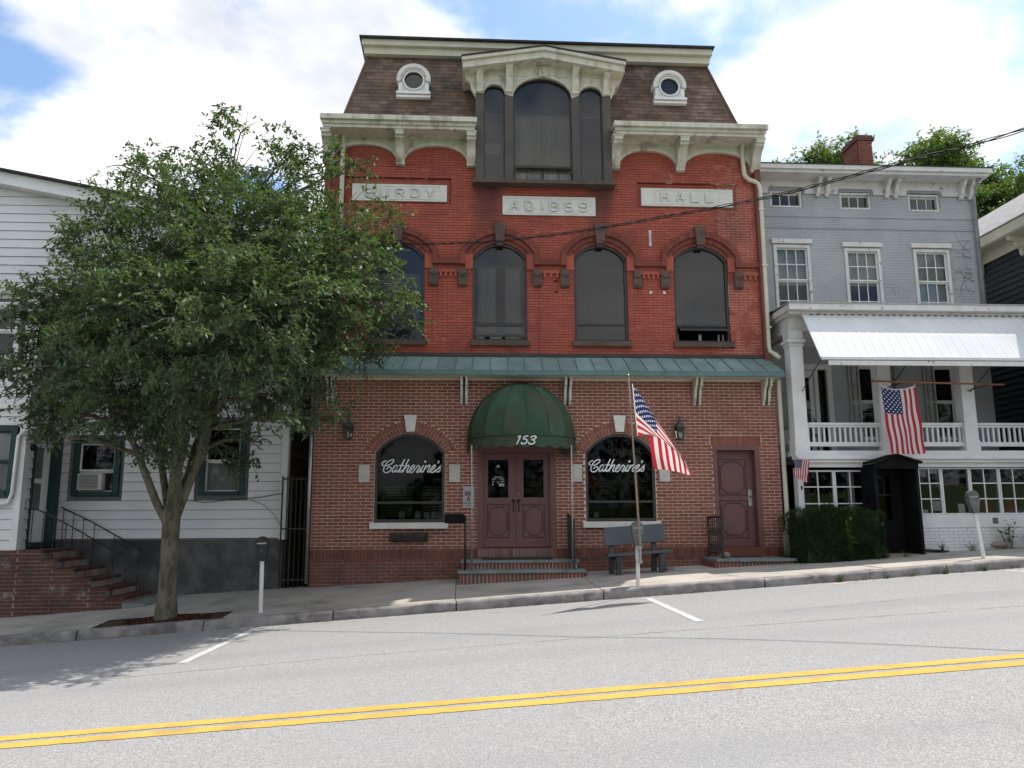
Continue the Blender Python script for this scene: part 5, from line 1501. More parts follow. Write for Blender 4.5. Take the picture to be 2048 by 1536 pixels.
raw = [(455, 270, 75, (0,)), (400, 330, 95, (-.4, .5)), (310, 385, 105, (-.6, .5)), (520, 375, 110, (-.6, .6)), (630, 350, 85, (0,)), (695, 330, 45, (.2,)), (215, 345, 45, (0,)), (600, 420, 100, (-1.2, 1.0)),
       (225, 430, 85, (0,)), (185, 510, 85, (0, .5)), (320, 500, 130, (-1.5, .2, 1.5)), (470, 500, 145, (-1.8, 0, 1.8)), (610, 500, 125, (-1.4, 0, 1.3)), (700, 420, 50, (0,)), (745, 450, 45, (.3,)), (560, 290, 45, (0,)),
       (110, 620, 90, (-.3, .6)), (240, 630, 125, (-2.5, -1.2, 0, 1.4)), (400, 640, 140, (-3.1, -1.9, -.6, 1.0, 2.0)), (560, 620, 135, (-2.7, -1.6, -.5, 1.0, 1.9)), (700, 570, 105, (-.9, .5)), (785, 580, 55, (0,)), (790, 640, 45, (0,)), (690, 650, 85, (-.8, .6)),
       (55, 720, 70, (0,)), (165, 740, 105, (-1.2, .5)), (310, 770, 125, (-1.8, -.3, 1.2)), (460, 760, 130, (-1.9, -.3, 1.4)), (600, 730, 100, (-1.2, .7)), (20, 640, 50, (0,)), (700, 700, 50, (0,)),
       (150, 800, 75, (-.6, .4)), (300, 850, 80, (-.2,)), (60, 665, 55, (-.3,)), (15, 760, 45, (-.2,)), (745, 520, 60, (-.3, .4)), (770, 680, 45, (0,)), (60, 790, 45, (0,)), (120, 835, 60, (-.3,)), (230, 835, 75, (-.6, .5)), (360, 860, 75, (-.8, .8)), (560, 830, 60, (-.4, .5)), (640, 800, 45, (.3,)), (470, 905, 45, (.3,)), (530, 890, 50, (.2,)), (640, 850, 35, (.4,)), (90, 880, 40, (-.2,))]
for (px, py, rp, dys) in raw:
    for dy in dys: lob.append(((PX(px, dy), -2.8 + dy, PZ(py, dy)), rp * .0075))
tz = zg(-4.75, -2.82)
limbs = [((PX(210, 0), -3.0, PZ(720, 0)), .075, .03), ((PX(330, -.8), -3.6, PZ(620, -.8)), .085, .03), ((PX(440, .2), -2.6, PZ(480, .2)), .095, .025), ((PX(540, .9), -1.9, PZ(700, .9)), .09, .03),
         ((PX(600, -.4), -3.2, PZ(600, -.4)), .085, .025), ((PX(300, 1.0), -1.8, PZ(640, 1.0)), .07, .03), ((PX(420, -1.6), -4.4, PZ(660, -1.6)), .06, .02)]
make_tree('street_tree', 'leafy street tree growing by the kerb before the white house', (-4.76, -2.82, tz), (-4.77, -2.82, 1.60), limbs, lob, 20, .10, 3, 'leaf', .138)
g = G(); r_ = random.Random(9)
for k in range(1500):
    a = r_.uniform(0, 2 * math.pi); d = math.sqrt(r_.random()); x, y = -4.75 + .72 * d * math.cos(a), -2.77 + .33 * d * math.sin(a)
    z = zg(x, y) + .006 + .05 * (1 - d); b = r_.uniform(0, 6.3); l = r_.uniform(.015, .045)
    ux, uy = math.cos(b) * l, math.sin(b) * l
    g.quad((x - ux, y - uy, z), (x + uy * .3, y - ux * .3, z + r_.uniform(0, .015)), (x + ux, y + uy, z + r_.uniform(-.005, .02)), (x - uy * .3, y + ux * .3, z))
ml = mk('mulch', g, 'mulch_bark', fix=False); ml['kind'] = 'stuff'; ml['label'] = 'red brown bark mulch round the foot of the street tree'; ml['category'] = 'mulch'
sheet_pit = sheet('tree_pit', frange(-5.85, -3.75, 8), [-3.14, -2.8, -2.35], lambda x, y: zg(x, y) - .014, 'earth'); sheet_pit['kind'] = 'structure'

# --- trees behind the grey house
def far_tree(label, x, y, h, rad, seed):
    r = random.Random(seed); lb = []
    for k in range(20):
        a = r.uniform(0, 6.28); f = r.random() ** .5; lz = r.uniform(.76, .97)
        rr = rad * (1.0 if lz < .9 else .75)
        lb.append(((x + rr * f * math.cos(a), y + rr * f * math.sin(a), h * lz), rad * r.uniform(.28, .45)))
    lim = [((x + rad * .5 * math.cos(a), y + rad * .5 * math.sin(a), h * .72), .16, .05) for a in (0.3, 1.9, 3.4, 5.0)]
    t = make_tree('garden_tree', label, (x, y, .6), (x, y, h * .32), lim, lb, 13, .20, seed, 'leaf_far', .28, 11, (.4, .9), .55, 9, True)
    t['group'] = 'trees behind the houses'
far_tree('light green tree top left of the chimney', 16.4, 16.5, 18.0, 2.5, 41)
far_tree('light green tree top just right of the chimney', 20.0, 16.5, 18.0, 2.8, 42)
far_tree('tall light green tree top above the grey cornice end', 23.0, 18.5, 18.9, 2.6, 43)
far_tree('light green tree over the dark house roof', 24.6, 15.0, 16.4, 3.0, 44)

# --- clipped hedge
def hedge():
    t = thing('clipped_hedge', 'dark green clipped yew hedge before the white storefront', 'hedge', (7.38, -.8, zg(7.38, -.8)))
    x0, x1, y0, y1, z1 = 6.55, 8.22, -1.25, -.30, 1.53
    r = random.Random(21); g = G(); N = Vector
    core = G(); z0 = zg(7.4, -.8) - .05
    core.hexa([(x0 + .12, y0 + .12, z0), (x1 - .12, y0 + .12, z0), (x1 - .12, y1, z0), (x0 + .12, y1, z0), (x0 + .1, y0 + .1, z1 - .1), (x1 - .1, y0 + .1, z1 - .1), (x1 - .1, y1, z1 - .1), (x0 + .1, y1, z1 - .1)])
    part('core', core, 'leaf_hedge', t)
    for k in range(20000):
        f = r.random()
        if f < .55: p = N((r.uniform(x0, x1), y0 + r.uniform(-.05, .12), r.uniform(z0, z1)))
        elif f < .8: p = N((r.uniform(x0, x1), r.uniform(y0, y1), z1 - abs(r.gauss(0, .05))))
        else: p = N((r.choice((x0 + r.uniform(-.05, .12), x1 - r.uniform(-.05, .12))), r.uniform(y0, y1), r.uniform(z0, z1)))
        bul = .08 * math.sin(p.x * 5) * math.sin(p.z * 6 + 1) + .03 * math.sin(p.x * 17 + p.z * 13); p.y -= bul; p.z += .07 * math.sin(p.x * 6.3 + p.y * 5) + .04 * math.sin(p.x * 17) + abs(r.gauss(0, .02))
        cx = (p - N((7.38, -.7, 1.0))); cx.y *= 1.6
        rr = max(0, abs(p.x - 7.38) / .85) ** 4 * .16
        p.z -= rr if p.z > 1.2 else 0; p.y += rr
        d = (cx.normalized() + N((r.uniform(-.8, .8), r.uniform(-.8, .8), r.uniform(-.3, .9)))).normalized()
        leaf_quad(g, p, d, N((0, 0, 1)), r.uniform(.04, .10), .017, r)
    part('foliage', g, 'leaf_hedge', t, fix=False)
hedge()
def weed(x, y, h, n, seed, label, group='weeds along the sidewalk', spread=.5):
    r = random.Random(seed); t = thing('weed', label, 'weed', (x, y, zg(x, y)), group); g = G(); s = G()
    for k in range(n):
        a = r.uniform(0, 6.28); d = Vector((math.cos(a) * spread * r.random(), math.sin(a) * spread * r.random(), 1)).normalized(); L = h * r.uniform(.5, 1.05)
        b = Vector((x + r.uniform(-1, 1) * h * .25 * spread, y + r.uniform(-.6, .6) * h * .25 * spread, zg(x, y))); 
        s.tube([b, b + d * L * .6, b + d * L + Vector((d.x, d.y, -.15)) * L * .2], [.004, .003, .0015], 4, False)
        for j in range(7):
            p = b + d * L * (.25 + .75 * j / 6)
            leaf_quad(g, p, Vector((r.gauss(0, 1), r.gauss(0, 1), r.uniform(-.3, .6))).normalized(), Vector((0, 0, 1)), h * r.uniform(.14, .26), h * .09, r)
    part('stems', s, 'leaf_weed', t); part('leaves', g, 'leaf_weed', t, fix=False)
weed(6.22, -3.36, .16, 9, 1, 'small weed by the orange paint at the kerb', spread=.9)
weed(7.0, -3.36, .10, 9, 2, 'low weed at the kerb below the hedge', spread=1.2)
weed(7.45, -3.37, .12, 10, 3, 'low weed at the kerb below the black porch', spread=1.2)
weed(8.0, -3.37, .13, 14, 4, 'spreading weed at the kerb foot left of the leaning meter', spread=1.4)
weed(8.7, -3.37, .13, 12, 5, 'weed clump at the kerb foot below the leaning meter', spread=1.3)
weed(7.42, -1.36, .85, 3, 6, 'tall thin weed standing against the hedge', spread=.12)
weed(7.95, -1.34, .30, 6, 7, 'broad leaved weed at the hedge foot', spread=.5)
weed(8.30, -1.05, .22, 10, 8, 'grassy weed between hedge and black porch', spread=.9)
weed(8.62, -1.15, .16, 9, 9, 'low weed before the black porch', spread=1.0)
weed(9.75, -.50, .28, 14, 10, 'weed clump at the storefront wall right of the black porch', spread=.9)
weed(10.4, -.50, .20, 14, 11, 'low weeds at the storefront wall behind the leaning meter', spread=1.2)
weed(11.2, -.48, .62, 12, 12, 'tall bushy weed at the storefront wall near the right edge', spread=.45)
weed(11.6, -.50, .35, 14, 13, 'bushy weed at the right edge of the photo', spread=.8)

g = G(); r_ = random.Random(15)
for k in range(2600):
    x = r_.uniform(-9, 12); y = KY0 - abs(r_.gauss(0, .07)) - .006; z = zg(x, y) + .004; l = r_.uniform(.006, .022); b = r_.uniform(0, 6.3)
    if math.sin(x * 2.1) + math.sin(x * .7 + 1) + r_.uniform(-1, 1) < -.2: continue
    ux, uy = math.cos(b) * l, math.sin(b) * l
    g.quad((x - ux, y - uy, z), (x + uy * .4, y - ux * .4, z + r_.uniform(0, .008)), (x + ux, y + uy, z + r_.uniform(0, .006)), (x - uy * .4, y + ux * .4, z + .002))
for k in range(900):
    x = r_.uniform(-3, 12); y = -abs(r_.gauss(0, .10)) - .02; l = r_.uniform(.006, .02); b = r_.uniform(0, 6.3)
    if .0 < x < 2.4 or 4.9 < x < 6.5: y -= 1.0
    z = zg(x, y) + .006; ux, uy = math.cos(b) * l, math.sin(b) * l
    g.quad((x - ux, y - uy, z), (x + uy * .4, y - ux * .4, z + .004), (x + ux, y + uy, z + .003), (x - uy * .4, y + ux * .4, z + .002))
lt = mk('leaf_litter', g, 'dried', fix=False); lt['kind'] = 'stuff'; lt['label'] = 'dry leaf litter and grit along the kerb and wall foot'; lt['category'] = 'litter'

g = G(); r_ = random.Random(33)
for k in range(240):
    p = Vector((2.16 + r_.gauss(0, .07), -.18 + r_.gauss(0, .07), 2.80 + r_.gauss(0, .05))); d = Vector((r_.gauss(0, 1), r_.gauss(0, 1), r_.gauss(-.5, .8))).normalized()
    leaf_quad(g, p, d, Vector((0, 0, 1)), r_.uniform(.08, .2), .008, r_)
tag(mk('bird_nest', g, 'dried', fix=False), 'dark twig nest tucked under the right end of the dome awning', 'nest')
# ================================================================ WHITE HOUSE (left)
def wall_boxes(x0, x1, z0, z1, y0, y1, opens):
    g = G(); xs = sorted(set([x0, x1] + [v for o in opens for v in o[:2] if x0 < v < x1])); zs = sorted(set([z0, z1] + [v for o in opens for v in o[2:] if z0 < v < z1]))
    for za, zb in zip(zs, zs[1:]):
        run = None
        for xa, xb in zip(xs, xs[1:]):
            xm, zm = (xa + xb) / 2, (za + zb) / 2
            hole = any(o[0] < xm < o[1] and o[2] < zm < o[3] for o in opens)
            if hole:
                if run is not None: g.box(run, xa, y0, y1, za, zb); run = None
            elif run is None: run = xa
        if run is not None: g.box(run, xs[-1], y0, y1, za, zb)
    return g
W = thing('white_house', 'white clapboard house with dark green trim behind the street tree', 'house')
WY = .30; WX1 = -3.61; WX0 = -14.0
BX1, BY = -8.12, -1.10
w_ops = [(-7.82, -6.98, 1.93, 3.06), (-5.32, -4.48, 1.95, 3.40), (-7.6, -6.75, 4.75, 6.2), (-5.5, -4.65, 4.75, 6.2)]
rake_z = lambda x: 8.06 - .19 * (x + 7.7)
g = wall_boxes(WX0, WX1, 1.05, 6.7, WY + .02, WY + .14, w_ops)
g.strip(frange(WX0, WX1, 12), lambda x: 6.7, lambda x: rake_z(x), WY + .02, WY + .14)
part('wall', g, 'dark_gap', W)
part('side_wall', G().box(WX1 - .12, WX1, WY + .14, 10, -.3, 7.2), 'brown_siding', W)
for k in range(28):
    z = 1.1 + k * .21
    part('side_board', G().hexa([(WX1 - .01, WY + .14, z), (WX1 + .028, WY + .14, z), (WX1 + .028, 9, z), (WX1 - .01, 9, z), (WX1 - .01, WY + .14, z + .21), (WX1 + .012, WY + .14, z + .21), (WX1 + .012, 9, z + .21), (WX1 - .01, 9, z + .21)]), 'brown_siding', W)
def clap(x0, x1, z, h, y, ztop=None, parent=W):
    h = h - .008
    zt0, zt1 = (z + h, z + h) if ztop is None else (min(z + h, ztop(x0)), min(z + h, ztop(x1)))
    if zt0 <= z + .01 and zt1 <= z + .01: return
    zt0, zt1 = max(zt0, z + .012), max(zt1, z + .012)
    part('clapboard', G().hexa([(x0, y - .030, z), (x1, y - .030, z), (x1, y + .018, z), (x0, y + .018, z), (x0, y - .010, zt0), (x1, y - .010, zt1), (x1, y + .018, zt1), (x0, y + .018, zt0)]), 'white_siding', parent)
pitch = .189
k = 0; z = 1.09
while z < 9.3:
    spans = [(o[0] - .12, o[1] + .12) for o in w_ops if o[2] - .12 < z + pitch / 2 < o[3] + .12]
    for (a, b) in clip_spans(-12.2, WX1 - .10, spans):
        if z > 6.9:
            xe = min(b, -7.7 + (8.06 - z) / .19); xf = min(b, -7.7 + (8.06 - z - pitch) / .19)
            if xf - a > .05: clap(a, xf, z, pitch, WY)
            if xe - max(a, xf) > .08: clap(max(a, xf), xe, z, pitch, WY, rake_z)
        else: clap(a, b, z, pitch, WY)
    z += pitch; k += 1
part('inner_wall', G().box(WX0, WX1 - .13, 1.6, 1.7, -.5, 8.0).box(WX0, BX1 - .2, -.2, -.1, .9, 5.7), 'interior', W)
part('corner_board', G().box(WX1 - .10, WX1 + .035, WY - .045, WY + .16, 1.05, 7.25), 'white_paint', W)
part('foundation', G().box(WX0, WX1 - .02, WY + .0, WY + .5, -.8, 1.05), 'foundation', W)
# roof edge
for (dz, t, y0, mat_n, nm) in ((.0, .26, WY - .32, 'white_paint', 'rake_board'), (.262, .05, WY - .42, 'roof_dark', 'roof')):
    xa, xb = -14, WX1 + .35
    za, zb = rake_z(xa) + dz, rake_z(xb) + dz
    part(nm, G().hexa([(xa, y0, za), (xb, y0, zb), (xb, 11, zb), (xa, 11, za), (xa, y0, za + t), (xb, y0, zb + t), (xb, 11, zb + t), (xa, 11, za + t)]), mat_n, W)
def sash_window(parent, x0, x1, z0, z1, y, trim, tw, cols, rows_, meet=None, sash='white_paint', gl='glass_clear', proud=.05, head=None, sill=True, curtain_part=None, name='window'):
    f = part(name, G().box(x0 - tw, x0, y - proud, y + .12, z0 - tw * .7, z1 + tw).box(x1, x1 + tw, y - proud, y + .12, z0 - tw * .7, z1 + tw)
             .box(x0, x1, y - proud, y + .12, z1, z1 + tw).box(x0, x1, y - proud - (.03 if sill else 0), y + .12, z0 - tw * .7, z0), trim, parent)
    meet = meet if meet is not None else (z0 + z1) / 2; s = .035
    for (a, b, yy) in ((z0, meet + s / 2, y + .055), (meet - s / 2 + s, z1, y + .02)):
        g = G().box(x0, x0 + s, yy, yy + .03, a, b).box(x1 - s, x1, yy, yy + .03, a, b).box(x0 + s, x1 - s, yy, yy + .03, a, a + s).box(x0 + s, x1 - s, yy, yy + .03, b - s, b)
        mw = .011
        for c in range(1, cols): xx = x0 + s + (x1 - x0 - 2 * s) * c / cols; g.box(xx - mw, xx + mw, yy + .004, yy + .026, a + s, b - s)
        for r_ in range(1, rows_): zz = a + s + (b - a - 2 * s) * r_ / rows_; g.box(x0 + s, x1 - s, yy + .006, yy + .024, zz - mw, zz + mw)
        sub('sash', g, sash, f)
        for c in range(cols):
            for r_ in range(rows_):
                xa = x0 + s + (x1 - x0 - 2 * s) * c / cols; xb = x0 + s + (x1 - x0 - 2 * s) * (c + 1) / cols
                za = a + s + (b - a - 2 * s) * r_ / rows_; zb = a + s + (b - a - 2 * s) * (r_ + 1) / rows_
                sub('pane', G().box(xa, xb, yy + .013, yy + .017, za, zb), gl, f)
    if curtain_part:
        for (a, b, c, d) in curtain_part: curtain(x0 + a * (x1 - x0), x0 + b * (x1 - x0), z0 + c * (z1 - z0), z0 + d * (z1 - z0), y + .13, max(2, int(6 * (b - a))), f, 'white_cloth', .012)
    return f
sash_window(W, -7.75, -7.05, 2.02, 3.0, WY, 'green_trim', .11, 1, 1, 2.42)
sash_window(W, -5.25, -4.55, 2.02, 3.32, WY, 'green_trim', .11, 1, 1, 2.62, curtain_part=[(.0, 1, 0, .45)])
sash_window(W, -7.52, -6.83, 4.83, 6.12, WY, 'green_trim', .09, 1, 1)
sash_window(W, -5.42, -4.73, 4.83, 6.12, WY, 'green_trim', .09, 1, 1)
ac = thing('air_conditioner', 'white window air conditioner in the lower sash of the white house', 'air conditioner', (-7.45, WY - .1, 2.06))
part('casing', G().box(-7.71, -7.24, WY - .12, WY + .3, 2.06, 2.39), 'ac_white', ac)
part('grille', G().box(-7.68, -7.31, WY - .128, WY - .12, 2.085, 2.365), 'grille', ac)
g = G()
for k in range(9): g.box(-7.68, -7.31, WY - .134, WY - .128, 2.10 + k * .03, 2.108 + k * .03)
part('louvres', g, 'ac_white', ac)
# projecting bay with the entrance in its side
b_ops = [(-9.25, -8.30, 1.93, 3.15), (-9.4, -8.42, 4.45, 5.55)]
part('bay_wall', wall_boxes(WX0, BX1, .92, 5.72, BY + .02, BY + .14, b_ops), 'dark_gap', W)
z = .92
while z < 5.65:
    spans = [(o[0] - .12, o[1] + .12) for o in b_ops if o[2] - .12 < z + pitch / 2 < o[3] + .12]
    for (a, b) in clip_spans(-12.2, BX1 - .09, spans): clap(a, b, z, pitch, BY, lambda x: 5.72)
    # side boards around the door
    for (ya, yb) in (([(BY + .14, -.80)] if z < 3.05 else [(BY + .14, WY)]) if not 4.4 < z < 5.6 else [(BY + .14, -.80)]):
        part('clapboard', G().hexa([(BX1 - .018, ya, z), (BX1 + .030, ya, z), (BX1 + .030, yb, z), (BX1 - .018, yb, z), (BX1 - .018, ya, z + pitch - .011), (BX1 + .010, ya, z + pitch - .011), (BX1 + .010, yb, z + pitch - .011), (BX1 - .018, yb, z + pitch - .011)]), 'white_siding', W)
    z += pitch
part('bay_side', G().box(BX1 - .12, BX1 - .02, BY + .14, -.80, .92, 5.72).box(BX1 - .12, BX1 - .02, -.80, WY, 3.05, 4.4).box(BX1 - .12, BX1 - .02, -.80, WY, 5.6, 5.72).box(BX1 - .12, BX1 - .02, -.05, WY, 4.4, 5.6), 'dark_gap', W)
part('corner_board', G().box(BX1 - .09, BX1 + .034, BY - .034, BY + .14, .90, 5.70), 'white_paint', W)
f = sash_window(W, -9.2, -8.36, 1.98, 3.10, BY, 'green_trim', .11, 1, 1, 2.52, sash='green_trim', curtain_part=[(.0, .45, 0, 1), (.55, 1, 0, 1)])
sash_window(W, -9.3, -8.48, 4.52, 5.48, BY, 'white_paint', .09, 1, 1)
o = part('side_window', G().box(BX1 - .03, BX1 + .05, -.80, -.70, 4.4, 5.6).box(BX1 - .03, BX1 + .05, -.14, -.05, 4.4, 5.6).box(BX1 - .03, BX1 + .05, -.70, -.14, 5.5, 5.6).box(BX1 - .03, BX1 + .05, -.70, -.14, 4.4, 4.5), 'green_trim', W)
sub('pane', G().box(BX1 - .0, BX1 + .004, -.70, -.14, 4.5, 5.5), 'glass_clear', o)
br = part('bay_roof', G().box(WX0, BX1 + .17, BY - .20, WY, 5.73, 5.80).box(WX0, BX1 + .20, BY - .24, WY, 5.802, 5.90), 'white_paint', W)
sub('roof_felt', G().hexa([(WX0, BY - .25, 5.902), (BX1 + .21, BY - .25, 5.902), (BX1 + .21, WY, 5.902), (WX0, WY, 5.902), (WX0, BY - .2, 5.915), (BX1 + .18, BY - .2, 5.915), (BX1 + .1, WY, 6.05), (WX0, WY, 6.05)]), 'roof_dark', br)
part('belt_moulding', G().box(WX0, BX1 + .05, BY - .07, BY - .031, 3.52, 3.60), 'white_paint', W)
# entrance door in the bay side
dr = part('door', G().box(BX1 - .06, BX1 - .01, -.74, -.11, 1.05, 3.0), 'white_paint', W)
sub('pane', G().box(BX1 - .012, BX1 - .004, -.66, -.38, 2.25, 2.85).box(BX1 - .012, BX1 - .004, -.66, -.38, 1.65, 2.16), 'glass_shop', dr)
sub('knob', G().lathe([(0, 0), (.025, 0), (.03, .03), (0, .05)], (BX1 + .02, -.17, 1.62), 10), 'steel', dr)
part('door_trim', G().box(BX1 - .02, BX1 + .045, -.80, -.741, .95, 3.10).box(BX1 - .02, BX1 + .045, -.109, WY - .05, .95, 3.10).box(BX1 - .02, BX1 + .045, -.741, -.109, 3.0, 3.10).box(BX1 - .02, BX1 + .045, -.741, -.109, .95, 1.05), 'green_trim', W)
part('door_number', G().box(BX1 + .03, BX1 + .034, -.95, -.92, 1.75, 1.80).box(BX1 + .03, BX1 + .034, -.95, -.92, 1.66, 1.71), 'bench_grey', W)
part('door_lamp', G().lathe([(0, 0), (.03, 0), (.04, .08), (.02, .14), (0, .15)], (BX1 + .07, -.95, 2.75), 8), 'black_paint', W)
part('downspout', G().tube([(BX1 + .12, -.15, 3.30), (BX1 + .12, BY - .05, 3.14), (BX1 + .02, BY - .09, 3.10), (BX1 - .08, BY - .08, 3.0), (BX1 - .10, BY - .08, 1.95), (BX1 - .16, BY - .08, 1.78), (-8.6, BY - .08, 1.72), (-9.4, BY - .08, 1.72)], .035, 8), 'white_paint', W, smooth=True)
# brick base under the bay
bb = courses(-10.2, -8.02, -.56, .905, .205, .0677, [])
part('base_brickwork', bricks_joined(bb, BY - .06, .06, .011, .002, 31), 'brick_grimy', W, kind='stuff', fix=False)
part('base_wall', G().box(-13, -8.021, BY - .052, BY + .3, -1.2, .918), 'mortar_dark', W)
# --- stoop: brick steps that come down along the wall
sp_ = thing('brick_stoop', 'worn brick stoop with stairs running down along the white house', 'stoop', (-7.2, -.5, -.2))
tops = [(-8.02, -7.62, .93), (-7.62, -7.40, .76), (-7.40, -7.05, .585), (-7.05, -6.72, .41), (-6.72, -6.42, .245), (-6.42, -6.12, .08)]
for i, (a, b, zt) in enumerate(tops):
    pc = courses(a, b, -.56, zt - .055, .205, .0677, [], low=lambda x: zg(x, -1.1) - .06)
    if pc: part('brick_riser_wall', bricks_joined(pc, BY - .06, .06, .011, .003, 40 + i), 'brick_grimy', sp_, kind='stuff', fix=False)
    part('core', G().box(a + .0, b - .004, BY - .052, WY - .0, -.7, zt - .06), 'mortar_dark', sp_)
    rb3 = None
    n = 5
    for k in range(13):
        ya = BY - .058 + k * .103
        part('tread_brick', G().box(a + .004, b + .02, ya, ya + .092, zt - .056, zt + jr.uniform(-.006, .006)), 'brick_grimy', sp_)
part('stone_step', G().hexa([(-6.12, BY - .08, -.32), (-5.74, BY + .0, -.3), (-5.5, WY, -.25), (-6.12, WY, -.25), (-6.12, BY - .08, -.03), (-5.76, BY, -.05), (-5.52, WY, .0), (-6.12, WY, .0)]), 'bluestone', sp_)
wr = thing('stoop_railing', 'thin black iron stair railing at the stoop of the white house', 'railing', (-7.6, -.9, .93))
for y in (-.98, WY - .12):
    part('rail', G().tube([(-7.98, y, 1.72), (-7.35, y, 1.42), (-6.35, y, .86)], .014, 6), 'iron', wr, smooth=True)
    for (x, zt, zb) in ((-7.92, 1.69, .93), (-7.72, 1.60, .93), (-7.52, 1.50, .76), (-7.30, 1.39, .585), (-6.9, 1.17, .41), (-6.4, .89, .08)):
        part('baluster', G().tube([(x, y, zb), (x, y, zt)], .009, 6), 'iron', wr)
# --- alley gate
ag = thing('alley_gate', 'tall black iron bar gate closing the alley left of the hall', 'gate', (-3.34, .12, .12))
for k in range(7):
    x = -3.63 + k * .093; part('bar', G().tube([(x, .12, .10), (x, .12, 2.32)], .017 if k in (0, 2, 6) else .010, 7), 'iron', ag)
for z in (.25, 1.25, 2.25): part('rail', G().box(-3.64, -3.06, .11, .13, z, z + .03), 'iron', ag)
cb = thing('loose_cables', 'thin dark cables sagging along the white house wall', 'cable')
part('cable', G().tube([(-5.6, WY - .06, 1.86), (-5.2, WY - .07, 1.80), (-4.6, WY - .07, 1.86), (-4.1, WY - .06, 1.90), (-3.66, WY - .05, 1.98)], .008, 5), 'wire', cb)
part('cable', G().tube([(-4.3, WY - .07, 1.86), (-4.0, WY - .10, 1.74), (-3.8, WY - .10, 1.55), (-3.64, WY - .06, 1.30)], .006, 5), 'wire', cb)

# ================================================================ GREY HOUSE (right)
H = thing('grey_brick_house', 'grey painted brick house with a white two level porch right of the hall', 'house')
HY, HX0, HX1 = 1.10, 6.84, 12.28
KS = 17.6 / 17.8
sc4 = lambda o: (o[0] * KS, o[1] * KS, 1.45 + (o[2] - 1.45) * KS, 1.45 + (o[3] - 1.45) * KS)
zq = lambda z: 1.45 + (z - 1.45) * KS
h_ops = [(7.42, 8.17, 6.0, 7.76), (9.15, 9.89, 6.0, 7.70), (10.85, 11.60, 6.0, 7.70)]; h_ops = [sc4(o) for o in h_ops]
att = [(7.36, 8.14, 8.78, 9.21), (9.08, 9.85, 8.76, 9.19), (10.79, 11.57, 8.74, 9.18)]; att = [sc4(o) for o in att]
p_ops = [(7.55, 8.55, 2.85, 4.90), (9.05, 9.75, 3.15, 4.9), (10.85, 11.55, 3.15, 4.9)]; p_ops = [(a * KS, b * KS, c, d) for a, b, c, d in p_ops]
ops = [rect(a - .07, b + .07, c - .06, d + .07) for a, b, c, d in h_ops] + [rect(*o) for o in att] + [rect(*o) for o in p_ops]
gb = courses(HX0, HX1, 2.7, zq(9.13), .206, .0665, ops)
part('grey_brickwork', bricks_joined(gb, HY, .05, .007, .0016, 51), 'grey_wall', H, kind='stuff', fix=False)
part('grey_mortar', backing(HX0, HX1, 2.6, zq(9.4), HY + .0035, [rect(a, b, c, d) for a, b, c, d in h_ops + att + p_ops], .0665), 'grey_mortar', H)
part('side_wall', G().box(HX0, HX0 + .1, HY + .06, 8, 0, 9.0).box(HX1 - .1, HX1 - .002, HY + .055, 8, 0, 9.3).box(HX0 + .1, HX1 - .1, 7.9, 8, 0, 9.3), 'grey_wall', H)
part('inner_wall', G().box(HX0 + .11, HX1 - .11, 3.3, 3.4, 2.6, 9.2).box(HX0 + .11, HX1 - .11, HY + .2, 7.8, 5.75, 5.85), 'interior', H)
for z in (zq(8.545), zq(8.255)): part('string_course', G().box(HX0, HX1 - .02, HY - .022, HY - .002, z, z + .022), 'grey_wall', H)
for i, (a, b, c, d) in enumerate(h_ops):
    sash_window(H, a, b, c, d, HY, 'white_peel', .07, 3, 2, zq(6.95), gl='glass_clear', proud=.035, curtain_part=([(0, 1, .5, 1)] if i == 0 else [(0, 1, .52, 1)] if i == 1 else [(0, 1, 0, 1)]))
    part('lintel', G().box(a - .12, b + .12, HY - .07, HY + .02, d + .10, d + .21), 'white_peel', H)
for (a, b, c, d) in att:
    f = part('attic_window', G().box(a, a + .05, HY + .02, HY + .16, c, d).box(b - .05, b, HY + .02, HY + .16, c, d).box(a + .05, b - .05, HY + .02, HY + .16, d - .05, d).box(a + .05, b - .05, HY - .01, HY + .16, c, c + .04), 'white_peel', H)
    g = G().box(a + .05, b - .05, HY + .10, HY + .13, d - .085, d - .05)
    for k in (1, 2): x = a + .05 + (b - a - .1) * k / 3; g.box(x - .011, x + .011, HY + .10, HY + .125, c + .04, d - .085)
    sub('sash', g, 'white_paint', f)
    for k in range(3):
        xa, xb = a + .05 + (b - a - .1) * k / 3, a + .05 + (b - a - .1) * (k + 1) / 3; sub('pane', G().box(xa, xb, HY + .112, HY + .116, c + .04, d - .05), 'glass_clear', f)
# frieze with rounded notches for the attic windows
def notch(x):
    for (a, b, c, d) in att:
        if a - .06 <= x <= b + .06:
            e = min(x - (a - .06), (b + .06) - x); return d + .08 - (.08 - math.sqrt(max(0, .08 ** 2 - (.08 - min(e, .08)) ** 2)))
    return zq(9.125)
xs = sorted(set(frange(HX0, HX1, 30) + [v + s for (a, b, c, d) in att for v in (a - .06, b + .06) for s in (-.002, 0, .002, .02, .04, .06, .08, -.02, -.04, -.06, -.08)]))
xs = [x for x in xs if HX0 <= x <= HX1]
part('frieze', G().strip(xs, notch, lambda x: zq(9.46), HY - .04, HY - .002), 'white_peel', H)
cn = part('cornice', G().box(HX0 - .02, HX1 + .14, HY - .48, HY + .3, zq(9.462), zq(9.53)).box(HX0 - .02, HX1 + .19, HY - .54, HY + .3, zq(9.532), zq(9.64)), 'white_peel', H)
sub('roof', G().hexa([(HX0, HY - .56, zq(9.642)), (HX1 + .2, HY - .56, zq(9.642)), (HX1 + .2, 8, 9.7), (HX0, 8, 9.7), (HX0, HY - .56, zq(9.66)), (HX1 + .2, HY - .56, zq(9.66)), (HX1 + .2, 8, 9.72), (HX0, 8, 9.72)]), 'roof_dark', cn)
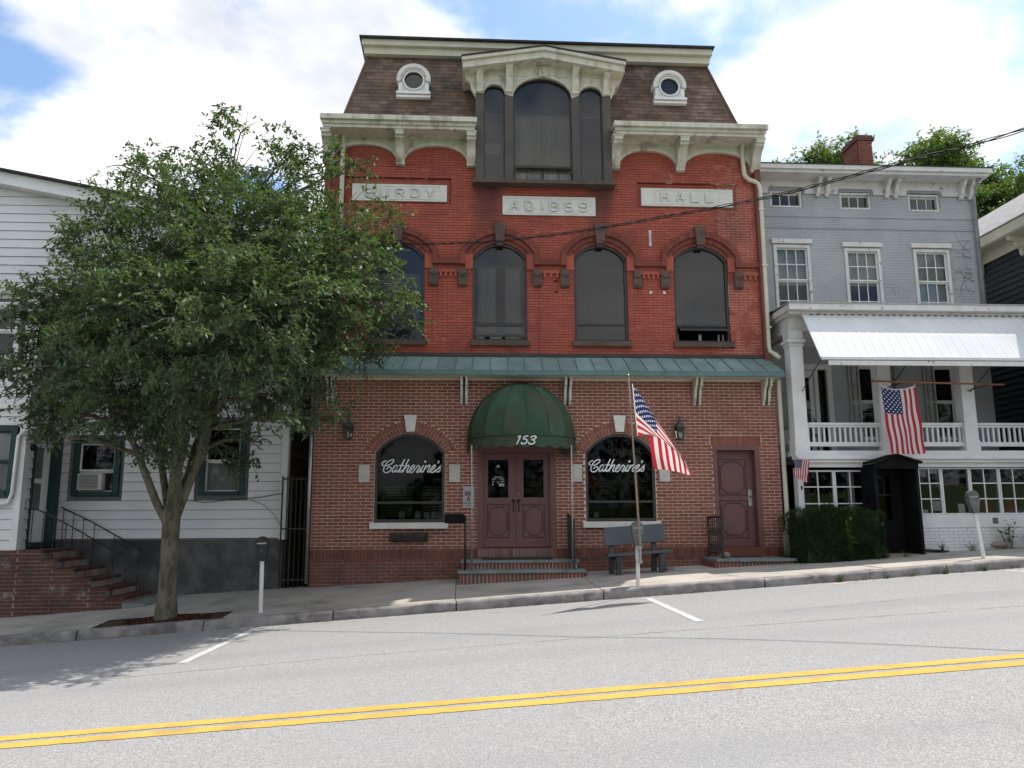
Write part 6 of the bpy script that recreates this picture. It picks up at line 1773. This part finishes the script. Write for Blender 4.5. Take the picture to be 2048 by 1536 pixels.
for xm in (8.62 * KS, 10.33 * KS, 12.2 * KS):
    for s in (-.11, .11): scroll_bracket(xm + s, .085, HY - .04, HY - .30, zq(9.46), zq(9.04), 'white_peel', H)
ch = part('chimney', G().box(10.56, 10.94, 3.0, 3.75, 9.3, 11.50), 'mortar', H)
for (face, x0, x1, y) in (('f', 10.545, 10.955, 2.98),):
    sub('chimney_brickwork', bricks_joined(courses(x0, x1, 10.02, 11.38, .20, .068, []), y, .05, .014, .003, 61), 'brick', ch, kind='stuff', fix=False)
g = G(); jj = bricks_joined(courses(3.0, 3.77, 10.02, 11.38, .20, .068, []), 0, .05, .011, .003, 62)
g.v = [(10.20 - .0 + (y_ if True else 0), x_, z_) for x_, y_, z_ in jj.v]; g.f = jj.f
g.v = [(10.53 + y_ * .3, x_, z_) for x_, y_, z_ in jj.v]
sub('chimney_brickwork', g, 'brick', ch, kind='stuff')
sub('cap', G().box(10.50, 11.0, 2.94, 3.82, 11.40, 11.47).box(10.53, 10.97, 2.97, 3.79, 11.472, 11.56), 'brick_old', ch)
sub('flashing', G().box(10.49, 11.01, 2.92, 3.80, 9.35, 10.0), 'notice_grey', ch)
part('downspout', G().tube([(HX1 - .03, HY - .35, zq(9.46)), (HX1 - .03, HY - .08, zq(9.18)), (HX1 - .03, HY - .07, 6.0)], .05, 9), 'grey_down', H, smooth=True)
# bare vine on the wall
g = G(); r = random.Random(77)
for k in range(15):
    p = Vector((12.08, HY - .015, r.uniform(6.2, 8.1))); d = Vector((-1, 0, r.uniform(-.5, .6))); pts = [p.copy()]
    for j in range(9):
        d = (d + Vector((r.uniform(-.2, .4), 0, r.uniform(-.45, .3)))).normalized(); p = p + d * .09; p.x = max(11.60, min(12.24, p.x)); pts.append(p.copy())
    g.tube(pts, [.0038 * (1 - j / 12) for j in range(10)], 4, False)
vn = mk('bare_vine', g, 'bark'); tag(vn, 'leafless vine on the grey wall at its right corner', 'vine')
# --- porch
PY = -.20
pr_ = part('porch_roof', G().box(6.79, 12.9, PY - .52, HY, 5.72, 5.845).box(6.84, 12.9, PY - .36, HY, 5.66, 5.718), 'white_peel', H)
sub('roof_sheet', G().hexa([(6.77, PY - .54, 5.847), (12.9, PY - .54, 5.847), (12.9, HY, 5.95), (6.77, HY, 5.95), (6.77, PY - .54, 5.868), (12.9, PY - .54, 5.868), (12.9, HY, 5.97), (6.77, HY, 5.97)]), 'notice_grey', pr_)
part('porch_beam', G().box(6.93, 12.7, PY - .08, PY + .18, 5.36, 5.658).box(6.93, 7.10, PY + .18, HY, 5.36, 5.658), 'white_peel', H)
part('porch_ceiling', G().box(7.1, 12.7, PY + .18, HY, 5.30, 5.355), 'white_paint', H)
DK = 2.80
for xc in (7.05, 8.925, 10.735, 12.55):
    c = part('column', G().box(xc - .14, xc + .14, PY - .12, PY + .16, DK, 5.02), 'white_paint', H)
    sub('capital', G().box(xc - .16, xc + .16, PY - .14, PY + .18, 5.02, 5.09).box(xc - .19, xc + .19, PY - .17, PY + .21, 5.092, 5.16).box(xc - .155, xc + .155, PY - .135, PY + .175, 5.162, 5.36), 'white_peel', c)
    sub('plinth', G().box(xc - .155, xc + .155, PY - .135, PY + .175, DK + .002, DK + .22), 'white_paint', c)
for (a, b) in ((7.19, 8.785), (9.065, 10.595), (10.875, 12.41)):
    rl = part('balustrade', G().box(a, b, PY - .055, PY + .075, 3.345, 3.395).box(a, b, PY - .03, PY + .05, 3.30, 3.343).box(a, b, PY - .035, PY + .055, 2.90, 2.99), 'white_paint', H)
    n = int((b - a) / .112)
    bmz = G().box(-.019, .019, -.019, .019, 0, .31); me = bpy.data.meshes.new('baluster'); me.from_pydata(bmz.v, [], bmz.f); me.materials.append(MATS['white_paint'])
    for k in range(n): inst('baluster', me, rl, (a + (k + .5) * (b - a) / n, PY + .01, 2.99))
rl = part('balustrade', G().box(6.99, 7.10, PY + .16, HY, 3.345, 3.395).box(7.0, 7.08, PY + .16, HY, 2.90, 2.99), 'white_paint', H)
for k in range(10): inst('baluster', me, rl, (7.04, PY + .25 + k * .115, 2.99))
part('porch_deck', G().box(6.88, 12.7, PY - .14, HY, 2.70, DK), 'white_paint', H)
part('storefront_cornice', G().box(6.86, 12.7, PY - .26, PY + .0, 2.62, 2.698).box(6.90, 12.7, PY - .20, PY + .0, 2.55, 2.618).box(6.93, 12.7, PY - .13, PY + .0, 2.46, 2.548), 'white_paint', H)
# wall behind the porch
f = part('porch_door', G().box(7.466, 7.584, HY - .03, HY + .1, DK, 4.9).box(8.335, 8.454, HY - .03, HY + .1, DK, 4.9).box(7.584, 8.335, HY - .03, HY + .1, 4.78, 4.9).box(8.039, 8.128, HY - .02, HY + .1, DK, 4.78), 'white_paint', H)
sub('leaf', G().box(7.594, 7.693, HY + .02, HY + .06, DK, 4.77).box(7.930, 8.029, HY + .02, HY + .06, DK, 4.77).box(7.693, 7.930, HY + .02, HY + .06, 4.6, 4.77).box(7.693, 7.930, HY + .02, HY + .06, DK, 3.2).box(7.693, 7.930, HY + .02, HY + .06, 3.42, 3.50), 'white_paint', f)
sub('pane', G().box(7.693, 7.930, HY + .035, HY + .04, 3.5, 4.6).box(7.693, 7.930, HY + .035, HY + .04, 3.2, 3.42).box(8.128, 8.335, HY + .035, HY + .04, 3.1, 4.78), 'glass_clear', f)
sub('handle', G().tube([(7.979, HY + .0, 3.65), (7.979, HY - .05, 3.62), (7.979, HY - .05, 3.46), (7.979, HY, 3.43)], .012, 6), 'iron', f)
for (a, b, c, d) in p_ops[1:]:
    f = sash_window(H, a + .08, b - .08, c + .06, d - .06, HY, 'white_paint', .08, 1, 1, proud=.02)
for x in (9.73, 10.64, 11.47, 8.85):
    g = G().box(x - .02, x + .02, HY - .06, HY - .01, 3.12, 4.9).box(x + .20, x + .24, HY - .06, HY - .01, 3.12, 4.9)
    for z in (3.12, 4.0, 4.86): g.box(x + .02, x + .20, HY - .06, HY - .01, z, z + .05)
    sh = part('shutter', g, 'notice_grey', H)
    g = G()
    for k in range(34):
        z = 3.19 + k * .049
        if abs(z - 4.02) < .05: continue
        g.quad((x + .02, HY - .055, z), (x + .20, HY - .055, z), (x + .20, HY - .02, z + .035), (x + .02, HY - .02, z + .035))
    sub('slats', g, 'notice_grey', sh, kind='stuff')
# --- aluminium awning
A_ = thing('porch_awning', 'white ribbed metal awning over the grey house porch', 'awning', (9.9, -.6, 5.1))
ax0, ax1 = 7.12, 12.9; ty, tz_, by, bz_ = PY - .37, 5.655, -1.30, 4.575
npn = 30
for k in range(npn):
    a, b = ax0 + (ax1 - ax0) * k / npn, ax0 + (ax1 - ax0) * (k + 1) / npn; w = b - a
    g = G(); prof = [(0, 0), (.12, .0), (.22, .006), (.40, .006), (.50, 0), (.64, 0), (.70, .003), (.84, .003), (.90, 0), (1, 0)]
    for (f, h) in prof:
        for t in (0, .5, 1):
            y = ty + (by - ty) * t; z = tz_ + (bz_ - tz_) * t + .03 * math.sin(math.pi * t)
            g.v.append((a + f * w, y - h * .75, z + h * .65))
    for i in range(len(prof) - 1):
        for j in range(2): p = i * 3 + j; g.f.append((p, p + 1, p + 4, p + 3))
    part('awning_panel', g, 'aluminium_awning', A_, fix=False)
part('front_rail', G().box(ax0, ax1, by - .03, by + .02, bz_ - .045, bz_ + .012), 'aluminium_awning', A_)
part('valance', G().hexa([(ax0 + .14, by - .02, 4.42), (ax1, by - .02, 4.42), (ax1, by + .0, 4.42), (ax0 + .14, by + .0, 4.42), (ax0 + .14, by - .02, bz_ - .047), (ax1, by - .02, bz_ - .047), (ax1, by, bz_ - .047), (ax0 + .14, by, bz_ - .047)]), 'white_peel', A_)
for k in range(38):
    x = ax0 + .15 + k * .15; part('vent_slot', G().box(x, x + .07, ty - .035, ty - .018, tz_ - .022, tz_ - .006), 'iron', A_)
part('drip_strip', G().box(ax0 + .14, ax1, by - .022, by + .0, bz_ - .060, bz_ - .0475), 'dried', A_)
part('end_rib', G().tube([(ax0, ty, tz_), (ax0, by, bz_)], .018, 6), 'aluminium_awning', A_)
for x in (7.14, 8.98, 10.8, 12.4): part('stay', G().tube([(x, by + .05, bz_ - .02), (x - .02, PY - .13, 4.05)], .011, 6), 'iron', A_)
# --- flag on the porch
pf = thing('porch_flag', 'large stars and stripes flag hanging from a rusty pole on the white porch', 'flag', (8.8, -.9, 3.4))
part('pole', G().tube([(8.32, -1.02, 4.15), (11.05, -1.02, 4.09)], .020, 8), 'rust_pole', pf, smooth=True)
part('finial', G().lathe([(0, 0), (.03, .01), (.035, .035), (.02, .06), (0, .065)], (8.30, -1.02, 4.12), 10), 'rust_pole', pf, smooth=True)
part('pole_bracket', G().tube([(8.92, PY - .12, 4.12), (8.92, -1.02, 4.13)], .012, 6).tube([(10.735, PY - .12, 4.08), (10.735, -1.02, 4.095)], .012, 6), 'iron', pf)
# the hoist hangs along the top: u runs down the cloth, v across it
top_ = [(8.455, -1.02, 4.06), (8.70, -1.01, 3.99), (8.95, -1.02, 4.0), (9.17, -1.02, 4.06)]
midf = [(8.50, -1.00, 3.35), (8.74, -1.05, 3.34), (8.98, -.99, 3.34), (9.22, -1.03, 3.35)]
botf = [(8.57, -.99, 2.69), (8.80, -1.03, 2.675), (9.04, -.98, 2.67), (9.26, -1.02, 2.685)]
cloth('cloth', [(0, top_), (.5, midf), (1, botf)], 34, 24, pf, .012)
g = G().tube([(8.46, -1.02, 4.06), (8.455, -1.02, 4.14)], .004, 4).tube([(9.165, -1.02, 4.06), (9.17, -1.02, 4.13)], .004, 4)
part('cord', g, 'lettering', pf)
sf = thing('small_flag', 'small stars and stripes flag on the corner post of the white storefront', 'flag', (6.95, -.55, 2.4))
part('pole', G().tube([(7.02, PY - .14, 2.52), (6.72, -.80, 2.62)], .008, 6), 'wood_pole', sf)
cloth('cloth', [(0, [(6.76, -.60, 2.605), (6.90, -.62, 2.61), (7.06, -.60, 2.61)]), (.5, [(6.72, -.62, 2.40), (6.87, -.57, 2.38), (7.02, -.60, 2.36)]), (1, [(6.69, -.62, 2.22), (6.84, -.60, 2.19), (6.99, -.58, 2.12)])], 20, 20, sf, .010)
# --- storefront
part('storefront_wall', G().box(6.93, 7.02, PY - .06, PY + .1, .3, 2.458).box(7.02, 8.45, PY - .02, PY + .1, .3, 1.02).box(8.40, 8.50, PY - .06, PY + .1, .3, 2.458).box(9.25, 12.7, PY - .03, PY + .1, 1.21, 1.475).box(9.25, 12.7, PY + .0, PY + .1, .3, 1.208).box(9.25, 9.52, PY - .02, PY + .1, 1.476, 2.458), 'white_paint', H)
part('painted_base', bricks_joined(courses(9.25, 12.7, .60, 1.205, .206, .0665, []), PY - .035, .04, .006, .0015, 71), 'white_paint', H, kind='stuff', fix=False)
def shop_sash(x0, x1, z0, z1, cols, rows_, name='shop_window'):
    g = G().box(x0, x0 + .03, PY - .03, PY + .05, z0, z1).box(x1 - .03, x1, PY - .03, PY + .05, z0, z1).box(x0 + .03, x1 - .03, PY - .03, PY + .05, z1 - .03, z1).box(x0 + .03, x1 - .03, PY - .03, PY + .05, z0, z0 + .03)
    mw = .011
    for c in range(1, cols): x = x0 + (x1 - x0) * c / cols; g.box(x - mw, x + mw, PY - .015, PY + .02, z0 + .03, z1 - .03)
    for r_ in range(1, rows_): z = z0 + (z1 - z0) * r_ / rows_; g.box(x0 + .03, x1 - .03, PY - .013, PY + .018, z - mw, z + mw)
    f = part(name, g, 'white_paint', H)
    for c in range(cols):
        for r_ in range(rows_):
            sub('pane', G().box(x0 + (x1 - x0) * c / cols + .008, x0 + (x1 - x0) * (c + 1) / cols - .008, PY + .0, PY + .004, z0 + (z1 - z0) * r_ / rows_ + .008, z0 + (z1 - z0) * (r_ + 1) / rows_ - .008), 'glass_clear', f)
    return f
f = shop_sash(7.03, 7.715, 1.03, 2.40, 2, 4); curtain(7.1, 7.35, 1.05, 2.38, PY + .35, 3, f, 'interior_brown', .02)
f = shop_sash(7.725, 8.40, 1.03, 2.40, 2, 4); curtain(8.15, 8.38, 1.05, 2.38, PY + .30, 3, f, 'white_cloth', .02)
f = shop_sash(9.53, 10.02, 1.478, 2.45, 2, 3)
sub('window_sign', G().box(9.80, 9.99, PY + .010, PY + .014, 2.33, 2.44), 'blue_card', f)
sub('window_notice', G().box(9.82, 10.0, PY + .010, PY + .014, 1.56, 1.76), 'paper', f)
sub('window_notice', G().box(9.56, 9.70, PY + .010, PY + .014, 1.51, 1.58), 'paper', f)
sub('window_notice', G().box(9.56, 9.72, PY + .010, PY + .014, 2.26, 2.42), 'stone_sill', f)
f = shop_sash(10.03, 10.64, 1.478, 2.45, 1, 1)
sub('display_card', G().box(10.42, 10.56, PY + .10, PY + .11, 1.50, 1.70), 'white_paint', f)
f = shop_sash(10.65, 11.28, 1.478, 2.45, 2, 3); sub('display_goods', G().lathe([(0, 0), (.12, 0), (.16, .12), (.08, .3), (0, .32)], (11.1, PY + .3, 1.5), 10), 'red_print', f)
f = shop_sash(11.29, 11.92, 1.478, 2.45, 2, 3); sub('display_goods', G().lathe([(0, 0), (.16, 0), (.12, .14), (.15, .3), (0, .34)], (11.65, PY + .3, 1.5), 10), 'red_print', f)
f = shop_sash(11.93, 12.56, 1.478, 2.45, 2, 3)
part('side_window', G().box(6.95, 6.98, PY + .12, PY + .20, 1.0, 2.458).box(6.95, 6.98, HY - .1, HY, 1.0, 2.458).box(6.95, 6.98, PY + .6, PY + .63, 1.0, 2.458), 'white_paint', H)
part('shop_floor', G().box(6.95, 12.6, PY + .1, HY + 2, .55, .8), 'interior_brown', H)
part('shop_back', G().box(6.95, 12.6, HY + 1.0, HY + 1.1, .8, 2.7), 'interior', H)
part('shop_number', G().box(11.05, 11.17, PY - .036, PY - .0305, 1.29, 1.41), 'meter_grey', H)
part('hinge', G().box(6.985, 7.015, PY - .075, PY - .061, 2.0, 2.08).box(6.985, 7.015, PY - .075, PY - .061, 1.50, 1.58), 'iron', H)
# --- black entrance porch
V_ = thing('black_entrance', 'black timber entrance porch with a gabled hood in the white storefront', 'entrance porch', (8.72, -.5, .65))
vx0, vx1, vy = 8.27, 9.24, -.78
part('side_panel', G().box(vx0 + .02, vx0 + .08, vy, PY + .3, .45, 2.50), 'black_paint', V_)
part('side_panel', G().box(vx1 - .08, vx1 - .02, vy, PY + .3, .45, 2.50), 'black_paint', V_)
vapex = 8.755
for (a, b, za, zb) in ((vx0 - .04, vapex, 2.50, 2.655), (vapex, vx1 + .04, 2.655, 2.50)):
    part('hood', G().hexa([(a, vy - .08, za), (b, vy - .08, zb), (b, PY - .264, zb), (a, PY - .264, za), (a, vy - .08, za + .045), (b, vy - .08, zb + .045), (b, PY - .264, zb + .045), (a, PY - .264, za + .045)]), 'black_paint', V_)
part('gable', G().xz([(vx0 + .02, 2.40), (vx1 - .02, 2.40), (vx1 - .02, 2.50), (vapex, 2.65), (vx0 + .02, 2.50)], vy - .02, vy + .02), 'black_paint', V_)
dr = part('door', G().box(vx0 + .08, 8.42, PY + .02, PY + .07, .66, 2.42).box(8.93, vx1 - .08, PY + .02, PY + .07, .66, 2.42).box(8.42, 8.93, PY + .02, PY + .07, 2.28, 2.42).box(8.42, 8.93, PY + .02, PY + .07, .66, 1.38), 'black_paint', V_)
sub('pane', G().box(8.42, 8.93, PY + .04, PY + .045, 1.38, 2.28), 'glass_shop', dr)
sub('glazing_bar', G().box(8.42, 8.93, PY + .03, PY + .05, 1.88, 1.90).box(8.80, 8.82, PY + .03, PY + .05, 1.90, 2.28), 'iron', dr)
sub('letter_plate', G().box(8.52, 8.72, PY + .008, PY + .02, 1.26, 1.32), 'rock', dr)
sub('knob', G().lathe([(0, 0), (.02, 0), (.03, .03), (0, .05)], (8.46, PY - .02, 1.75), 10), 'steel', dr)
part('doorstep', G().box(vx0 + .08, vx1 - .08, vy - .18, PY + .02, .45, .70), 'rock', V_)
tag(mk('timber_beam', G().hexa([(9.26, -.42, .74), (9.95, -.40, .70), (9.95, -.30, .70), (9.26, -.32, .74), (9.26, -.42, .80), (9.95, -.40, .755), (9.95, -.30, .755), (9.26, -.32, .80)]), 'iron'), 'dark timber lying at the foot of the storefront wall', 'timber')
tag(stone_lump('wall_stone', (10.95, -.52, .86), .17, 'rock', 8, (1.1, .7, .4)), 'flat dark stone at the storefront wall among weeds', 'stone')
tag(mk('porch_chair', G().box(7.42, 7.82, .55, .95, 3.2, 3.24).box(7.42, 7.82, .93, .97, 3.24, 3.75).box(7.43, 7.47, .56, .60, 2.8, 3.2).box(7.78, 7.82, .56, .60, 2.8, 3.2).box(7.43, 7.47, .92, .96, 2.8, 3.2).box(7.78, 7.82, .92, .96, 2.8, 3.2), 'iron'), 'dark chair on the upper porch left of the hanging flag', 'chair')

# ================================================================ DARK HOUSE (far right)
K = thing('dark_blue_house', 'dark blue clapboard house with pale eaves at the right edge', 'house')
kx, ke = 13.3, 8.02
part('wall', G().box(kx, kx + 5.5, -2.0, 9, 0, ke), 'dark_siding', K)
for i in range(46):
    z = 1.0 + i * .15
    part('clapboard', G().hexa([(kx - .032, -2.0, z), (kx, -2.0, z), (kx, 9, z), (kx - .032, 9, z), (kx - .010, -2.0, z + .15), (kx, -2.0, z + .15), (kx, 9, z + .15), (kx - .010, 9, z + .15)]), 'dark_siding', K)
part('eave', G().box(kx - .42, kx + .1, -2.4, 9.4, ke - .02, ke + .05).box(kx - .47, kx - .40, -2.4, 9.4, ke + .0, ke + .24).box(kx - .06, kx - .035, -2.0, 9.0, ke - .26, ke - .021), 'cream_clean', K)
rz = ke + .245; rx = kx - .49
part('roof', G().hexa([(rx, -2.5, rz), (16.2, -2.5, 10.62), (16.2, 9.5, 10.62), (rx, 9.5, rz), (rx, -2.5, rz + .03), (16.2, -2.5, 10.66), (16.2, 9.5, 10.66), (rx, 9.5, rz + .03)]), 'grey_shingle', K)
part('roof', G().hexa([(16.2, -2.5, 10.62), (19.4, -2.5, rz), (19.4, 9.5, rz), (16.2, 9.5, 10.62), (16.2, -2.5, 10.66), (19.4, -2.5, rz + .03), (19.4, 9.5, rz + .03), (16.2, 9.5, 10.66)]), 'grey_shingle', K)
part('gable_wall', G().xz([(kx, ke), (kx + 5.5, ke), (16.1, 10.5)], -1.98, -1.9), 'dark_siding', K)
for y in (-.55, .9, 2.4):
    part('eave_bracket', G().xz([(kx - .035, ke - .02), (kx - .40, ke - .02), (kx - .38, ke - .12), (kx - .24, ke - .17), (kx - .20, ke - .28), (kx - .11, ke - .34), (kx - .09, ke - .48), (kx - .035, ke - .5)], y - .05, y + .05), 'cream_clean', K)
part('chimney', G().box(14.1, 14.5, 5.0, 5.5, 8.8, 10.2), 'brick_old', K)

# ================================================================ OVERHEAD CABLE
cw = thing('overhead_cable', 'bundle of black twisted overhead cables crossing before the hall', 'cable')
cpts = [(8.6, -10.4, 6.1), (6.50, -8.2, 5.86), (5.99, -7.6, 5.90), (5.31, -6.95, 5.91), (4.60, -6.4, 5.86), (3.84, -5.9, 5.84), (2.87, -4.95, 5.97), (2.04, -4.2, 6.06), (1.06, -3.4, 6.19), (0.22, -2.6, 6.38), (-0.62, -1.95, 6.58), (-1.6, -1.1, 6.85), (-2.6, -.3, 7.15), (-3.05, .15, 7.3)]
fine = smooth2(cpts, 0)
def sub3(pts, n):
    out = []
    for p, q in zip(pts, pts[1:]):
        for i in range(n): out.append(tuple(p[k] + (q[k] - p[k]) * i / n for k in range(3)))
    return out + [pts[-1]]
def chaikin(pts, it):
    for _ in range(it):
        o = [pts[0]]
        for p, q in zip(pts, pts[1:]): o += [tuple(.75 * a + .25 * b for a, b in zip(p, q)), tuple(.25 * a + .75 * b for a, b in zip(p, q))]
        pts = o + [pts[-1]]
    return pts
sm = chaikin(cpts, 3); sm = sub3(sm, 2)
for (ph, r0, amp) in ((0, .0085, .018), (2.1, .0065, .02), (4.2, .0065, .022)):
    tw = []
    for i, p in enumerate(sm):
        a = i * .33 + ph; tw.append((p[0], p[1] + amp * math.cos(a) * .5, p[2] + amp * math.sin(a)))
    part('strand', G().tube(tw, r0, 5), 'wire', cw, smooth=True)

# ================================================================ WOODED BANK ACROSS THE STREET (seen in the window glass)
g = G(); r = random.Random(99)
for k in range(30000):
    x = r.uniform(-60, 60); hgt = 5.5 + 2.2 * math.sin(x * .23) + 1.6 * math.sin(x * .61 + 1)
    y = -34 - r.random() * 6; z = zg(x, -18) + 1.0 + hgt * r.random() ** .8
    d = Vector((r.gauss(0, 1), r.gauss(0, 1), r.gauss(0, .7))).normalized()
    leaf_quad(g, Vector((x, y, z)), d, Vector((0, 0, 1)), r.uniform(.4, .7), .4, r)
wb = mk('wooded_bank', g, 'leaf_bank', fix=False); wb['kind'] = 'stuff'
